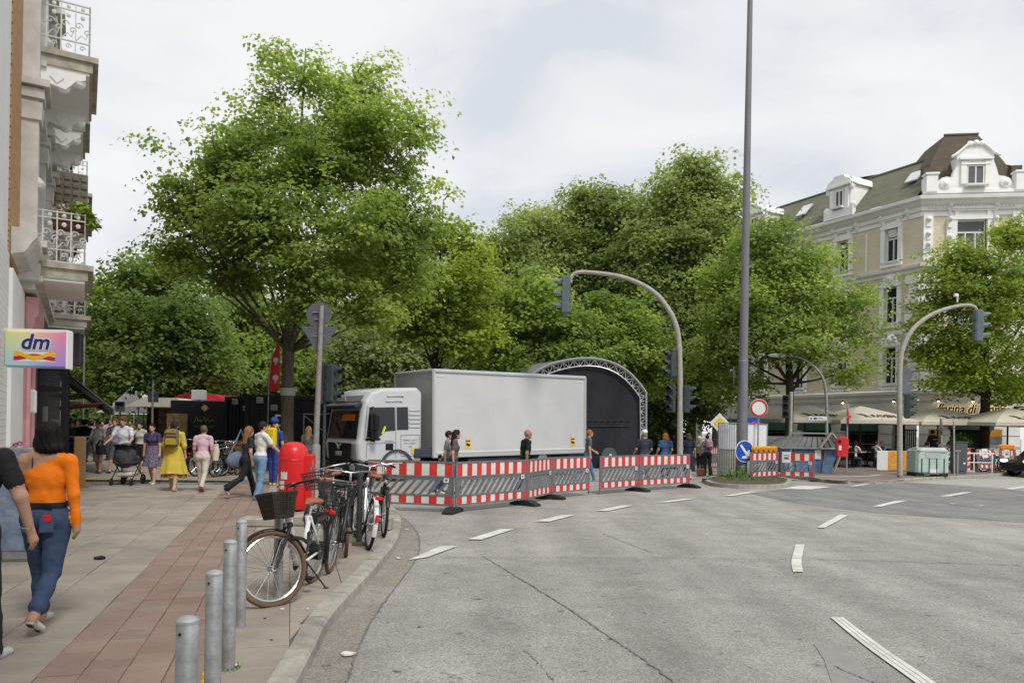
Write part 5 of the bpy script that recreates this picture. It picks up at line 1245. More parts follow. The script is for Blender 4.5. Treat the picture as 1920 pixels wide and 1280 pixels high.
t = thing('litter_bin', 'red litter bin hung on the thin post before the parasols', 'litter bin', at(1578, 29.2, .82), R(-12)); mb = MB(); mb.prism([(-.2, 0), (.2, 0), (.22, .7), (.08, .78), (-.12, .78), (-.22, .66)], (0, .16, 0), (1, 0, 0), (0, 0, 1), .34); mb.build('shell', M_redp, t, bevel=.02)
mb = MB(); mb.box((-.12, -.19, .6), (.1, .02, .12)); mb.build('slot', M_black, t); mb = MB(); mb.box((-.1, -.19, .35), (.1, .015, .18)); mb.build('label_sticker', M_white, t); mb = MB(); mb.box((.24, .0, .4), (.12, .06, .1)); mb.build('bracket', M_galv, t)
t = thing('road_sign', 'narrow grey sign seen edge on, on a tilted post before the green tank', 'sign', at(1768, 30.5, PZ)); mb = MB(); mb.cyl((0, 0, 0), (-.14, 0, 2.3), .03, n=8); mb.build('post', M_galv, t); mb = MB(); mb.cyl((-.16, -.02, 1.95), (-.1, -.05, 1.95), .32, n=26); mb.build('plate', M_signb, t)
t = thing('road_sign', 'small grey square sign seen from behind over the pedestrians', 'sign', at(284, 27, PZ)); mb = MB(); mb.cyl((0, 0, 0), (0, 0, 3.1), .04, n=8); mb.build('post', M_galv, t); mb = MB(); mb.box((.0, .05, 2.5), (.38, .02, .4)); mb.build('plate', M_signb, t)
t = thing('road_sign', 'blue and white sign far over the crowd', 'sign', at(224, 38, PZ)); mb = MB(); mb.cyl((0, 0, 0), (0, 0, 2.6), .04, n=8); mb.build('post', M_galv, t); mb = MB(); mb.box((0, -.05, 2.35), (.5, .03, .5)); mb.build('plate', M_white, t); mb = MB(); mb.box((0, -.07, 2.47), (.42, .01, .2)); mb.build('panel', M_blue, t)

# ------------------------------------------------------------------ construction barriers
def barrier(p0, p1, label, foot='both', group='red and white construction barriers', h=1.0, lamps=0, faded=False, z=0, name='construction_barrier', lean=0, poster=None):
    p0, p1 = Vector((p0[0], p0[1], z)), Vector((p1[0], p1[1], z)); d = p1-p0; L = d.length; rz = math.atan2(d.y, d.x)
    t = thing(name, label, 'barrier', p0, rz, group)
    if lean: t.rotation_euler = (lean, 0, rz)
    M_r = mat('red_faded', (.45, .06, .07), .6, var=.2, scale=5) if faded else M_redr
    x0, x1 = .03, L-.03
    for x in (x0, x1):
        mb = MB(); mb.cyl((x, 0, .02), (x, 0, h+.02), .02, n=8); mb.build('post', M_grey, t)
    mb = MB()
    for z_, hh in ((h, .035), (h-.29, .03), (.335, .03), (.15, .035)): mb.box((L/2, 0, z_), (L-.08, .045, hh))
    mb.build('rail', M_grey, t)
    ns = max(3, int(round(L/.19)))
    for nm, za, zb in (('upper_board', h-.272, h-.02), ('lower_board', .17, .318)):
        mb = MB(); mb.box((L/2, 0, (za+zb)/2), (L-.09, .024, zb-za)); o = mb.build(nm, M_whr, t)
        n = max(5, int(round(L/.165)) | 1); w = (L-.1)/n
        for k in range(0, n, 2):
            mb = MB(); mb.box((.05+w*(k+.5), 0, (za+zb)/2), (w, .03, zb-za-.004)); mb.build('stripe', M_r, o)
    za, zb = .35, h-.305; sl = .3; n = max(4, int(round((L-.1-sl)/.19)))
    for k in range(n+1):
        x = .06+(L-.18-sl)*k/n; mb = MB(); mb.prism([(x, za), (x+.06, za), (x+sl+.06, zb), (x+sl, zb)], (0, .018, 0), (1, 0, 0), (0, 0, 1), .036); mb.build('slat', M_grey, t)
    mb = MB(); mb.prism([(.05, za), (.06, za), (.06+sl*.55, zb), (.05, zb)], (0, .014, 0), (1, 0, 0), (0, 0, 1), .028); mb.prism([(L-.05, zb), (L-.06, zb), (L-.06-sl*.55, za), (L-.05, za)], (0, .014, 0), (1, 0, 0), (0, 0, 1), .028)
    mb.box((L/2, 0, zb-.03), (L-.1, .03, .05)); mb.build('web', M_grey, t)
    mb = MB(); mb.box((L-.17, -.03, zb-.05), (.11, .006, .09)); o = mb.build('owner_label', M_white, t); mb = MB(); mb.box((L-.17, -.034, zb-.045), (.05, .004, .04)); mb.build('print', mat('label_ink', (.12, .13, .2), .6), o)
    for x, on in ((x0, foot in ('both', 'left')), (x1, foot in ('both', 'right'))):
        if on:
            mb = MB(); mb.prism([(-.36, 0), (.36, 0), (.36, .045), (.18, .1), (.1, .115), (-.1, .115), (-.18, .1), (-.36, .045)], (x-.11, 0, .002), (0, 1, 0), (0, 0, 1), .22); mb.build('foot', M_rub, t)
    for k in range(lamps):
        x = .12+(L-.24)*(k+.5)/lamps; mb = MB(); mb.cyl((x, -.06, h+.12), (x, .06, h+.12), .105, n=20); mb.box((x, 0, h+.03), (.08, .08, .06)); o = mb.build('warning_lamp', M_yel, t)
        mb = MB(); mb.cyl((x, -.075, h+.12), (x, -.055, h+.12), .075, n=18); mb.build('lens', M_org, o)
    if poster:
        mb = MB(); mb.box((poster, -.03, h-.17), (.3, .004, .4)); o = mb.build('poster', M_white, t); mb = MB(); mb.box((poster, -.034, h-.1), (.2, .002, .03)); mb.box((poster, -.034, h-.2), (.16, .002, .08)); mb.build('print', mat('label_ink', (.12, .13, .2), .6), o)
    return t
def gp(px, d): v = at(px, d, 0); return (v.x, v.y)
bp = [gp(688, 15.3), gp(852, 14.85), gp(986, 16.6), gp(1033, 18.2), gp(1105, 19.5)]
barrier(bp[0], bp[1], 'barrier nearest the bicycles, the leftmost panel before the truck cab', 'right'); barrier(bp[1], bp[2], 'second barrier panel, standing below the woman in the taupe shirt', 'right')
barrier(bp[2], bp[3], 'short angled barrier panel below the bald man in black', 'right'); barrier(bp[3], bp[4], 'barrier panel on the left of the gap behind the truck box end', 'none')
bq = [gp(1123, 19.7), gp(1197, 21), gp(1293, 22.7)]
barrier(bq[0], bq[1], 'barrier panel on the right of the gap, before the stage', 'right'); barrier(bq[1], bq[2], 'barrier panel ending at the curved signal mast', 'right')
barrier(gp(1405, 26.2), gp(1459, 27.3), 'barrier with a row of yellow lamps right of the mast', 'right', lamps=5, z=.0); barrier(gp(1462, 27.2), gp(1528, 26.7), 'barrier with white poster before the skip', 'right', poster=.22)
barrier(gp(1833, 33.2), gp(1868, 33.4), 'faded tilted barrier panel with a notice by the right tree', 'none', faded=True, lean=R(-8), z=.14, poster=.45); barrier(gp(1874, 33.2), gp(1906, 33.4), 'faded barrier panel with yellow lamps near the black car', 'none', faded=True, lamps=5, lean=R(-4), z=.14, poster=.4)
barrier(gp(1330, 33), gp(1346, 34), 'small distant barrier panel behind the two women by the fence', 'both')
for (x, y, lab) in ((bp[1][0]-.05, bp[1][1]-.1, ''),): pass
t = thing('delineator', 'red and white striped beacon leaning at the bicycle racks', 'beacon', at(1814, 33.5, PZ)); mb = MB(); mb.box((0, 0, .55), (.22, .05, 1.0), ch=.01); mb.box((0, 0, .03), (.5, .3, .06)); mb.build('board', M_whr, t)
for k in range(4):
    mb = MB(); mb.prism([(-.11, .1+.25*k), (.11, .2+.25*k), (.11, .33+.25*k), (-.11, .23+.25*k)], (0, -.028, 0), (1, 0, 0), (0, 0, 1), .006); mb.build('stripe', M_redr, t)
# white screened fence, skip, tank, cabinet
t = thing('site_fence', 'corrugated white and grey site fence with translucent sheeting behind the mast', 'fence', at(1346, 27.6, 0), R(0))
M_sheet = mat('fence_sheet', (.74, .75, .78), .5, var=.06, scale=8); M_corr = mat('corrugated_grey', (.52, .51, .48), .6, .2, var=.12, scale=3)
def fpanel(x0, x1, y0, y1, lowgrey=True):
    dx, dy = x1-x0, y1-y0; L = math.hypot(dx, dy); a = math.atan2(dy, dx); mb = MB()
    o_ = []
    fr = bpy.data.objects
    M_ = Matrix.Translation((x0, y0, 0)) @ Matrix.Rotation(a, 4, 'Z')
    n = 24
    def corr(z0, z1, nm, m_):
        mb = MB(); vs_ = []
        for i in range(n*2+1):
            x = L*i/(n*2); y = (.03 if (i//2) % 2 else -.02); vs_ += [(x, y, z0), (x, y, z1)]
        mb.add(vs_, [(2*i, 2*i+2, 2*i+3, 2*i+1) for i in range(n*2)]); mb.add([(p[0], p[1]+.02, p[2]) for p in vs_], [(2*i, 2*i+1, 2*i+3, 2*i+2) for i in range(n*2)])
        o = mb.build(nm, m_, t); o.matrix_local = M_
    corr(.15, 1.05, 'corrugated_sheet', M_corr); corr(1.09, 2.0, 'translucent_sheet', M_sheet)
    mb = MB()
    for x in (0, L): mb.cyl((x, 0, .08), (x, 0, 2.05), .025, n=8)
    for z in (2.04, 1.07, .13): mb.cyl((0, 0, z), (L, 0, z), .02, n=6)
    o = mb.build('frame', M_galv, t); o.matrix_local = M_
    mb = MB(); mb.box((0, 0, .06), (.7, .25, .12), ch=.02); o = mb.build('foot_block', M_rub, t); o.matrix_local = M_
fpanel(0, .95, 0, -.25); fpanel(1.0, 2.1, -.2, .9)
mb = MB(); mb.box((.2, -.28, 1.75), (.2, .02, .1)); mb.build('notice', M_white, t)
t = thing('skip', 'blue and grey skip container with a ridged tarpaulin lid', 'skip', at(1495, 31, PZ), R(12))
mb = MB(); mb.prism([(-1.0, 0), (1.0, 0), (1.35, 1.0), (-1.35, 1.0)], (0, .8, 0), (1, 0, 0), (0, 0, 1), 1.6); mb.build('body', mat('skip_blue', (.05, .13, .28), .6, var=0, col2=(.16, .25, .38), scale=4, detail=9), t)
mb = MB(); mb.prism([(-1.4, 1.0), (1.4, 1.0), (.9, 1.45), (-.9, 1.45)], (0, .9, 0), (1, 0, 0), (0, 0, 1), 1.8); mb.build('lid', mat('skip_lid_grey', (.2, .205, .215), .6, var=.2, scale=3), t)
mb = MB()
for k in range(8): mb.bar((-1.2+.34*k*.9, -.93, 1.03), (-.75+.21*k, -.93, 1.44), .05, .05)
for a, b_ in (((-1.42, 1.0), (-.9, 1.6)), ((1.42, 1.0), (.9, 1.6)), ((-.9, 1.6), (.9, 1.6)), ((-1.4, 1.0), (1.4, 1.0))): mb.bar((a[0], -.95, a[1]), (b_[0], -.95, b_[1]), .08, .06)
for x in (-.7, 0, .7): mb.bar((x*.8, -.83, .05), (x, -.83, 1), .08, .06)
mb.build('frame', MATS['skip_lid_grey'], t); mb = MB()
for a, b_ in (((.35, 1.02), (.85, 1.62)), ((1.42, 1.0), (.9, 1.62)), ((.35, 1.0), (1.42, 1.0)), ((1.4, 1.0), (1.0, .05))): mb.bar((a[0], -.99, a[1]), (b_[0], -.99, b_[1]), .08, .06)
mb.build('end_frame', mat('skip_cream', (.38, .35, .27), .7, var=.2), t); mb = MB(); mb.box((.35, -.86, .75), (.28, .02, .38)); mb.build('notice', M_white, t)
t = thing('waste_container', 'pale mint green rounded waste container at the far kerb', 'container', at(1738, 29.4, PZ), R(-3)); mb = MB()
mb.box((0, 0, .58), (1.26, .9, 1.0), ch=.09); mb.build('body', mat('mint_fibreglass', (.40, .52, .46), .5, var=.1, scale=4), t)
mb = MB(); mb.box((0, -.1, .99), (1.2, .78, .26), ch=.1); mb.box((0, -.458, .88), (.55, .02, .34)); mb.build('lid', mat('pale_grey_lid', (.42, .45, .45), .5, var=.1), t)
mb = MB()
for x in (-.42, -.14, .14, .42): mb.box((x, -.455, .42), (.03, .03, .56))
for x in (-.45, .45): mb.box((x, 0, .06), (.3, .8, .12))
mb.build('rib', M_rub, t); mb = MB(); mb.box((-.4, -.46, .93), (.2, .012, .1)); mb.box((.02, -.46, .22), (.3, .012, .14)); mb.build('label_plate', M_white, t)
t = thing('utility_cabinet', 'dark grey street cabinet behind the waste container', 'cabinet', at(1797, 31.6, PZ)); mb = MB(); mb.box((0, 0, .72), (.52, .4, 1.2), ch=.02); mb.box((0, 0, 1.34), (.56, .44, .05)); mb.box((0, 0, .06), (.46, .34, .12)); mb.build('housing', mat('cabinet_grey', (.075, .09, .1), .6, var=.2, scale=3), t); mb = MB(); mb.box((.12, -.205, .45), (.09, .01, .07)); mb.build('plate', M_white, t)
for k, (px, d, lab) in enumerate(((1795, 30, 'short steel rail post before the street cabinet'), (1789, 30.6, 'cream pole with worn paint before the restaurant door'))):
    t = thing('street_post', lab, 'post', at(px, d, PZ)); mb = MB(); mb.cyl((0, 0, 0), (-.05*k, 0, 1.0+k*1.2), .035, n=8); mb.build('tube', M_galv if not k else M_beige, t)
    if not k: mb = MB(); mb.box((0, 0, 1.0), (.25, .05, .05)); mb.build('crossbar', M_galv, t)
t = thing('bicycle_rail', 'white steel rail behind the waste container with parked bicycles', 'railing', at(1800, 32.8, PZ)); mb = MB()
for x in (-1, -.2, .6, 1.4): mb.cyl((x, 0, 0), (x, 0, .85), .03, n=8)
mb.bar((-1.1, 0, .85), (1.5, 0, .85), .05); mb.bar((-1, 0, .45), (1.4, 0, .45), .04); mb.build('tubes', M_white, t)
# ------------------------------------------------------------------ lorry
a_ = R(37); hd = Vector((-math.cos(a_), -math.sin(a_), 0)); rz_t = math.atan2(hd.y, hd.x)
nc = at(812, 23.8, 0); lf = Vector((-hd.y, hd.x, 0))                     # near front corner of the box; left side faces the camera
org = nc-lf*1.3
tr = thing('box_lorry', 'silver lorry with grey box body parked behind the barriers', 'lorry', org, rz_t); tr.rotation_euler = (0, R(1.1), rz_t)
M_silv = mat('silver_paint', (.58, .59, .61), .35, .2, var=.05, scale=2, coat=.4); M_boxs = mat('box_panel', (.50, .51, .52), .5, .05, var=0, col2=(.58, .585, .59), scale=.9, detail=10)
M_boxe = mat('box_rail', (.55, .56, .57), .4, .4, var=.06); M_dgrey = mat('dark_trim', (.03, .032, .037), .5, var=.15); M_blk = mat('black_trim', (.01, .01, .011), .4, var=.1)
M_tglass = mat('cab_glass', (.012, .014, .016), .05, var=.3, scale=1.5, spec=.7); M_skirt = mat('side_guard', (.045, .055, .075), .45, var=.1)
LB, HB0, HB1 = 6.6, .72, 3.55
mb = MB(); mb.box((-LB/2, 0, (HB0+HB1)/2), (LB-.1, 2.54, HB1-HB0-.1)); mb.build('box_body', M_boxs, tr)
mb = MB()
for y in (-1.27, 1.27):
    mb.box((-LB/2, y, HB1-.05), (LB, .1, .12), ch=.03); mb.box((-LB/2, y, HB0+.09), (LB, .09, .2), ch=.02)
    for x in (-.04, -LB+.04): mb.box((x, y, (HB0+HB1)/2), (.12, .1, HB1-HB0), ch=.04)
for x in (-.04, -LB+.04): mb.box((x, 0, HB1-.05), (.1, 2.5, .12), ch=.03); mb.box((x, 0, HB0+.06), (.1, 2.5, .12))
mb.build('box_frame', M_boxe, tr)
mb = MB()
for x, z in ((-.25, HB1-.22), (-LB+.35, HB1-.22)): mb.box((x, 1.283, z), (.32, .006, .03)); mb.box((x+(.15 if x > -1 else -.15), 1.283, z-.14), (.03, .006, .28))
mb.box((-LB/2, 1.325, HB0+.16), (LB-.3, .006, .03)); mb.build('reflective_tape', M_white, tr)
for x in (-1.35, -5.95):
    mb = MB(); mb.box((x, 1.276, HB0+.42), (.2, .008, .33)); o = mb.build('warning_sticker', mat('sticker_yellow', (.75, .48, .03), .5, var=.05), tr)
    mb = MB(); mb.box((x, 1.283, HB0+.52), (.17, .004, .035)); mb.prism([(-.07, -.07), (.07, -.03), (.07, .05), (-.07, .0)], (x, 1.284, HB0+.41), (1, 0, 0), (0, 0, 1), -.003); mb.build('print', M_blk, o)
mb = MB(); mb.box((-LB/2+.9, .35, .6), (LB+1.6, .2, .22)); mb.box((-LB/2+.9, -.35, .6), (LB+1.6, .2, .22))
for x in (-.7, -3): mb.box((x, .9, .5), (.7, .5, .4), ch=.03)
mb.build('chassis', M_blk, tr)
mb = MB(); mb.box((-2.6, 1.18, .48), (2.4, .06, .36), ch=.02); mb.build('side_guard', M_skirt, tr)
# cab
pf = [(.35, .62), (2.38, .62), (2.54, .7), (2.58, 1.2), (2.54, 1.32), (2.40, 2.2), (2.33, 2.5), (2.12, 2.78), (1.75, 2.9), (.5, 2.95), (.33, 2.8)]
mb = MB(); k = len(pf); yw = 1.2
rings = []
for y, ins in ((-yw, .06), (-yw+.1, 0), (yw-.1, 0), (yw, .06)):
    cxm, czm = 1.4, 1.6; row = []
    for x, z in pf:
        vx, vz = cxm-x, czm-z; l_ = math.hypot(vx, vz); row.append((x+vx/l_*ins, y, z+vz/l_*ins))
    rings.append(row)
vs_ = [v for r_ in rings for v in r_]; fs = []
for r_ in range(3):
    for i in range(k): fs.append((r_*k+i, r_*k+(i+1) % k, r_*k+k+(i+1) % k, r_*k+k+i))
fs.append(tuple(reversed(range(k)))) ; fs.append(tuple(range(3*k, 4*k)))
mb.add(vs_, fs); cab = mb.build('cab', M_silv, tr, bevel=.05)
def front_pt(z, off=.012):
    for (x0, z0), (x1, z1) in zip(pf[3:8], pf[4:9]):
        if z0 <= z <= z1: return x0+(x1-x0)*(z-z0)/(z1-z0)+off
    return 2.57+off
def front_panel(nm, m_, z0, z1, w0, w1, off, parent=tr, th=.03):
    mb = MB(); zs = np.linspace(z0, z1, 6); vs_ = []
    for z in zs:
        t_ = (z-z0)/(z1-z0); w = w0+(w1-w0)*t_
        for y in (-w, -w*.9, w*.9, w): vs_.append((front_pt(z, off)-(.05 if abs(y) == w else 0), y, z))
    n = 4; mb.add(vs_, [(i*n+j, i*n+j+1, i*n+n+j+1, i*n+n+j) for i in range(5) for j in range(3)])
    return mb.build(nm, m_, parent)
ws = front_panel('windscreen', M_tglass, 1.36, 2.2, 1.14, 1.08, .02)
mb = MB(); mb.box((front_pt(2.0, -.0)+.045, .38, 2.0), (.015, .9, .2), rot=Matrix.Rotation(R(-14), 3, 'Y')); mb.build('orange_card', mat('orange_card', (.7, .18, .03), .6), ws)
mb = MB(); mb.bar((front_pt(1.5)+.04, .9, 1.42), (front_pt(1.9)+.04, .3, 1.85), .02); mb.bar((front_pt(1.5)+.04, 0, 1.42), (front_pt(1.9)+.04, -.5, 1.85), .02); mb.build('wiper', M_blk, ws)
mb = MB(); mb.box((2.5, 0, 2.36), (.28, 2.3, .12), rot=Matrix.Rotation(R(22), 3, 'Y'), ch=.03); mb.build('sun_visor', M_dgrey, tr)
front_panel('roof_front', mat('roof_front_grey', (.16, .16, .165), .4, .3, var=.1), 2.46, 2.68, 1.05, .95, .012)
mb = MB(); mb.prism([(-.75, .62), (.75, .62), (.85, 1.22), (-.85, 1.22)], (2.60, 0, 0), (0, 1, 0), (0, 0, 1), .02); gr = mb.build('grille', M_blk, tr)
mb = MB()
for z in (.72, .82, .92, 1.02): mb.box((2.628, 0, z), (.02, 1.5, .03))
mb.build('grille_bar', M_dgrey, gr)
mb = MB(); mb.prism([(-.3, .14), (-.18, .12), (-.06, .08), (0, 0), (.06, .08), (.18, .12), (.3, .14), (.16, .06), (0, -.1), (-.16, .06)], (2.63, 0, 1.1), (0, 1, 0), (0, 0, 1), .015); mb.build('emblem', M_boxe, gr)
text_mesh('letters', 'MAN', .2, M_boxe, gr, (2.64, 0, .88), (R(90), 0, R(90)), .006, .006)
mb = MB(); mb.box((2.46, 0, .42), (.32, 2.42, .42), ch=.05); bm_ = mb.build('bumper', M_dgrey, tr)
for y in (-.95, .95):
    mb = MB(); mb.box((2.6, y, .5), (.06, .38, .2), ch=.02); mb.build('headlight', M_lens if y < 0 else M_boxe, tr)
mb = MB(); mb.box((2.64, 0, .38), (.015, .52, .12)); pl = mb.build('number_plate', M_white, tr); strokes('letters', M_blk, pl, (2.65, 0, .38), (0, 1, 0), (0, 0, 1), .42, .075, 3)
def side(poly, nm, m_, y=1.2, th=.02, parent=tr):
    mb = MB(); mb.prism([(x, z) for x, z in poly], (0, y, 0), (1, 0, 0), (0, 0, 1), -th); o = mb.build(nm, m_, parent)
    return o
sw = side([(2.27, 1.40), (2.17, 2.3), (1.32, 2.32), (1.30, 1.60), (1.62, 1.58), (1.86, 1.40)], 'side_window', M_tglass, 1.2, .012)
side([(1.24, 1.62), (1.25, 2.32), (.86, 2.33), (.84, 1.62)], 'rear_side_window', M_tglass, 1.2, .012)
side([(1.78, 1.5), (1.7, 1.5), (1.62, 1.72), (1.68, 1.74)], 'hi_vis_strip', mat('hi_vis', (.5, .75, .03), .5), 1.214, .006)
mb = MB()
for a, b_ in (((2.33, 1.35), (2.24, 2.36)), ((1.28, .75), (1.28, 2.32)), ((2.28, .75), (2.24, 1.36)), ((2.25, 1.2), (1.3, 1.23)), ((1.1, .8), (.45, .8)), ((1.1, 1.45), (.45, 1.45)), ((1.1, .8), (1.1, 1.45)), ((.45, .8), (.45, 1.45))): mb.bar((a[0], 1.2, a[1]), (b_[0], 1.2, b_[1]), .012, .012)
mb.build('panel_gap', M_dgrey, tr)
mb = MB(); mb.box((1.5, 1.205, 1.1), (.26, .02, .2), ch=.006); mb.build('door_handle', M_blk, tr)
mb = MB()
for k in range(5): mb.box((.62, 1.2, 1.72+.13*k), (.42, .05, .09), ch=.02)
mb.build('side_louvre', M_silv, tr)
mb = MB(); mb.box((2.06, 1.205, 1.34), (.5, .03, .08), ch=.01); mb.build('window_ledge', M_blk, tr)
M_fp = mat('faint_print', (.2, .2, .22), .6)
for k, (z, w) in enumerate(((1.3, .5), (1.2, .44), (1.1, .16))): strokes('door_lettering', M_fp, tr, (.78, 1.206, z), (-1, 0, 0), (0, 0, 1), w, .055, k)
strokes('door_lettering', M_fp, tr, (1.55, 1.206, 1.28), (-1, 0, 0), (0, 0, 1), .4, .05, 7)
mb = MB(); mb.prism([(-.55, 2.52), (.25, 2.52), (.2, 2.66), (-.5, 2.66)], (2.36, -.3, 0), (0, 1, 0), (0, 0, 1), .012); pc = mb.build('roof_placard', M_white, tr); pc.rotation_euler = (0, 0, 0)
mb = MB(); mb.box((.62, 1.21, .96), (.2, .01, .2)); mb.build('yellow_label', MATS['sticker_yellow'], tr)
mb = MB(); mb.tube([(1.55-.05, .9, 2.86), (1.2, .95, 2.9)], [.01, .012], 8)
for z, x in ((2.66, 1.55), (2.5, 1.6)):
    mb.tube([(x, 1.16, z), (x-.12, 1.2, z), (x-.5, 1.22, z+.02)], [.07, .03, .02], 10); mb.ell((x-.5, 1.22, z+.02), (.05, .04, .04), 8, 6)
mb.build('air_horn', M_boxe, tr, smooth='auto')
mr = MB(); mr.box((2.1, 1.42, 1.85), (.2, .26, .52), ch=.04); mr.box((2.1, 1.42, 1.46), (.18, .26, .24), ch=.04); mr.tube([(2.1, 1.1, 2.28), (2.12, 1.35, 2.3), (2.12, 1.42, 2.1)], .035, 8); mr.tube([(2.1, 1.2, 1.3), (2.1, 1.38, 1.28), (2.1, 1.42, 1.4)], .025, 8); mr.build('mirror', M_blk, tr)
mr = MB(); mr.box((2.3, -1.42, 1.85), (.2, .26, .6), ch=.04); mr.tube([(2.2, -1.1, 2.28), (2.3, -1.35, 2.3), (2.3, -1.42, 2.1)], .035, 8); mr.build('mirror', M_blk, tr)
mb = MB(); n = 14
for y0, y1 in ((.75, 1.25), (-1.25, -.75)):
    vs_ = []
    for i in range(n+1):
        a = math.pi*i/n; vs_ += [(1.25+.5*math.cos(a), y0, .45+.5*math.sin(a)), (1.25+.5*math.cos(a), y1, .45+.5*math.sin(a)), (1.25+.58*math.cos(a), y1, .45+.57*math.sin(a)), (1.25+.58*math.cos(a), y0, .45+.57*math.sin(a))]
    mb.add(vs_, [(i*4+j, i*4+4+j, i*4+4+(j+1) % 4, i*4+(j+1) % 4) for i in range(n) for j in range(4)])
mb.box((.2, 1.2, .88), (.9, .08, .3), ch=.03); mb.build('wing', M_skirt, tr)
for x in (1.25, -4.6):
    for y in (-1.05, 1.05):
        mb = MB(); mb.tube([(x, y-.14, .48), (x, y-.12, .48), (x, y+.12, .48), (x, y+.14, .48)], [.4, .47, .47, .4], 24); w = mb.build('wheel', M_rub, tr); mb = MB(); s_ = 1 if y > 0 else -1; mb.tube([(x, y+s_*.13, .48), (x, y+s_*.15, .48), (x, y+s_*.1, .48)], [.27, .25, .1], 20); mb.build('rim', M_boxe, w)
# ------------------------------------------------------------------ stage with arched truss roof
ST = 33.0
st = thing('stage', 'arched festival stage with lattice truss and black drape behind the lorry', 'stage', at(1100, ST, 0)); o_ = Vector(st.location)
prof_px = [(985, 850), (985, 730), (1000, 703), (1030, 686), (1070, 676), (1110, 674), (1145, 681), (1175, 697), (1198, 720), (1211, 738), (1211, 800), (1211, 880)]
outer = [Wp(x, y, ST)-o_ for x, y in prof_px]; outer = catmull(outer[:10], 4)+[outer[10], outer[11]]
inn_px = [(997, 850), (997, 735), (1010, 712), (1038, 697), (1075, 688), (1108, 686), (1140, 692), (1167, 707), (1188, 728), (1200, 745), (1201, 800), (1201, 880)]
inner = [Wp(x, y, ST)-o_ for x, y in inn_px]; inner = catmull(inner[:10], 4)+[inner[10], inner[11]]
M_truss = mat('truss_alu', (.55, .55, .54), .4, .5, var=.1)
for dy, nm in ((0, 'truss_arch'), (.3, 'truss_arch')):
    mb = MB(); q = Vector((0, dy, 0)); mb.tube([p+q for p in outer], .03, 6); mb.tube([p+q for p in inner], .03, 6); mb.build('chord', M_truss, st)
oo = resample(outer, .24); ii = [min(inner, key=lambda p: (p-x).length) for x in oo]
ii = []; fin_ = resample(inner, .05)
for x in oo: ii.append(min(fin_, key=lambda p: (p-x).length))
mb = MB()
for k in range(len(oo)-1):
    a, b_ = (oo[k], ii[k+1]) if k % 2 else (ii[k], oo[k+1]); mb.cyl(a, b_, .018, n=5); mb.cyl(oo[k], ii[k], .014, n=5)
mb.build('lacing', M_truss, st)
dr = MB(); dpl = [p+Vector((0, .12, 0)) for p in inner]; base_l, base_r = dpl[0].copy(), dpl[-1].copy(); base_l.z = .0; base_r.z = .0
dr.sheet([base_l]+dpl+[base_r]); dr.sheet([p+Vector((0, .03, 0)) for p in reversed([base_l]+dpl+[base_r])]); dr.build('drape', mat('black_drape', (.026, .027, .036), .9, var=.35, scale=.7, bump=.3, bscale=2.5, bdist=.1, stretch=(1.5, 1, .6)), st)
vd = Vector((-3.2, 6.0, .15)); mb = MB(); vs_ = [p+Vector((0, -.06, .03)) for p in outer]; k = len(vs_)
mb.add(vs_+[p+vd for p in vs_], [(i, i+1, k+i+1, k+i) for i in range(k-1)]); mb.build('roof_skin', mat('roof_membrane', (.2, .21, .24), .5, var=.1), st)
mb = MB(); mb.tube([p+Vector((0, -.06, .05)) for p in outer], .05, 8); mb.build('roof_hem', mat('hem_grey', (.3, .31, .35), .5), st)
mb = MB()
for z0, z1, x0, x1 in ((2.1, 2.15, -.1, 1.9), (1.85, 1.9, .1, 1.9), (2.55, 2.6, -.4, .1)): mb.bar((x0, .09, z0), (x1, .09, z1), .03, .02)
for k in range(6): mb.bar((.1+.28*k, .09, 1.9), (.28+.28*k, .09, 2.12), .02, .02)
mb.build('inner_beam', mat('dim_metal', (.08, .08, .09), .5, .4), st)
mb = MB(); mb.cyl((.95, -.3, .62), (.95, -.24, .62), .33, n=28); mb.cyl((.95, -.24, .62), (.95, .1, .62), .05, n=8); mb.cyl((.95, -.2, 0), (.95, -.2, .6), .04, n=8); d_ = mb.build('dish', mat('dish_grey', (.09, .11, .11), .5), st); mb = MB(); mb.box((1.0, -.33, .58), (.12, .03, .16), ch=.01); mb.build('plate', M_white, d_)
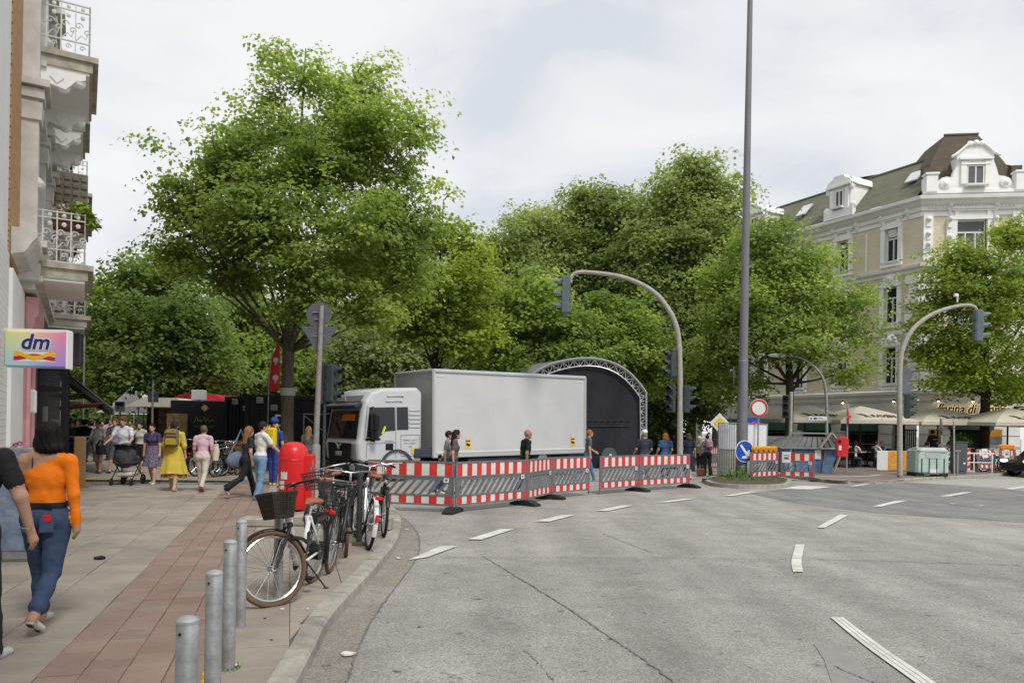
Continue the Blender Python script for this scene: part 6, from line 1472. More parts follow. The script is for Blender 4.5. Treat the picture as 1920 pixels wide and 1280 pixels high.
# ------------------------------------------------------------------ bicycles
M_tyre = mat('tyre_black', (.02, .02, .021), .8, var=.2); M_tyreb = mat('tyre_brown', (.13, .075, .045), .8, var=.15)
M_chrome = mat('chrome', (.55, .55, .56), .25, .9, var=.1); M_leather = mat('brown_leather', (.28, .11, .05), .5, var=.25, scale=12); M_bblk = mat('bike_black', (.015, .015, .017), .35, var=.1)
M_wht = mat('bike_white', (.66, .66, .67), .3, var=.04, coat=.3); M_wick = mat('wicker_black', (.035, .027, .022), .7, var=.4, scale=40)
def bicycle(loc, rz, label, frame_m, tyre_m, steer=0.0, lean=0.0, grips=None, saddle_m=None, basket=None, rear_rack=True, thick=.02, batt=False, group='bicycles parked at the street corner', simple=False, guard=None, stand=True, name='bicycle', step=True):
    t = thing(name, label, 'bicycle', loc, rz, group); t.rotation_euler = (lean, 0, rz); t.scale = (.95, .95, .95)
    grips = grips or M_bblk; saddle_m = saddle_m or M_bblk; guard = guard or M_bblk
    r = .34; RW = Vector((-.53, 0, r)); FW = Vector((.56, 0, r)); ht = Vector((.30, 0, .92)); hb = Vector((.36, 0, .72)); bb = Vector((-.1, 0, .29)); sc_ = Vector((-.24, 0, .74 if batt else .84))
    ax = (ht-hb).normalized()
    S = Matrix.Translation(ht) @ Matrix.Rotation(steer, 4, ax) @ Matrix.Translation(-ht)
    n = 20 if simple else 36
    def wheel(c, nm, M4):
        mb = MB(); mb.tube([c+Vector((r*.965*math.cos(a), 0, r*.965*math.sin(a))) for a in np.linspace(0, 2*math.pi, n+1)[:-1]], .023, 8, closed=True); w = mb.build(nm, tyre_m, t, smooth=True); w.matrix_local = M4
        mb = MB(); mb.tube([c+Vector(((r-.048)*math.cos(a), 0, (r-.048)*math.sin(a))) for a in np.linspace(0, 2*math.pi, n+1)[:-1]], .013, 6, closed=True); mb.build('rim', M_chrome, w)
        mb = MB(); ns = 16 if simple else 28
        for k in range(ns):
            a = 2*math.pi*k/ns; y = .025 if k % 2 else -.025; a2 = a+(.5 if (k//2) % 2 else -.5)
            mb.tube([c+Vector((.02*math.cos(a2), y, .02*math.sin(a2))), c+Vector(((r-.05)*math.cos(a), 0, (r-.05)*math.sin(a)))], .0022 if not simple else .003, 4)
        mb.build('spokes', M_chrome, w); mb = MB(); mb.cyl(c+Vector((0, -.05, 0)), c+Vector((0, .05, 0)), .022, n=10); mb.build('hub', M_chrome, w); return w
    wheel(RW, 'wheel', Matrix.Identity(4)); wheel(FW, 'wheel', S)
    mb = MB()
    if step: mb.tube(catmull([hb+ax*.06, Vector((.2, 0, .5)), Vector((.06, 0, .33)), bb], 5), thick*1.35, 10)
    else: mb.tube([hb+ax*.05, bb], thick, 8); mb.tube([ht-ax*.03, sc_-Vector((0, 0, .06))], thick*.9, 8)
    mb.tube([hb-ax*.02, ht], thick*1.25, 10); mb.tube([bb, sc_], thick, 8)
    for y in (-.05, .05): mb.tube([bb+Vector((0, y*.6, 0)), RW+Vector((0, y, 0))], thick*.55, 6); mb.tube([RW+Vector((0, y, 0)), Vector((-.2, y*.5, .74))], thick*.5, 6)
    mb.build('frame', frame_m, t, smooth=True)
    fk = MB()
    for y in (-.05, .05): fk.tube([hb+Vector((.0, y, 0)), FW+Vector((-.03, y, .02)), FW+Vector((0, y, 0))], [.017, .013, .012], 8)
    fk.box(hb, (.05, .13, .05), ch=.01); o = fk.build('fork', M_bblk if batt else frame_m, t, smooth='auto'); o.matrix_local = S
    hm = MB(); top = ht+ax*.17
    hm.tube([ht, top], .014, 8); hm.tube(catmull([top+Vector((-.2, -.29, .02)), top+Vector((-.1, -.27, .03)), top+Vector((.03, -.14, .02)), top+Vector((.05, 0, 0)), top+Vector((.03, .14, .02)), top+Vector((-.1, .27, .03)), top+Vector((-.2, .29, .02))], 5), .012, 8); o = hm.build('handlebar', M_chrome if not batt else M_bblk, t, smooth=True); o.matrix_local = S
    for s_ in (-1, 1):
        g = MB(); g.tube([top+Vector((-.1, s_*.272, .032)), top+Vector((-.22, s_*.292, .02))], .018, 8); g.build('grip', grips, o); g = MB(); g.tube([top+Vector((-.03, s_*.2, .02)), top+Vector((-.12, s_*.24, -.0))], .006, 5); g.build('brake_lever', M_bblk, o)
    if not simple:
        cb_ = MB(); cb_.tube(catmull([top+Vector((0, .12, .02)), top+Vector((.14, .1, -.02)), top+Vector((.1, .03, -.2)), hb+Vector((.04, .03, .05))], 5), .005, 5); cb_.tube(catmull([top+Vector((0, -.12, .02)), top+Vector((.15, -.08, 0)), top+Vector((.1, -.03, -.22)), hb], 5), .005, 5); q = cb_.build('cable', M_bblk, t); q.matrix_local = S
        lm = MB(); lm.ell(hb+ax*.1+Vector((.07, 0, 0)), (.04, .035, .035), 10, 6); q = lm.build('front_lamp', M_chrome, t); q.matrix_local = S
    sd_ = MB(); sd_.tube([sc_, sc_+Vector((-.03, 0, .1))], .013, 8); sd_.build('seat_post', M_chrome, t)
    s0 = sc_+Vector((-.03, 0, .12)); sdl = MB(); sdl.ell(s0+Vector((-.08, 0, .02)), (.12, .095, .035), 14, 8); sdl.ell(s0+Vector((.05, 0, .015)), (.14, .035, .03), 12, 8); sdl.build('saddle', saddle_m, t, smooth=True)
    def guard_arc(c, a0, a1, nm, M4, m_):
        g = MB(); vs_ = []; k = 16
        for i in range(k+1):
            a = a0+(a1-a0)*i/k
            for y, rr2 in ((-.03, r+.016), (-.014, r+.03), (.014, r+.03), (.03, r+.016)): vs_.append(c+Vector((rr2*math.cos(a), y, rr2*math.sin(a))))
        g.add(vs_, [(i*4+j, i*4+4+j, i*4+5+j, i*4+1+j) for i in range(k) for j in range(3)]); q = g.build(nm, m_, t, smooth=True); q.matrix_local = M4; return q
    guard_arc(RW, R(10), R(200), 'rear_mudguard', Matrix.Identity(4), guard); guard_arc(FW, R(20), R(165), 'front_mudguard', S, guard)
    ck = MB(); ck.cyl(bb+Vector((0, -.06, 0)), bb+Vector((0, .06, 0)), .02, n=8); ck.cyl(bb+Vector((0, -.055, 0)), bb+Vector((0, -.05, 0)), .09, n=20)
    for s_ in (-1, 1): p = bb+Vector((s_*.1, s_*.08, s_*-.13)); ck.bar(bb+Vector((0, s_*.07, 0)), p, .02, .012); ck.box(p+Vector((0, s_*.05, 0)), (.09, .08, .02))
    ck.tube([bb+Vector((0, -.052, .09)), RW+Vector((0, -.052, .04))], .005, 4); ck.tube([bb+Vector((0, -.052, -.09)), RW+Vector((0, -.052, -.04))], .005, 4); ck.build('crank', M_bblk, t)
    if rear_rack:
        k_ = MB(); zr = .76
        for y in (-.06, .06): k_.tube([Vector((-.25, y, zr)), Vector((-.82, y, zr))], .007, 5); k_.tube([Vector((-.7, y, zr)), RW+Vector((0, y*1.2, 0))], .006, 5)
        for x in (-.3, -.45, -.6, -.8): k_.tube([Vector((x, -.06, zr)), Vector((x, .06, zr))], .006, 5)
        k_.build('carrier', M_bblk, t)
        l_ = MB(); l_.box((-.86, 0, .72), (.03, .1, .05), ch=.01); l_.build('rear_light', M_redp, t)
    if batt:
        k_ = MB(); k_.box((-.5, 0, .69), (.42, .12, .09), ch=.02); k_.build('battery', M_bblk, t)
        k_ = MB(); k_.tube(catmull([Vector((-.05, .07, .6)), Vector((.05, .1, .52)), Vector((.22, .1, .58)), Vector((.42, .06, .62))], 5), .018, 8); k_.build('chain_lock', M_bblk, t)
        k_ = MB(); k_.cyl(RW+Vector((0, -.06, 0)), RW+Vector((0, .06, 0)), .1, n=18); k_.build('motor', M_bblk, t)
    if stand:
        k_ = MB(); k_.tube([Vector((-.18, .04, .27)), Vector((-.26, .22, .01-lean*.2))], .009, 6); k_.box((-.265, .23, .012), (.05, .04, .02)); k_.build('kickstand', M_bblk, t)
    if basket:
        kind, m_ = basket; k_ = MB(); f_ = kind.startswith('front'); c0 = top+Vector((.2, 0, -.25)) if f_ else Vector((-.55, 0, .78)); W1, D1, Hh = (.165, .12, .22) if f_ else (.2, .17, .24)
        if kind.endswith('wicker'):
            for j in range(12):
                z = Hh*j/11; q = .72+.28*j/11; pts = [(-1, -1), (1, -1), (1, 1), (-1, 1)]
                k_.tube([c0+Vector((D1*x*q, W1*y*q, z-.03)) for x, y in pts], .012 if j < 11 else .018, 6, closed=True)
            for i in range(28):
                a = 2*math.pi*i/28; x, y = max(-1, min(1, 1.4*math.cos(a))), max(-1, min(1, 1.4*math.sin(a))); k_.tube([c0+Vector((D1*x*.72, W1*y*.72, -.03)), c0+Vector((D1*x, W1*y, Hh-.03))], .008, 5)
            k_.box(c0+Vector((0, 0, -.03)), (D1*1.45, W1*1.45, .03)); 
            k_.box(c0+Vector((0, 0, .0)), (D1*1.5, W1*1.5, .06))
        else:
            for j in range(6):
                z = Hh*j/5; q = .8+.2*j/5; k_.tube([c0+Vector((D1*x*q, W1*y*q, z)) for x, y in ((-1, -1), (1, -1), (1, 1), (-1, 1))], .004 if j < 5 else .007, 5, closed=True)
            for i in range(32):
                a = 2*math.pi*i/32; x, y = max(-1, min(1, 1.4*math.cos(a))), max(-1, min(1, 1.4*math.sin(a))); k_.tube([c0+Vector((D1*x*.8, W1*y*.8, 0)), c0+Vector((D1*x, W1*y, Hh))], .004, 4)
            for i in range(5): k_.tube([c0+Vector((-D1*.8, W1*(-.8+.4*i), 0)), c0+Vector((D1*.8, W1*(-.8+.4*i), 0))], .004, 4)
        q = k_.build('basket', m_, t)
        if f_: q.matrix_local = S
    return t
def bike_at(px_r, d_r, px_f, d_f):
    a, b_ = at(px_r, d_r, PZ), at(px_f, d_f, PZ); v = (b_-a); rz = math.atan2(v.y, v.x); v.normalize(); return a+v*.53, rz
p, rz = bike_at(588, 7.55, 507, 6.42)
bicycle(p, rz, 'white low step bicycle with brown tyres and black wicker basket in front', M_wht, M_tyreb, steer=R(-44), lean=R(-4), grips=M_leather, saddle_m=M_leather, basket=('front_wicker', M_wick), batt=True, thick=.026)
p, rz = bike_at(617, 8.0, 648, 9.05)
bicycle(p, rz, 'dark bicycle with brown tyres and wire basket behind the white bicycle', M_bblk, M_tyreb, steer=R(10), lean=R(5), grips=M_leather, saddle_m=M_bblk, basket=('rear_wire', M_dgrey), stand=False)
b3 = bike_at(690, 9.55, 668, 10.6)
bk = bicycle(b3[0], b3[1], 'silver bicycle with white rear mudguard and red reflector leaning on the post', M_chrome, M_tyre, steer=R(12), lean=R(7), saddle_m=M_leather, guard=M_wht, stand=False)
mb = MB(); mb.box((-.53-.385, 0, .46), (.02, .045, .1), ch=.008); mb.build('reflector', M_redp, bk)
b4 = bike_at(668, 11.6, 716, 10.75)
bicycle(b4[0], b4[1], 'black bicycle with long black mudguard flap leaning beside the silver one', M_bblk, M_tyre, steer=R(-18), lean=R(-8), saddle_m=M_bblk, stand=False)
p, rz = bike_at(640, 10.3, 610, 9.4)
bicycle(p, rz, 'black city bicycle with front wire basket next to the red bin', M_bblk, M_tyre, steer=R(-15), lean=R(4), basket=('front_wire', M_dgrey), stand=False, saddle_m=M_leather)
gB = 'bicycles parked at the market'
rows = [(390, 22.6, 70, 'parked bicycle behind the woman in pink, leftmost of the market row', M_bblk), (407, 22.9, 62, 'second parked bicycle of the market row', M_chrome), (424, 22.4, 75, 'third parked bicycle of the market row', M_bblk), (438, 22.8, 65, 'parked bicycle at the right end of the market row', mat('bike_green', (.03, .1, .06), .4)), (350, 24.2, 80, 'parked bicycle beside the black food truck', M_bblk)]
for px, d, a, lab, m_ in rows: bicycle(at(px, d, PZ), R(a), lab, m_, M_tyre, steer=R(20), lean=R(3), group=gB, simple=True, step=False, stand=False)
gC = 'bicycles parked on the far pavement'
for px, d, a, lab, m_ in ((1768, 33.3, 12, 'white bicycle behind the mint waste container', M_wht), (1822, 34.2, 170, 'dark bicycle under the right maple', M_bblk), (1893, 34.6, 20, 'dark bicycle behind the faded barrier with lamps', M_bblk), (1852, 34.8, 8, 'dark bicycle behind the tilted faded barrier', M_bblk)):
    bicycle(at(px, d, PZ), R(a), lab, m_, M_tyre, steer=R(15), lean=R(3), group=gC, simple=True, step=False, stand=False)
# ------------------------------------------------------------------ people: one continuous surface from blended tapered limbs
def sdf_mesh(name, prims, h, mats, amp=0.0, carve=(), fix=None, strand=None):
    lo = np.full(3, 1e9); hi = -lo
    for p in prims:
        if p[0] == 'c': r_ = max(p[3], p[4])*max(1, p[7] if len(p) > 7 else 1); pts = np.array([p[1], p[2]]); lo = np.minimum(lo, pts.min(0)-r_); hi = np.maximum(hi, pts.max(0)+r_)
        else: lo = np.minimum(lo, np.array(p[1])-p[2]); hi = np.maximum(hi, np.array(p[1])+p[2])
    lo -= 3*h; hi += 3*h; n = np.ceil((hi-lo)/h).astype(int)+1
    D = np.full(n, .2, np.float32); I = np.zeros(n, np.int16); DB = np.full(n, .2, np.float32)
    ax = [lo[i]+h*np.arange(n[i]) for i in range(3)]
    def block(a, b_): return tuple(slice(max(0, int((a[i]-lo[i])/h)), min(n[i], int((b_[i]-lo[i])/h)+2)) for i in range(3))
    def ev(p, sl):
        X, Y, Zz = np.meshgrid(ax[0][sl[0]], ax[1][sl[1]], ax[2][sl[2]], indexing='ij')
        if p[0] == 'c':
            a, b_ = np.array(p[1], float), np.array(p[2], float); ba = b_-a; L = max(1e-9, ba@ba)
            t = np.clip(((X-a[0])*ba[0]+(Y-a[1])*ba[1]+(Zz-a[2])*ba[2])/L, 0, 1)
            return np.sqrt((X-a[0]-t*ba[0])**2+(Y-a[1]-t*ba[1])**2+(Zz-a[2]-t*ba[2])**2)-(p[3]+(p[4]-p[3])*t)
        c, r_ = np.array(p[1], float), np.array(p[2], float)
        qx, qy, qz = (X-c[0])/r_[0], (Y-c[1])/r_[1], (Zz-c[2])/r_[2]; k0 = np.sqrt(qx*qx+qy*qy+qz*qz); k1 = np.sqrt((qx/r_[0])**2+(qy/r_[1])**2+(qz/r_[2])**2)
        return np.where(k1 > 1e-6, k0*(k0-1)/np.maximum(k1, 1e-6), -r_.min())
    for p in prims:
        m_ = .07
        if p[0] == 'c': r_ = max(p[3], p[4]); a = np.minimum(p[1], p[2])-r_-m_; b_ = np.maximum(p[1], p[2])+r_+m_; mid, k = p[5], p[6]
        else: a = np.array(p[1])-p[2]-m_; b_ = np.array(p[1])+p[2]+m_; mid, k = p[3], p[4]
        sl = block(a, b_); d = ev(p, sl); cur = D[sl]; hh = np.clip(.5+.5*(cur-d)/k, 0, 1)
        D[sl] = cur*(1-hh)+d*hh-k*hh*(1-hh); better = d < DB[sl]; DB[sl] = np.where(better, d, DB[sl]); I[sl] = np.where(better, mid, I[sl])
    for p in carve:
        sl = block(np.array(p[1])-p[2]-.05, np.array(p[1])+p[2]+.05); D[sl] = np.maximum(D[sl], -ev(p, sl))
    if strand is not None:
        X, Y, Zz = np.meshgrid(*ax, indexing='ij'); an = np.arctan2(Y-strand[1], X-strand[0]); D = D+(.0035*np.sin(an*17+6*np.sin(Zz*14))+.0025*np.sin(an*31+9*Zz*3)).astype(np.float32)
    if amp:
        X, Y, Zz = np.meshgrid(*ax, indexing='ij'); nz = np.sin(X*31+4*np.sin(Zz*17+Y*9))+np.sin(Zz*38+3*np.sin(X*22+Y*14))+np.sin(Y*27+Zz*23+X*8); D = D+(amp*nz*(I > 0)).astype(np.float32)
    s = D < 0
    cm = np.zeros(tuple(n-1), np.int8); cor = [(i, j, k) for i in (0, 1) for j in (0, 1) for k in (0, 1)]
    def sub(A, c): return A[c[0]:A.shape[0]-1+c[0], c[1]:A.shape[1]-1+c[1], c[2]:A.shape[2]-1+c[2]]
    for c in cor: cm += sub(s, c)
    msk = (cm > 0) & (cm < 8); cells = np.argwhere(msk); V = np.zeros((len(cells), 3)); W = np.zeros(len(cells))
    dv = {c: D[cells[:, 0]+c[0], cells[:, 1]+c[1], cells[:, 2]+c[2]] for c in cor}
    for c in cor:
        for x in range(3):
            if c[x] == 0:
                c2 = tuple(1 if i == x else c[i] for i in range(3)); d0, d1 = dv[c], dv[c2]; ok = (d0 < 0) != (d1 < 0); t = np.where(ok, d0/np.where(ok, d0-d1, 1), 0)
                pt = np.tile(np.array(c, float), (len(cells), 1)); pt[:, x] = t; V += pt*ok[:, None]; W += ok
    V = lo+h*(cells+V/W[:, None]); idm = np.full(tuple(n-1), -1, np.int64); idm[msk] = np.arange(len(cells))
    Q = []; MI = []
    for x in range(3):
        a = [slice(1, -1)]*3; a[x] = slice(0, -1); b_ = [slice(1, -1)]*3; b_[x] = slice(1, None)
        s0, s1 = s[tuple(a)], s[tuple(b_)]; e = np.argwhere(s0 != s1); off = np.ones(3, int); off[x] = 0; e = e+off
        y, z = [(1, 2), (2, 0), (0, 1)][x]; u = np.zeros(3, int); u[y] = 1; v = np.zeros(3, int); v[z] = 1
        q = np.stack([idm[tuple((e-u-v).T)], idm[tuple((e-v).T)], idm[tuple(e.T)], idm[tuple((e-u).T)]], 1)
        ins = s[tuple(e.T)]; q[~ins] = q[~ins][:, ::-1]; e2 = e.copy(); e2[~ins, x] += 1; Q.append(q); MI.append(I[tuple(e2.T)])
    Q = np.concatenate(Q); MI = np.concatenate(MI); ok = (Q >= 0).all(1); Q, MI = Q[ok], MI[ok]
    if fix is not None: MI = fix(V[Q].mean(1), MI.copy())
    return np_mesh(name, V, Q, mats, mi=MI, smooth=True)
def col(c, rough=.8, var=.12, scale=6, name=None): return mat('cloth_%.3f_%.3f_%.3f_%.2f' % (*c, rough), c, rough, var=var, scale=scale, bump=.4, bscale=10, bdist=.04)
SKIN = {'light': (.50, .30, .215), 'mid': (.40, .23, .155), 'tan': (.33, .18, .115)}
def skin_m(k):
    M = mat('skin_'+k, SKIN[k], .5, var=.06, scale=8); M.node_tree.nodes['Principled BSDF'].inputs['Subsurface Weight'].default_value = 0; return M
M_eye = mat('eye_dark', (.03, .02, .018), .3, var=0); M_lip = mat('lip', (.32, .10, .09), .5, var=0)
def V3(*a): return np.array(a, float)
def person(label, px, d, h, heading, top=(.5, .5, .5), bot=(.1, .1, .15), shoe=(.05, .05, .05), skin='light', hair='short', hairc=(.03, .022, .018), legs=(18, -16, 8, 22), arms=((12, 8, 18), (-14, 8, 14)), sleeve='short', legwear='long', vox=.0135, z=PZ, girth=1.0, female=False, seated=False, lean=4, group=None, amp=.0016, skirt=None, dress=None, neck=None, head_turn=0, bare=False, base=None, shirt_out=True, cuffs=None, name='person', sock=None, tank=False):
    h *= {'pedestrians on the shopping street': .925, 'passers-by at the barriers': .95}.get(group, 1); s = h/1.72; base = at(px, d, z) if base is None else base
    t = thing(name, label, 'person', base, R(heading), group)
    SK, TP, BT, SH, EY, LP = 0, 1, 2, 3, 4, 5
    mats = [skin_m(skin), col(top), col(bot), col(shoe, .6), M_eye, M_lip]
    g = girth; P = []
    cone = lambda a, b_, ra, rb, m_, k=.025: P.append(('c', V3(*a)*s, V3(*b_)*s, ra*s, rb*s, m_, k*s))
    ell = lambda c, r_, m_, k=.03: P.append(('e', V3(*c)*s, V3(*r_)*s, m_, k*s))
    seat = .0
    hipz = .90; ln = R(lean)
    if seated: hipz = .47
    def up(x, y, z_): return V3(x, y+math.sin(ln)*(z_-hipz), hipz+(z_-hipz)*math.cos(ln)) if z_ > hipz else V3(x, y, z_)
    dz = hipz-.90
    U = lambda x, y, z_: up(x, y, z_+dz)
    hw = .088 if not female else .092
    # legs
    Ld = {}
    for i, sd in enumerate((-1, 1)):
        sw, kn = R(legs[i]), R(legs[2+i]); hip = V3(sd*hw, 0, hipz-.02)
        if seated: sw, kn = R(84), R(88)
        kd = V3(0, math.sin(sw), -math.cos(sw)); knee = hip+kd*.43; sd_ = sw-kn; ankle = knee+V3(0, math.sin(sd_), -math.cos(sd_))*.405
        Ld[sd] = [hip, knee, ankle, sd_]
    if not seated:
        low = min(Ld[k][2][2] for k in Ld)-.075
        drop = low
    else: drop = 0
    for sd in (-1, 1):
        hip, knee, ankle, sa = Ld[sd]
        tm = BT if legwear in ('long', 'wide', 'shorts', 'crop') else SK
        tr_ = 1.12 if tm == BT else 1.0
        cone(hip, knee, .088*g*tr_, .058*tr_*(1.12 if legwear in ('wide', 'crop') else 1), tm)
        if legwear == 'shorts': cone(knee+V3(0, 0, 0), knee, .05, .05, SK)
        cm_ = BT if legwear in ('long', 'wide', 'crop') else SK
        mid = knee+(ankle-knee)*.32
        if cm_ == BT:
            e_ = ankle if legwear != 'crop' else knee+(ankle-knee)*.82
            cone(knee, knee+(e_-knee)*.45, .06, {'wide': .072, 'crop': .068}.get(legwear, .056), BT); cone(knee+(e_-knee)*.45, e_, {'wide': .072, 'crop': .068}.get(legwear, .056), {'wide': .088, 'crop': .06}.get(legwear, .05), BT)
            cone(knee+(ankle-knee)*.7, ankle, .036, .034, SK)
            if cuffs: cone(e_-(ankle-knee)*.06, e_, .066, .068, BT, .005)
        else:
            cone(knee, mid, .052*g, .056*g, SK); cone(mid, ankle, .054*g, .034, SK)
            if sock: cone(knee+(ankle-knee)*.72, ankle, .044, .04, SH)
        fa = max(-.2, -sa*.9) if not seated else 0
        lift = ankle[2]-drop-.075 if not seated else 0
        pit = -min(1.1, max(0, lift)*5.5)
        fd = V3(0, math.cos(pit), math.sin(pit)); fu = V3(0, -math.sin(pit), math.cos(pit))
        heel = ankle-fu*.045-fd*.03; toe = ankle-fu*.052+fd*.15
        cone(heel, toe, .036, .03, SH, .015); cone(heel-fu*.012, toe-fu*.006+V3(sd*.012, 0, 0), .033, .03, SH, .01); 
        if vox < .01: cone(heel-fu*.034, heel-fu*.032+fd*.05, .022, .02, EY, .004); cone(toe-fu*.024-fd*.05, toe-fu*.022, .022, .02, EY, .004)
        cone(ankle, heel, .04, .038, SH if legwear in ('long',) or sock else SK)
    # pelvis, waist, chest
    pm = BT if not dress else TP
    ell(U(0, -.012, .93), (.155*g*(1.05 if female else 1), .115*g, .12), pm, .05)
    if female: ell(U(-.07, -.06, .9), (.085*g, .08*g, .09), pm, .04); ell(U(.07, -.06, .9), (.085*g, .08*g, .09), pm, .04)
    wm = TP
    ell(U(0, 0, 1.08), ((.125 if female else .145)*g, .098*g, .13), wm, .05)
    ell(U(0, .005, 1.26), ((.148 if female else .168)*g, .112*g, .17), TP, .05)
    if female: ell(U(-.065, .075, 1.26), (.065, .055, .065), TP, .03); ell(U(.065, .075, 1.26), (.065, .055, .065), TP, .03)
    if shirt_out and not dress: ell(U(0, 0, 1.0), ((.155 if female else .16)*g, .12*g, .07), TP, .03)
    sw_ = (.158 if female else .182)*min(g, 1.08)
    cone(U(-sw_, -.01, 1.41), U(sw_, -.01, 1.41), .058, .058, TP if not bare else SK, .05)
    cone(U(-.08, -.015, 1.45), U(.08, -.015, 1.45), .055, .055, TP if not bare else SK, .045)
    # neck and head
    cone(U(0, -.01, 1.44), U(0, .012, 1.56), .052, .05, SK, .02)
    hc = U(0, .02, 1.615); ct, st_ = math.cos(R(head_turn)), math.sin(R(head_turn))
    def HD(x, y, z_): return hc+V3(x*ct-y*st_, x*st_+y*ct, z_)
    hell = lambda c, r_, m_, k=.02: P.append(('e', HD(*c)*s, V3(*r_)*s, m_, k*s))
    hell((0, -.008, .02), (.076, .094, .098), SK); hell((0, .02, -.035), (.064, .072, .085), SK); hell((0, .048, -.075), (.04, .04, .035), SK); hell((0, .09, -.005), (.013, .02, .026), SK, .012); hell((0, .1, -.02), (.015, .015, .012), SK, .01)
    hell((-.078, -.005, -.005), (.012, .022, .032), SK, .008); hell((.078, -.005, -.005), (.012, .022, .032), SK, .008); hell((0, .083, -.058), (.026, .012, .01), LP, .006); hell((-.032, .078, .03), (.026, .014, .008), SK, .01); hell((.032, .078, .03), (.026, .014, .008), SK, .01)
    # arms
    for i, sd in enumerate((-1, 1)):
        sw2, ab, el = (R(v) for v in arms[i]); sh = U(sd*(sw_+.012), -.01, 1.405)
        ud = V3(sd*math.sin(ab), math.sin(sw2)*math.cos(ab), -math.cos(sw2)*math.cos(ab)); elb = sh+ud*.285
        fsw = sw2+el; fd = V3(sd*math.sin(ab)*.4, math.sin(fsw), -math.cos(fsw)); fd /= np.linalg.norm(fd)
        wr = elb+fd*.25
        if sleeve == 'long': cone(sh, elb, .056*g, .046, TP); cone(elb, wr, .046, .036, TP); cone(elb+fd*.2, wr+fd*.03, .03, .026, SK)
        elif sleeve == 'short': cone(sh, sh+ud*.17, .06*g, .056*g, TP); cone(sh, elb, .046*g, .04*g, SK); cone(elb, wr, .04*g, .027, SK)
        elif sleeve == 'mid': cone(sh, elb, .058*g, .055*g, TP); cone(elb, elb+fd*.05, .055, .05, TP); cone(elb, wr, .038, .026, SK)
        else: cone(sh, elb, .05*g, .038*g, SK); cone(elb, wr, .037*g, .026, SK)
        sdv = V3(sd, 0, 0); pl_ = np.cross(fd, sdv); 
        pc = wr+fd*.045; cone(wr, pc+fd*.02, .026, .034, SK, .015)
        fwd = V3(0, 1, 0)-fd*fd[1]; fwd /= max(1e-6, np.linalg.norm(fwd)); inn = -sdv
        for j, (o_, L) in enumerate(((.028, .07), (.01, .08), (-.009, .075), (-.027, .06))):
            a = pc+fd*.025+fwd*o_; b_ = a+fd*L*.5+inn*.008; c = b_+fd*L*.45+inn*.024; cone(a, b_, .0105, .0095, SK, .004); cone(b_, c, .0095, .008, SK, .004)
        a = wr+fd*.025+fwd*.022; b_ = a+fd*.035+fwd*.026+inn*.01; cone(a, b_, .013, .011, SK, .006); cone(b_, b_+fd*.035+inn*.008, .011, .009, SK, .004)
    sh0 = V3(0, 0, -drop*s)
    P = [(p[0], p[1]+sh0, p[2]+sh0, *p[3:]) if p[0] == 'c' else (p[0], p[1]+sh0, *p[2:]) for p in P]
    hcs = hc*s+sh0
    def fixm(c, mi):
        q = (c-hcs)/s; x = q[:, 0]*ct+q[:, 1]*st_; y = -q[:, 0]*st_+q[:, 1]*ct; zz = q[:, 2]
        eye = (np.abs(np.abs(x)-.031) < .015) & (np.abs(zz-.01) < .0085) & (y > .05); mi[eye & (mi == SK)] = EY
        if neck: mi[(mi == TP) & neck((c-sh0)/s)] = SK
        return mi
    me = sdf_mesh('body', P, vox, mats, amp, fix=fixm); b_ = link('body', me, t)
    hm = mat('hair_%.3f_%.3f_%.3f' % hairc, hairc, .6, var=.5, scale=30, spec=.12, bump=.35, bscale=60, stretch=(1, 1, .12))
    if hair and hair not in ('bald', 'cap'):
        Hp = []; Cv = []
        H = lambda c, r_, k=.02: Hp.append(('e', HD(*c)*s+sh0, V3(*r_)*s, 0, k*s))
        Cc = lambda c, r_: Cv.append(('e', HD(*c)*s+sh0, V3(*r_)*s))
        if hair == 'short': H((0, -.018, .03), (.088, .106, .108)); Cc((0, .105, -.03), (.11, .085, .085)); Cc((0, .02, -.12), (.12, .12, .095))
        elif hair == 'curly':
            H((0, -.01, .045), (.092, .108, .1)); rg2 = random.Random(3)
            for k in range(26): a, b2 = rg2.uniform(0, 6.28), rg2.uniform(.1, 1.5); H((.085*math.cos(a)*math.cos(b2*.9), -.01+.1*math.sin(a)*math.cos(b2*.9), .05+.095*math.sin(b2)), (.03, .03, .028), .008)
            Cc((0, .11, -.03), (.1, .08, .08)); Cc((0, .0, -.12), (.12, .12, .095))
        elif hair == 'bob': H((0, -.02, .03), (.098, .112, .11)); H((0, -.035, -.05), (.112, .10, .10)); H((.03, -.05, -.095), (.12, .085, .06)); Cc((0, .115, -.06), (.085, .1, .13)); Cc((0, .05, -.2), (.16, .16, .075))
        elif hair == 'long': H((0, -.018, .03), (.09, .108, .108)); Hp.append(('c', HD(0, -.055, .0)*s+sh0, HD(0, -.1, -.27)*s+sh0, .085*s, .075*s, 0, .03*s)); Hp.append(('c', HD(-.06, -.05, .0)*s+sh0, HD(-.07, -.07, -.2)*s+sh0, .04*s, .04*s, 0, .03*s)); Hp.append(('c', HD(.06, -.05, .0)*s+sh0, HD(.07, -.07, -.2)*s+sh0, .04*s, .04*s, 0, .03*s)); Cc((0, .115, -.04), (.085, .095, .11))
        elif hair == 'bun': H((0, -.018, .03), (.085, .102, .104)); H((0, -.09, .07), (.042, .042, .04)); Cc((0, .105, -.03), (.11, .085, .085)); Cc((0, .02, -.13), (.12, .12, .095))
        me = sdf_mesh('hair', Hp, vox*.8, [hm], 0, Cv, strand=hcs); link('hair', me, t)
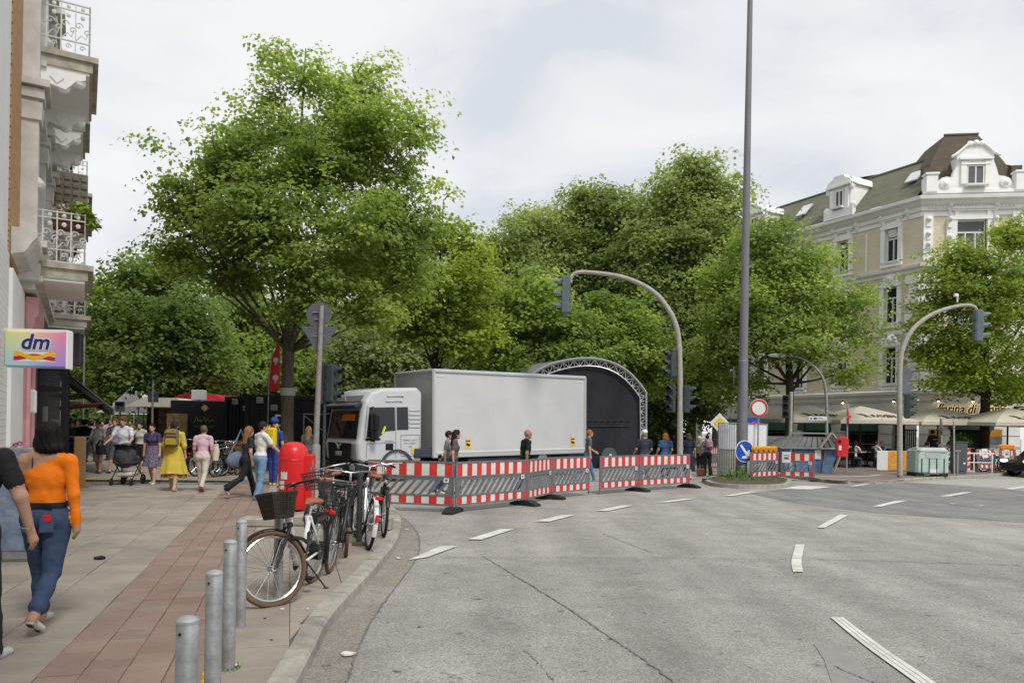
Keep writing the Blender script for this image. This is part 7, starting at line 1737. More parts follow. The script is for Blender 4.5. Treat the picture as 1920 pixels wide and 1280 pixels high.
    if skirt or dress:
        zt, zb, wt, wb, c_, waves = skirt or dress; mb = MB(); n = 40; rows = []; K = 9
        for i in range(K+1):
            f = i/K; z_ = zt+(zb-zt)*f; w = wt+(wb-wt)*f**.85; am = .09*f*w
            cy = math.sin(ln)*(max(0, z_-.9))
            rows.append([(w*math.cos(a)*(1+am/w*math.sin(waves*a+1.3)), cy+w*.74*math.sin(a)*(1+am/w*math.sin(waves*a+1.3))-.01, z_-drop+.012*f*math.sin(3*a)) for a in np.linspace(0, 2*math.pi, n+1)[:-1]])
        vs_ = [tuple(v*s for v in p) for r_ in rows for p in r_]
        mb.add(vs_, [(i*n+j, i*n+n+j, i*n+n+(j+1) % n, i*n+(j+1) % n) for i in range(K) for j in range(n)]); o = mb.build('skirt' if skirt else 'dress', c_, t, smooth=True)
    return t
def on(t, x, y, z): return Vector(t.location)+rotz(t.rotation_euler[2]) @ Vector((x, y, z))
NEAR = dict(vox=.0085, amp=.0013)
def tube_obj(name, pts, r, m_, parent=None, loc=None, n=8): return MB().tube(pts, r, n).build(name, m_, parent, smooth=True, loc=loc)
# woman in orange, walking away
ow = person('woman in orange off shoulder top and rolled blue jeans walking away', 84, 5.75, 1.53, 6, top=(.80, .19, .004), bot=(.036, .06, .118), shoe=(.5, .48, .44), hair='bob', hairc=(.01, .008, .008), female=True, sleeve='long', legs=(12, -12, 6, 30), arms=((10, 9, 8), (-4, 9, 8)), legwear='crop', cuffs=True, girth=1.17, lean=1, shirt_out=False, skin='mid', neck=lambda q: ((q[:, 2] > 1.388+.5*q[:, 0]) & (q[:, 0] < .10)) | ((q[:, 2] > 1.455) & (q[:, 0] < .12)), **NEAR)
KO = (.915, .915, .915)
def ring(z, rx, ry, n=36, y0=0): return [(rx*math.cos(a), y0+ry*math.sin(a), z) for a in np.linspace(0, 2*math.pi, n+1)[:-1]]
mb = MB(); vs_ = []
for z in (1.0, 1.045): vs_ += ring(z, .164, .13)
mb.add(vs_, [(i, (i+1) % 36, 36+(i+1) % 36, 36+i) for i in range(36)]); mb.box((.07, -.128, 1.022), (.07, .014, .045), ch=.005); mb.build('belt', M_bblk, ow).scale = KO
mb = MB(); mb.tube([(-.085, -.075, 1.30), (-.088, -.06, 1.43), (-.07, .0, 1.47)], .006, 5); mb.build('strap', M_bblk, ow).scale = KO
for x in (-.07, .075):
    mb = MB(); mb.box((0, 0, 0), (.095, .012, .11), ch=.004, rot=Matrix.Rotation(R(-7), 3, 'X')); o = mb.build('back_pocket', mat('denim_pocket', (.042, .07, .14), .85, var=.3, scale=20), ow); o.location = (x*.9, -.143, .79); o.rotation_euler = (0, 0, x*4.2)
ph = thing('phone', 'red phone sticking out of the rear jeans pocket', 'phone', on(ow, .068, -.142, .845), ow.rotation_euler[2]); mb = MB(); mb.box((0, 0, .0), (.06, .01, .05), ch=.003); mb.build('case', M_redp, ph)
# denim and black tops
mk = person('man in black T-shirt and dark jeans, cut off by the left edge', -64, 4.75, 1.62, 4, top=(.012, .012, .013), bot=(.02, .02, .022), shoe=(.4, .4, .4), hair='short', skin='mid', legs=(-12, 14, 26, 6), arms=((8, 9, 15), (2, 22, 12)), girth=1.12, **NEAR)
br_ = thing('bracelet', 'thin silver bracelet on the wrist of the man in black', 'bracelet', on(mk, .32, .06, .885), mk.rotation_euler[2]); mb = MB(); mb.tube([(.034*math.cos(a), .034*math.sin(a), 0) for a in np.linspace(0, 2*math.pi, 19)[:-1]], .003, 5, closed=True); mb.build('band', M_chrome, br_)
GP = 'pedestrians on the shopping street'
M_yd = mat('yellow_viscose', (.56, .42, .06), .8, var=.15, scale=5)
yw_ = person('woman in long yellow dress with a colourful backpack walking away', 325, 17.3, 1.71, 8, top=(.56, .42, .06), bot=(.3, .2, .1), shoe=(.55, .55, .53), hair='long', hairc=(.03, .018, .014), female=True, sleeve='mid', legs=(12, -12, 4, 12), arms=((4, 12, 12), (-4, 12, 14)), legwear='bare', girth=1.18, dress=(1.1, .42, .17, .33, M_yd, 7), group=GP)
mb = MB(); vs_ = []
for k in range(3):
    z, w = ((.55, .25), (.42, .27), (.3, .28))[k]; vs_ += [(w*math.cos(a)*(1+.06*math.sin(9*a)), w*.7*math.sin(a)*(1+.06*math.sin(9*a)), z) for a in np.linspace(0, 2*math.pi, 37)[:-1]]
mb.add(vs_, [(i*36+j, i*36+36+j, i*36+36+(j+1) % 36, i*36+(j+1) % 36) for i in range(2) for j in range(36)]); mb.build('underskirt', mat('leopard_print', (.12, .07, .03), .8, var=0, col2=(.42, .27, .12), scale=28, detail=2), yw_)
def backpack(t, label, z, m1, m2, w=.3, h=.42, name='backpack', y=-.2):
    b_ = thing(name, label, 'backpack', on(t, 0, y, z), t.rotation_euler[2]); mb = MB(); mb.box((0, 0, h/2), (w, .17, h), ch=.05); mb.build('body', m1, b_); mb = MB(); mb.box((0, -.1, h*.3), (w*.8, .06, h*.42), ch=.025); mb.build('front_pocket', m2, b_)
    mb = MB()
    for x in (-.09, .09): mb.tube([(x, .08, h), (x, .16, h+.05), (x*1.15, .28, h-.04), (x*1.3, .3, h*.5), (x*1.2, .18, .06)], .014, 6)
    mb.build('strap', m1, b_); return b_
bp_ = backpack(yw_, 'olive and yellow backpack on the back of the woman in yellow', 1.02, mat('olive_cord', (.16, .15, .06), .8), mat('mustard', (.36, .27, .03), .8)); mb = MB(); mb.box((0, -.1, .34), (.24, .02, .03)); mb.build('trim', mat('coral', (.6, .15, .05), .7), bp_); mb = MB(); mb.box((0, -.1, .22), (.25, .03, .04)); mb.build('band', mat('plum', (.06, .02, .05), .7), bp_)
pk = person('woman in pink T-shirt and light trousers carrying a jacket, walking away', 379, 17.2, 1.62, 6, top=(.58, .40, .47), bot=(.52, .48, .43), shoe=(.25, .03, .03), hair='short', hairc=(.10, .085, .075), female=True, legs=(14, -16, 4, 24), arms=((3, 9, 14), (-4, 9, 20)), girth=1.1, group=GP)
jk = thing('jacket', 'cream jacket hanging over the arm of the woman in pink', 'jacket', on(pk, .28, .02, .72), pk.rotation_euler[2]); mb = MB(); mb.tube([(0, 0, 0), (.01, .03, .2), (0, .02, .38)], [.06, .07, .05], 10); mb.build('cloth', mat('cream_cloth', (.55, .5, .42), .85, var=.1, scale=20), jk)
nv = person('woman in navy patterned knee length dress walking towards the camera', 285, 19, 1.63, 185, top=(.05, .04, .09), bot=(.05, .04, .09), shoe=(.55, .55, .53), hair='bun', hairc=(.015, .013, .012), female=True, legs=(10, -12, 4, 14), arms=((4, 10, 8), (-6, 10, 8)), legwear='bare', group=GP, dress=(1.1, .5, .155, .27, mat('navy_print', (.03, .025, .06), .8, var=0, col2=(.26, .22, .30), scale=36, detail=1), 8))
sm = person('man in white short sleeved shirt pushing the grey pram', 231, 19.6, 1.8, 183, top=(.62, .63, .70), bot=(.03, .035, .05), shoe=(.04, .04, .04), hair='curly', hairc=(.16, .07, .03), legs=(12, -14, 4, 20), arms=((24, 16, 40), (24, 16, 40)), legwear='shorts', group=GP)
# pram
pr = thing('pram', 'dark grey pram with hood, pushed by the man in the white shirt', 'pram', at(239, 18.75, PZ), R(183)); M_pr = mat('pram_cloth', (.06, .058, .068), .9, var=.2, scale=10)
mb = MB(); mb.box((0, .05, .62), (.44, .72, .3), ch=.09); mb.build('carrycot', M_pr, pr); mb = MB(); n = 10; vs_ = []
for i in range(n+1):
    a = R(-8)+R(118)*i/n
    for x, q in ((-.24, .92), (-.2, 1), (.2, 1), (.24, .92)): vs_.append((x, .36-.02-.38*math.cos(a)*q+.05, .68+.36*math.sin(a)*q))
mb.add(vs_, [(i*4+j, i*4+4+j, i*4+5+j, i*4+1+j) for i in range(n) for j in range(3)]); mb.ell((0, .14, .74), (.25, .33, .32), 18, 10); mb.build('hood', M_pr, pr, smooth='auto')
mb = MB()
for x in (-.25, .25): mb.tube([(x, -.42, 1.0), (x, -.2, .62), (x, .3, .16)], .014, 6); mb.tube([(x, -.3, .16), (x, .1, .5)], .014, 6)
mb.tube([(-.25, -.42, 1.0), (.25, -.42, 1.0)], .016, 6); mb.build('frame', M_bblk, pr); mb = MB(); mb.box((0, 0, .27), (.38, .5, .12), ch=.04); mb.build('basket', mat('pram_tray', (.5, .5, .5), .8), pr)
for x in (-.24, .24):
    for y, r_ in ((.34, .09), (-.32, .13)): mb = MB(); mb.tube([(x, y+r_*.85*math.cos(a), r_+r_*.85*math.sin(a)) for a in np.linspace(0, 2*math.pi, 17)[:-1]], r_*.18, 6, closed=True); mb.cyl((x-.02, y, r_), (x+.02, y, r_), r_*.5, n=12); mb.build('wheel', M_tyre, pr)
ps = person('woman in white top and pink shorts holding a black jacket', 184, 22.6, 1.68, 185, top=(.62, .62, .64), bot=(.52, .36, .38), shoe=(.05, .05, .05), skin='mid', hair='bun', hairc=(.05, .035, .03), female=True, legs=(8, -10, 4, 10), arms=((8, 8, 30), (14, 12, 50)), legwear='shorts', group=GP, skirt=(1.02, .72, .15, .19, col((.52, .36, .38)), 5))
jk = thing('jacket', 'black jacket held by the woman in pink shorts', 'jacket', on(ps, -.16, .2, .8), ps.rotation_euler[2]); mb = MB(); mb.tube([(0, 0, -.22), (.02, .0, .05), (0, 0, .22)], [.12, .13, .06], 10); mb.build('cloth', M_bblk, jk)
person('man in lilac T-shirt and grey shorts behind the pram', 216, 23, 1.78, 182, top=(.30, .24, .40), bot=(.12, .12, .13), shoe=(.03, .03, .03), hair='short', hairc=(.14, .07, .03), legs=(-12, 14, 16, 4), arms=((-8, 10, 10), (10, 10, 10)), legwear='shorts', group=GP)
person('woman in beige top and black shorts raising a hand to her face', 263, 23, 1.66, 176, top=(.45, .43, .37), bot=(.02, .02, .022), shoe=(.2, .12, .08), hair='bun', hairc=(.02, .018, .015), female=True, legs=(6, -8, 4, 8), arms=((6, 8, 10), (50, 20, 105)), legwear='shorts', group=GP)
bt = person('person in black T-shirt and jeans seen from behind beside the scooter', 156, 23.2, 1.72, 10, top=(.012, .012, .014), bot=(.07, .12, .2), shoe=(.05, .05, .05), hair='short', hairc=(.015, .013, .012), legs=(8, -10, 2, 10), arms=((20, 8, 60), (10, 10, 20)), group=GP)
person('person in dark jacket and jeans at the shop entrance', 134, 26, 1.7, 200, top=(.03, .032, .04), bot=(.06, .09, .15), hair='short', sleeve='long', group=GP, vox=.018)
fard = [(170, 29, (.28, .27, .36), 'far pedestrian in grey blue shirt left of the woman in pink shorts'), (178, 33, (.5, .32, .3), 'far pedestrian in coral top'), (193, 30, (.55, .33, .36), 'far pedestrian in pale pink shirt'), (201, 36, (.6, .6, .6), 'far pedestrian in white shirt among the crowd'), (208, 31, (.5, .36, .38), 'far pedestrian in rose shirt behind the lilac man'), (163, 38, (.2, .22, .3), 'far pedestrian in slate shirt near the awning'), (187, 41, (.35, .33, .3), 'far pedestrian in beige, farthest of the crowd'), (147, 32, (.1, .1, .12), 'far pedestrian in black under the awning'), (245, 34, (.3, .2, .14), 'far pedestrian in brown beside the tent'), (212, 44, (.16, .18, .26), 'distant pedestrian in dark blue near the white tent')]
for k, (px, d, c, lab) in enumerate(fard): person(lab, px, d, 1.66+.03*(k % 5), 180 if k % 3 else 5, top=c, bot=(.06+.02*(k % 4), .07, .1), hair=['short', 'long', 'short', 'bun'][k % 4], hairc=[(.03, .02, .015), (.1, .06, .03), (.05, .04, .035)][k % 3], legs=(12, -12, 4, 16) if k % 2 else (-10, 12, 14, 4), group=GP, vox=.02, amp=0)
# pair by the bin, man with yellow backpack, blonde woman
dk = person('woman in dark top and black trousers with a blue tote bag mid stride', 461, 16.1, 1.66, -40, top=(.025, .025, .035), bot=(.014, .014, .016), shoe=(.4, .38, .35), hair='long', hairc=(.22, .11, .05), female=True, legs=(24, -26, 6, 34), arms=((10, 8, 20), (-12, 12, 20)), legwear='wide', group=GP)
tb = thing('tote_bag', 'large slate blue tote bag on the shoulder of the dark clothed woman', 'bag', on(dk, -.24, -.06, .62), dk.rotation_euler[2]); mb = MB(); mb.ell((0, 0, .17), (.11, .27, .19), 16, 10); mb.build('pouch', mat('slate_denim', (.13, .18, .25), .9, var=.2, scale=12), tb, smooth=True); mb = MB(); mb.tube([(0, -.2, .28), (.06, -.08, .6), (.1, 0, .83), (.06, .1, .6), (0, .2, .28)], .022, 6); mb.build('strap', MATS['slate_denim'], tb)
wt = person('woman in white T-shirt and light blue wide jeans beside the red bin', 487, 15.5, 1.72, -38, top=(.64, .64, .63), bot=(.16, .27, .42), shoe=(.5, .5, .48), hair='short', hairc=(.03, .02, .017), female=True, legs=(6, -6, 2, 6), arms=((6, 10, 14), (34, 14, 14)), legwear='wide', group=GP, head_turn=-20)
bm2 = person('man in blue overalls and cap with a yellow backpack facing away', 512, 19.4, 1.76, -10, top=(.03, .06, .26), bot=(.03, .055, .24), shoe=(.6, .45, .05), hair='cap', legs=(4, -4, 0, 2), arms=((4, 8, 10), (4, 8, 10)), legwear='long', group=GP, sleeve='short')
mb = MB(); mb.ell((0, .02, 1.68), (.1, .12, .1), 16, 8); mb.box((0, .14, 1.66), (.14, .12, .015), ch=.004); mb.build('cap', mat('cap_blue', (.03, .06, .25), .8), bm2, smooth='auto')
backpack(bm2, 'bright yellow roll top backpack on the man in blue', 1.0, mat('yellow_tarp', (.68, .48, .01), .5, var=.08), MATS['yellow_tarp'], .34, .5)
person('blonde woman in grey top behind the sign pole', 576, 20.5, 1.62, -5, top=(.2, .19, .19), bot=(.08, .08, .09), hair='long', hairc=(.42, .29, .13), female=True, sleeve='long', legs=(4, -4, 0, 2), arms=((4, 8, 10), (4, 8, 10)), group=GP)
# people around the lorry
GL = 'passers-by at the barriers'
tp = person('woman in taupe T-shirt and sunglasses before the lorry box', 850, 18.8, 1.7, -88, top=(.12, .09, .085), bot=(.03, .04, .07), shoe=(.5, .42, .35), hair='long', hairc=(.03, .022, .018), female=True, legs=(14, -16, 4, 20), arms=((-6, 8, 12), (-10, 8, 14)), z=0, group=GL)
mb = MB(); mb.box((0, .115, 1.625), (.16, .03, .035), ch=.008); mb.build('sunglasses', M_bblk, tp)
person('man in grey shirt half hidden behind the woman in taupe', 836, 19.3, 1.66, -84, top=(.2, .21, .24), bot=(.06, .1, .18), hair='short', sleeve='short', legs=(-12, 12, 12, 4), z=0, group=GL)
person('dark haired child low beside the lorry wing', 822, 19.6, 1.02, -80, top=(.1, .12, .2), bot=(.12, .2, .35), hair='short', hairc=(.02, .016, .014), z=0, group=GL)
person('bald man in black T-shirt walking before the lorry box', 983, 18.3, 1.75, -72, top=(.012, .012, .013), bot=(.05, .05, .06), skin='tan', hair='bald', legs=(14, -14, 4, 18), arms=((-6, 10, 14), (-14, 10, 14)), z=0, girth=1.08, group=GL, head_turn=-12)
person('red haired man in dark vest and blue jeans walking in the barrier gap', 1101, 24.6, 1.78, -80, top=(.1, .11, .13), bot=(.09, .17, .33), shoe=(.3, .28, .25), hair='short', hairc=(.35, .12, .03), legs=(20, -22, 4, 22), arms=((18, 8, 40), (-6, 8, 12)), z=0, group=GL)
cp = person('man in navy shirt and white cap behind the right barriers', 1207, 24.2, 1.72, 4, top=(.03, .035, .055), bot=(.1, .1, .1), skin='mid', hair='cap', legs=(4, -4, 0, 2), arms=((10, 10, 50), (10, 10, 60)), z=0, girth=1.12, group=GL)
mb = MB(); mb.ell((0, .01, 1.665), (.1, .115, .085), 16, 8); mb.box((0, .13, 1.65), (.14, .12, .015), ch=.004); mb.build('cap', M_white, cp, smooth='auto')
person('woman with orange bobbed hair and blue blouse behind the barrier', 1247, 25, 1.68, 3, top=(.05, .11, .24), bot=(.05, .06, .1), hair='bob', hairc=(.36, .15, .05), female=True, legs=(4, -4, 0, 2), arms=((10, 12, 40), (10, 12, 50)), z=0, girth=1.15, group=GL)
person('woman in long navy dress right of the signal mast', 1290, 26.6, 1.68, -15, top=(.02, .02, .045), bot=(.02, .02, .045), shoe=(.03, .02, .02), hair='bob', hairc=(.06, .045, .04), female=True, legs=(8, -10, 2, 12), arms=((6, 10, 12), (10, 10, 14)), legwear='bare', z=0, girth=1.12, dress=(1.1, .3, .17, .25, mat('navy_jersey', (.02, .02, .045), .9), 6), group=GL)
person('elderly white haired woman in sage green top with a stick', 1312, 29.5, 1.58, 150, top=(.24, .27, .21), bot=(.03, .03, .035), shoe=(.12, .07, .05), hair='short', hairc=(.6, .58, .52), female=True, sleeve='long', legs=(6, -6, 2, 4), arms=((14, 8, 50), (12, 8, 30)), z=.0, lean=10, group=GL)
mv = person('woman in mauve T-shirt and black trousers with a pink backpack', 1326, 29, 1.64, 10, top=(.17, .14, .19), bot=(.012, .012, .013), shoe=(.45, .42, .38), hair='bun', hairc=(.05, .035, .028), female=True, legs=(6, -6, 2, 6), arms=((6, 10, 30), (10, 10, 50)), legwear='wide', z=.0, group=GL)
backpack(mv, 'small pink backpack on the woman in mauve', 1.08, mat('dusty_pink', (.42, .25, .33), .8), MATS['dusty_pink'], .24, .3, y=-.17)
hb_ = thing('handbag', 'brown leather handbag on the ground beside the elderly woman', 'bag', at(1314, 28.4, 0)); mb = MB(); mb.box((0, 0, .17), (.3, .2, .3), ch=.05); mb.build('pouch', mat('tan_leather', (.2, .1, .045), .6, var=.2), hb_); mb = MB(); mb.tube([(-.1, 0, .3), (-.05, 0, .42), (.05, 0, .42), (.1, 0, .3)], .012, 6); mb.build('handle', M_leather, hb_)
kh = person('young woman in khaki dress and black boots standing by the red bin', 1549, 32.5, 1.64, 200, top=(.22, .18, .11), bot=(.22, .18, .11), shoe=(.02, .02, .022), hair='bun', hairc=(.18, .12, .07), female=True, sleeve='none', legs=(4, -4, 2, 2), arms=((16, 10, 70), (10, 10, 60)), legwear='bare', dress=(1.28, .58, .15, .2, col((.22, .18, .11)), 5), group='people at the restaurant', sock=True, z=0)
wb = thing('tote_bag', 'white tote bag hanging at the side of the woman in khaki', 'bag', on(kh, .2, .04, .72), kh.rotation_euler[2]); mb = MB(); mb.box((0, 0, .15), (.08, .26, .3), ch=.03); mb.build('pouch', M_white, wb); mb = MB(); mb.tube([(0, -.1, .3), (0, 0, .6), (0, .1, .3)], .012, 6); mb.build('strap', M_white, wb)
# ------------------------------------------------------------------ e-scooter, planter, board at the shop
sc_ = thing('kick_scooter', 'turquoise electric kick scooter parked on the pavement left of the pram', 'scooter', at(150, 19.5, PZ), R(-60)); M_teal = mat('scooter_teal', (.10, .42, .38), .4, var=.05)
mb = MB(); mb.box((-.1, 0, .14), (.75, .17, .07), ch=.02); mb.tube([(.25, 0, .17), (.38, 0, .3)], .035, 8); mb.build('deck', M_teal, sc_); mb = MB(); mb.tube([(.4, 0, .25), (.3, 0, 1.0)], .032, 10); mb.build('stem', M_teal, sc_); mb = MB(); mb.tube([(.3, 0, 1.0), (.27, 0, 1.18)], .024, 8); mb.tube([(.27, -.26, 1.17), (.27, .26, 1.17)], .016, 8); mb.build('handlebar', M_bblk, sc_)
mb = MB(); mb.box((.345, 0, .8), (.08, .08, .16)); mb.build('label_sticker', mat('pale_pink', (.6, .42, .42), .6), sc_)
for x in (.44, -.5):
    mb = MB(); mb.tube([(x+.1*math.cos(a), 0, .125+.1*math.sin(a)) for a in np.linspace(0, 2*math.pi, 21)[:-1]], .028, 8, closed=True); w = mb.build('wheel', M_tyre, sc_); mb = MB(); mb.cyl((x, -.02, .125), (x, .02, .125), .05, n=14); mb.build('rim', M_chrome, w)
pl = thing('flower_planter', 'hydrangea planter with pink blooms behind the woman in orange', 'plant', at(40, 9.2, PZ)); mb = MB(); mb.box((0, 0, .3), (.7, .4, .6), taper=1.1, ch=0); mb.build('trough', mat('planter_grey', (.2, .21, .22), .7), pl); rg_ = random.Random(8)
mb = MB(); leaf_bush(mb, (0, 0, .9), .38, 420, .12, rg_, 0); leaf_bush(mb, (.12, -.05, 1.02), .25, 130, .11, rg_, 1); mb.build('foliage', [M_leafg, M_leafy], pl); mb = MB()
for x, y, z in ((.02, -.2, 1.12), (.18, -.12, 1.2), (-.2, -.18, 1.05), (-.05, .0, 1.25)): leaf_bush(mb, (x, y, z), .09, 70, .05, rg_)
mb.build('blooms', M_hyd, pl)
ab = thing('pavement_board', 'blue framed advertising board at the left edge', 'board', at(4, 8.3, PZ), R(10)); mb = MB(); mb.box((0, 0, .65), (.6, .06, 1.25), ch=.01); mb.build('frame', M_galv, ab); mb = MB(); mb.box((0, -.035, .68), (.5, .01, 1.1)); mb.build('poster', mat('poster_blue', (.05, .1, .22), .4, var=0, col2=(.3, .36, .42), scale=5), ab)
# cable protector across the pedestrian street
a, b_ = at(155, 19.6, PZ), at(448, 20.2, PZ); t = thing('cable_ramp', 'long yellow topped cable ramp lying across the pavement', 'cable ramp', a, math.atan2((b_-a).y, (b_-a).x)); L = (b_-a).length; n = 6
for k in range(n):
    mb = MB(); x0, x1 = L*k/n+.01, L*(k+1)/n-.01; mb.prism([(-.2, 0), (.2, 0), (.1, .05), (-.1, .05)], (x0, 0, .003), (0, 1, 0), (0, 0, 1), x1-x0); q = mb.build('segment', M_rub, t); mb = MB(); mb.box(((x0+x1)/2, 0, .058), (x1-x0, .17, .012)); mb.build('lid', mat('dirty_yellow', (.5, .38, .08), .7, var=.2), q)
# ------------------------------------------------------------------ site containers and market
M_cont = mat('container_black', (.016, .018, .024), .55, var=.25, scale=1.5)
def container(px, d, w, h, dep, rz, label, win=True):
    t = thing('site_container', label, 'container', at(px, d, PZ), rz); mb = MB(); n = int(w/.16)
    mb.box((w/2, dep/2, h/2), (w-.06, dep-.06, h-.06)); 
    for k in range(n): mb.box((w*(k+.5)/n, 0.015, h/2), (w/n*.5, .03, h-.3))
    for k in range(int(dep/.16)): mb.box((.015, dep*(k+.5)/int(dep/.16), h/2), (.03, .08, h-.3))
    mb.build('shell', M_cont, t); mb = MB()
    for x in (.05, w-.05): mb.box((x, .03, h/2), (.14, .14, h))
    for z in (.07, h-.07): mb.box((w/2, .03, z), (w-.3, .14, .14)); mb.box((.05, dep/2, z), (.14, dep-.1, .14))
    mb.build('frame', M_cont, t)
    if win:
        for x, ww in ((1.35, .62), (3.2, .6)):
            f = MB(); f.box((x, -.02, 1.72), (ww, .06, .42)); o = f.build('window', M_wframe, t); f = MB(); f.box((x, -.055, 1.72), (ww-.14, .015, .28)); f.build('pane', M_glass, o)
        for k in range(3): f = MB(); f.box((-.02, .5+.5*k, 1.5), (.02, .1, .7)); f.build('vent_slit', M_galv, t)
    for x, z in ((.5, h-.2), (1.0, h-.45)): f = MB(); f.box((x, -.05, z), (.24, .14, .22), ch=.02); f.build('floodlight', M_galv, t)
    return t
container(459, 26.6, 6.0, 2.62, 2.4, R(4), 'wide black site container with small white window behind the big maple trunk'); container(421, 29.2, 2.2, 2.62, 2.4, R(-18), 'narrow black container left of the wide black container', False)
ft = thing('food_truck', 'black food trailer with gold lettering at the market', 'food truck', at(322, 30.5, PZ), R(2)); mb = MB(); mb.box((1.0, 1, 1.45), (2.2, 2, 2.1), ch=.03); mb.build('body', M_cont, ft); mb = MB(); mb.box((.25, -.15, 1.5), (.8, .1, .9)); mb.build('hatch', mat('warm_interior', (.25, .17, .09), .8, var=.5, scale=6), ft)
mat('gold_print', (.5, .36, .12), .5); mb = MB(); mb.tube(catmull([(.9, -.02, 1.62), (1.0, -.02, 1.85), (1.04, -.02, 1.62), (1.12, -.02, 1.75), (1.18, -.02, 1.62), (1.3, -.02, 1.85), (1.34, -.02, 1.62), (1.42, -.02, 1.76), (1.5, -.02, 1.62), (1.6, -.02, 1.72), (1.7, -.02, 1.64)], 4), .012, 4); mb.build('script_mark', mat('dull_gold', (.3, .24, .13), .5), ft); strokes('lettering', MATS['dull_gold'], ft, (1.3, -.02, 1.45), (1, 0, 0), (0, 0, 1), .8, .06, 5); mb = MB(); mb.box((1.3, -.02, 2.2), (.22, .01, .22), rot=Matrix.Rotation(R(45), 3, 'Y')); mb.build('diamond_logo', MATS['gold_print'], ft)
mb = MB()
for x in (.5, 1.5): mb.cyl((x, 0, .35), (x, .2, .35), .3, n=16)
mb.build('wheel', M_tyre, ft)
def stall(px, d, w, label, cm, zt=2.4, front=.9):
    t = thing('market_stall', label, 'stall', at(px, d, PZ)); mb = MB()
    for x in (0, w):
        for y in (0, 2): mb.cyl((x, y, 0), (x, y, zt), .03, n=6)
    mb.build('frame', M_galv, t); mb = MB(); mb.prism([(-.3, zt-.15), (w+.3, zt-.15), (w*.8, zt+.25), (w*.2, zt+.25)], (0, 2.3, 0), (1, 0, 0), (0, 0, 1), 2.9); mb.build('awning', cm, t); mb = MB(); mb.box((w/2, .1, front/2), (w, .6, front)); mb.build('counter', mat('stall_brown', (.12, .08, .05), .8, var=.4, scale=4), t)
    mb = MB(); mb.box((w/2, 1.9, 1.3), (w, .05, 2.2)); mb.build('backdrop', mat('stall_goods', (.06, .05, .045), .9, var=0, col2=(.25, .18, .12), scale=5, detail=6), t)
stall(258, 33, 2.4, 'market stall with cream awning left of the food trailer', mat('cream_canvas', (.5, .47, .4), .8)); stall(330, 37, 2.6, 'market stall with red pointed canvas behind the food trailer', mat('red_canvas', (.5, .03, .05), .7), 2.75)
def tent(px, d, w, h, label):
    t = thing('pagoda_tent', label, 'tent', at(px, d, PZ)); mb = MB(); mb.lathe([(w*.72, 2.1), (w*.4, 2.6), (w*.14, 3.3), (.03, h)], 4); mb.build('roof', mat('tent_white', (.6, .6, .6), .7, var=.05), t); mb = MB()
    for x, y in ((w*.5, w*.5), (-w*.5, w*.5), (w*.5, -w*.5), (-w*.5, -w*.5)): mb.cyl((x, y, 0), (x, y, 2.15), .04, n=6)
    mb.build('legs', M_galv, t)
tent(245, 45, 3, 4.2, 'white pagoda tent farther down the pedestrian street'); tent(270, 52, 3, 4.2, 'second white pagoda tent behind the cream awning')
t = thing('wooden_hut', 'brown wooden market hut roof behind the stalls', 'hut', at(300, 41, PZ)); mb = MB(); mb.box((1.5, 1, 1.3), (4.4, 2.2, 2.6)); mb.build('wall', mat('hut_wood', (.1, .06, .04), .8, var=.3, scale=4), t); mb = MB(); mb.prism([(-.9, 2.6), (3.9, 2.6), (3.5, 3.0), (-.5, 3.0)], (0, 2.3, 0), (1, 0, 0), (0, 0, 1), 2.7); mb.build('roof', mat('hut_roof', (.09, .05, .04), .8, var=.2), t)
t = thing('air_unit', 'white box unit on a pole above the food trailer', 'box', at(371, 31.5, PZ)); mb = MB(); mb.box((0, 0, 2.75), (.5, .4, .42), ch=.02); mb.build('case', M_white, t); mb = MB(); mb.cyl((0, 0, 0), (0, 0, 2.55), .04, n=6); mb.build('pole', M_galv, t)
t = thing('planter_box', 'orange brown wooden crate between the bicycles and the container', 'crate', at(441, 24.5, PZ)); mb = MB(); mb.box((0, 0, .45), (.5, .5, .9), ch=.02); mb.box((0, 0, .93), (.56, .56, .06)); mb.build('box', mat('rusty_wood', (.25, .1, .04), .8, var=.3), t)
t = thing('site_gate', 'silver mesh gate frame beside the black container', 'gate', at(568, 25.6, PZ)); mb = MB()
for x in (0, 1.3): mb.cyl((x, 0, 0), (x, 0, 1.95), .025, n=6)
for z in (1.95, .1): mb.cyl((0, 0, z), (1.3, 0, z), .025, n=6)
mb.cyl((0, 0, 1.9), (1.3, 0, .9), .02, n=6); mb.build('frame', M_galv, t); mb = MB(); mb.box((.65, .04, 1.0), (1.3, .02, 1.8)); mb.build('black_screen', M_black, t)
fl = thing('feather_flag', 'red feather banner with white marks beside the maple trunk', 'flag', at(500, 25.3, PZ)); mb = MB(); mb.tube([(0, 0, 0), (.02, 0, 3.3), (.12, 0, 4.1), (.38, 0, 4.42)], .02, 6); mb.build('pole', M_galv, fl); mb = MB(); L_ = [(.03, 2.66), (.06, 3.3), (.14, 3.9), (.3, 4.3)]; Rr = [(.40, 2.78), (.40, 3.3), (.39, 3.9), (.37, 4.35)]
vs_ = []
for (a, z), (b_, z2) in zip(L_, Rr): vs_ += [(a, -.02, z), ((a+b_)/2, -.05, (z+z2)/2), (b_, -.02, z2)]
mb.add(vs_, [(i*3+j, i*3+1+j, i*3+4+j, i*3+3+j) for i in range(3) for j in range(2)]); mb.build('cloth', mat('flag_red', (.62, .04, .05), .7), fl)
for z, s_ in ((3.15, .1), (3.75, .09)): mb = MB(); mb.cyl((.26, -.06, z), (.26, -.05, z), s_, n=12); mb.box((.26, -.055, z-.12), (.05, .01, .1)); mb.build('white_mark', M_white, fl)
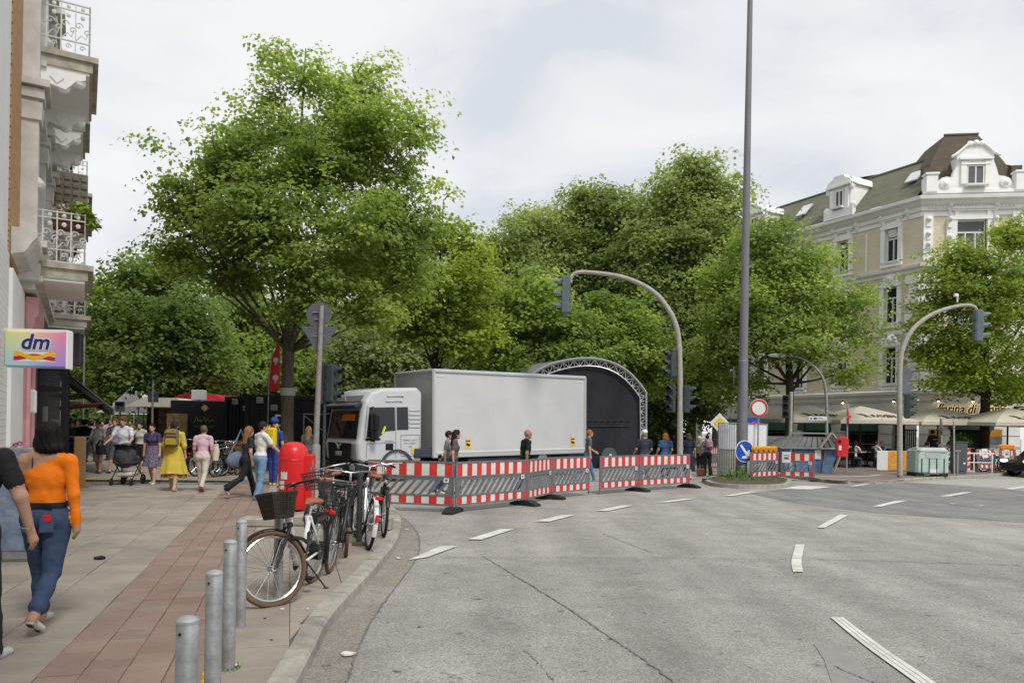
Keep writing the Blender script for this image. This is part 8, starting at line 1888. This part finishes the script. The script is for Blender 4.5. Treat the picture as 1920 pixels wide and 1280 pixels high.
mb = MB(); mb.lathe([(.236, 2.5), (.232, 2.75)], 18, cap=False); w_ = mb.build('white_band', mat('trunk_tape', (.4, .39, .36), .8), None, loc=at(537, 24, PZ)); tag(w_, 'pale band wrapped round the trunk of the big maple', 'band')
# ------------------------------------------------------------------ restaurant terrace
M_canv = mat('parasol_canvas', (.50, .46, .38), .85, var=.06, scale=3); M_canv2 = mat('parasol_print', (.05, .04, .04), .8, var=0)
def parasol(px, d, label, w=2.3, z=3.0):
    t = thing('parasol', label, 'parasol', at(px, d, PZ), R(8), 'beige restaurant parasols'); mb = MB(); mb.cyl((0, 0, 0), (0, 0, z), .04, n=10); mb.box((0, 0, .05), (.7, .7, .1), ch=.02); mb.build('pole', M_iron, t)
    h0 = z-.75; top_ = (0, 0, z); cor = [(-w, -w*.8, h0), (0, -w*.83, h0+.03), (w, -w*.8, h0), (w*1.02, 0, h0+.03), (w, w*.8, h0), (0, w*.83, h0+.03), (-w, w*.8, h0), (-w*1.02, 0, h0+.03)]
    mb = MB(); mid = [(x*.5, y*.5, h0+(z-h0)*.56) for x, y, _ in cor]; vs_ = [top_]+mid+cor+[(x, y, zz-.16) for x, y, zz in cor]
    for i in range(8): j = (i+1) % 8; mb.add([vs_[0], vs_[1+i], vs_[1+j]], [(0, 1, 2)]); mb.add([vs_[1+i], vs_[9+i], vs_[9+j], vs_[1+j]], [(0, 1, 2, 3)]); mb.add([vs_[9+i], vs_[17+i], vs_[17+j], vs_[9+j]], [(0, 1, 2, 3)])
    mb.build('canopy', M_canv, t); mb = MB()
    for x, y, zz in cor: mb.bar((0, 0, z-.12), (x*.98, y*.98, zz+.01), .02, .03); mb.bar((0, 0, h0-.1), (x*.5, y*.5, h0+(z-h0)*.5), .018)
    mb.build('rib', M_iron, t); a = math.atan2(z-.42-h0, w*.4); text_mesh('print', 'RAVEN', .4, M_canv2, t, (.35, -w*.62, h0+.235), (R(25), 0, 0), .002, .012); mb = MB(); cr5 = math.cos(R(25)); sr5 = math.sin(R(25)); mb.prism([(-.95, .2), (-.65, .22), (-.5, .05), (-.32, -.18), (-.55, -.1), (-.68, -.16), (-.66, .04)], (0, -w*.62, h0+.235), (1, 0, 0), (0, cr5, sr5), .004); mb.build('bird_mark', M_canv2, t)
    return t
parasol(1508, 37.5, 'beige parasol behind the skip, leftmost of the terrace', 2.2); parasol(1612, 37, 'beige parasol over the seated guests behind the red bin', 2.1); parasol(1757, 37.5, 'beige parasol below the restaurant lettering', 2.2); parasol(1888, 36, 'beige parasol at the right edge behind the maple trunk', 2.1)
M_chair = mat('dark_rattan', (.03, .026, .024), .8, var=.3, scale=20)
def chair(loc, rz, label):
    t = thing('terrace_chair', label, 'chair', loc, rz, 'dark terrace chairs'); mb = MB(); mb.box((0, 0, .44), (.46, .46, .05), ch=.01); mb.build('seat', M_chair, t); mb = MB(); mb.box((0, -.22, .7), (.46, .04, .45), ch=.01); mb.build('backrest', M_chair, t)
    for x in (-.2, .2):
        for y in (-.2, .2): mb = MB(); mb.cyl((x, y, 0), (x, y, .42), .016, n=6); mb.build('leg', M_iron, t)
    return t
def table(loc, label):
    t = thing('terrace_table', label, 'table', loc, 0, 'small terrace tables'); mb = MB(); mb.box((0, 0, .74), (.75, .75, .035), ch=.01); mb.build('top', mat('table_wood', (.12, .07, .04), .6), t); mb = MB(); mb.cyl((0, 0, .02), (0, 0, .73), .03, n=8); mb.box((0, 0, .015), (.45, .45, .03)); mb.build('stand', M_iron, t)
GR = 'people at the restaurant'
seats = [(1583, 35.5, 90, (.5, .5, .5), (.3, .16, .08), 'seated guest in white behind the red bin'), (1600, 35.8, -60, (.55, .5, .48), (.02, .016, .015), 'seated guest in cream sleeveless top'), (1612, 36.6, 20, (.03, .03, .04), (.05, .02, .02), 'seated guest in black with dark red hair'), (1640, 36, -70, (.55, .56, .58), (.1, .06, .04), 'seated guest in pale shirt in the middle of the terrace'), (1657, 36.4, 95, (.1, .14, .2), (.25, .24, .24), 'seated guest in slate jacket with grey hair'), (1741, 36.2, 30, (.06, .06, .07), (.03, .02, .02), 'seated guest in charcoal below the waiter'), (1782, 36.6, 80, (.4, .42, .45), (.08, .05, .03), 'seated guest in grey shirt right of the waiter')]
for px, d, hd_, c, hc_, lab in seats:
    person(lab, px, d, 1.7, hd_, top=c, bot=(.04, .05, .08), hair='long' if 'cream' in lab or 'red hair' in lab else 'short', hairc=hc_, seated=True, arms=((30, 12, 60), (34, 12, 60)), vox=.02, amp=0, group=GR, lean=8); p = at(px, d, PZ); chair(p+rotz(R(hd_)) @ Vector((0, -.02, 0)), R(hd_), 'dark chair under the '+lab)
for px, d, lab in ((1591, 35.4, 'table between the two guests behind the red bin'), (1626, 36.2, 'table beside the guest with dark red hair'), (1649, 36.1, 'table between the pale shirt and slate jacket guests'), (1762, 36.4, 'table in front of the waiter'), (1677, 37.5, 'empty table near the restaurant banner')): table(at(px, d, PZ), lab)
for px, d, rz, lab in ((1672, 36.6, 40, 'empty dark chair at the banner'), (1684, 37, 120, 'empty dark chair behind the signal mast'), (1630, 37.3, -20, 'empty dark chair behind the middle table'), (1563, 36.8, 30, 'empty dark chair behind the woman in khaki')): chair(at(px, d, PZ), R(rz), lab)
wtr = person('waiter in black shirt with white back print standing at a table', 1749, 36.8, 1.82, 8, top=(.012, .012, .013), bot=(.02, .02, .022), hair='short', hairc=(.015, .012, .01), legs=(4, -4, 0, 2), arms=((10, 10, 40), (10, 10, 40)), group=GR, vox=.016); strokes('back_print', M_white, wtr, (0, -.135, 1.42), (1, 0, 0), (0, 0, 1), .26, .05, 4)
bn = thing('menu_banner', 'low banner with pizza photo in orange beside the terrace', 'banner', at(1652, 32.8, PZ), R(-4)); mb = MB(); mb.box((.62, .02, .46), (1.6, .05, .86), ch=.01); mb.build('frame', M_white, bn); M_piz = mat('pizza_print', (.62, .2, .02), .5, var=0, col2=(.75, .42, .04), scale=7, detail=4)
mb = MB(); mb.box((.72, -.015, .47), (.85, .015, .82)); p_ = mb.build('print', M_piz, bn); mb = MB()
for x, z, r_ in ((.5, .5, .11), (.78, .52, .1), (1.0, .44, .09), (.6, .16, .09), (.9, .16, .1)): mb = MB(); mb.cyl((x, -.03, z), (x, -.024, z), r_, n=16); mb.build('pizza_picture', mat('pizza_red', (.5, .1, .02), .5, var=0, col2=(.75, .5, .15), scale=25), p_)
for px, py, lab in ((1753, 815, 'orange framed menu poster left of the restaurant door'), (1867, 815, 'orange poster on the wall right of the maple trunk')):
    t = thing('wall_poster', lab, 'poster', Wp(px, py, 41.2), rz_c); mb = MB(); mb.box((0, 0, .1), (.6, .04, .42)); mb.build('print', M_piz, t); mb = MB(); mb.box((0, .012, -.1), (.64, .04, .84)); mb.build('frame', mat('poster_frame', (.3, .2, .1), .7), t); mb = MB(); mb.box((0, -.01, -.35), (.5, .03, .28)); mb.build('lower_sheet', mat('poster_sheet', (.2, .24, .32), .6), t)
ol = thing('potted_bush', 'leafy potted bush at the restaurant door', 'plant', at(1800, 39.6, PZ)); mb = MB(); mb.lathe([(.2, 0), (.28, .5), (.26, .5)], 14); mb.build('pot', mat('pot_dark', (.06, .05, .045), .8), ol); mb = MB(); leaf_bush(mb, (0, 0, 1.15), .62, 500, .14, random.Random(4), 0, 1.1); mb.build('foliage', MATS['plant_leaf'], ol)
sb_ = thing('wine_barrels', 'dark slatted panel leaning beside the restaurant window', 'panel', at(1700, 38.6, PZ), R(-20)); mb = MB()
for k in range(9): mb.box((.1*k-.4, 0, .95), (.05, .03, 1.9))
mb.box((0, .03, 1.85), (.95, .03, .06)); mb.box((0, .03, .1), (.95, .03, .06)); mb.build('slats', M_iron, sb_)
# black car at the right edge
cr = thing('parked_car', 'black car with lit headlamp cut off by the right edge', 'car', at(1901, 32.2, 0), R(8)); M_carp = mat('car_black', (.012, .012, .014), .2, var=.05, coat=.6)
pf2 = [(0, .25), (.02, .62), (.12, .74), (.95, .92), (1.5, 1.38), (2.2, 1.46), (3.1, 1.42), (3.9, 1.0), (4.2, .95), (4.25, .3)]
mb = MB(); k = len(pf2); vs_ = []
for y, q in ((-.9, .88), (-.82, 1), (.82, 1), (.9, .88)): vs_ += [((x-2.1)*(.985 if q < 1 else 1)+2.1, y, .25+(z-.25)*q) for x, z in pf2]
mb.add(vs_, [(r_*k+i, r_*k+k+i, r_*k+k+(i+1) % k, r_*k+(i+1) % k) for r_ in range(3) for i in range(k)]+[tuple(range(k)), tuple(reversed(range(3*k, 4*k)))]); mb.build('body', M_carp, cr, bevel=.04)
for x in (.75, 3.4):
    for y in (-.82, .82): mb = MB(); mb.cyl((x, y-.1, .32), (x, y+.1, .32), .32, n=22); w = mb.build('wheel', M_tyre, cr); mb = MB(); mb.cyl((x, y-.11, .32), (x, y+.11, .32), .2, n=16); mb.build('rim', M_galv, w)
for y in (-.62, .62): mb = MB(); mb.ell((.06, y, .68), (.09, .2, .07), 12, 8); mb.build('headlight', mat('headlamp', (.8, .75, .65), .2, var=0, emis=((1, .85, .6), 2.5)), cr)
mb = MB(); mb.prism([(1.05, .95), (1.52, 1.34), (2.2, 1.4), (3.0, 1.36), (3.5, 1.05)], (0, -.885, 0), (1, 0, 0), (0, 0, 1), .015); mb.build('side_window', M_tglass, cr); mb = MB(); mb.box((.0, 0, .45), (.03, 1.2, .2)); mb.build('grille', M_blk, cr)
# ------------------------------------------------------------------ park shrubs that close the ground line, white side house
M_h = []
def hedge(px0, px1, d, h, label, seed, fol='deep'):
    a, b_ = at(px0, d, 0), at(px1, d, 0); L = (b_-a).length; n = max(2, int(L/1.6)); t = thing('park_shrub', label, 'shrub', (a+b_)/2, 0, 'park shrubs behind the square'); rr = random.Random(seed)
    bl_ = [(-L/2+L*(i+.5)/n, rr.uniform(-.5, .5), h*rr.uniform(.4, .55), 1.2, 1.1, h*rr.uniform(.45, .62)) for i in range(n)]
    me, cl = crown_mesh('foliage', bl_, 3.0, .3, seed, fol, spread=.5, per=22, gap=-2); link('foliage', me, t); mb = MB()
    for q in bl_: mb.cyl((q[0], q[1], 0), (q[0], q[1], q[2]), .05, n=6)
    mb.build('stems', M_bark, t)
for k, (x0, x1, d, h, lab) in enumerate(((-60, 60, 58, 4, 'behind the shop signs'), (420, 540, 47, 3.2, 'behind the containers'), (540, 680, 50, 4, 'behind the truck cab'), (680, 820, 52, 4, 'behind the front of the lorry box'), (820, 980, 52, 4, 'behind the middle of the lorry box'), (980, 1130, 50, 4, 'behind the lorry rear'), (1130, 1240, 48, 4.5, 'behind the stage'), (1215, 1262, 43, 2.6, 'behind the traffic lights'), (250, 420, 62, 4, 'behind the market stalls'), (60, 260, 75, 4, 'at the end of the pedestrian street'))): hedge(x0, x1, d, h, 'dense dark green shrub row '+lab, 70+k)
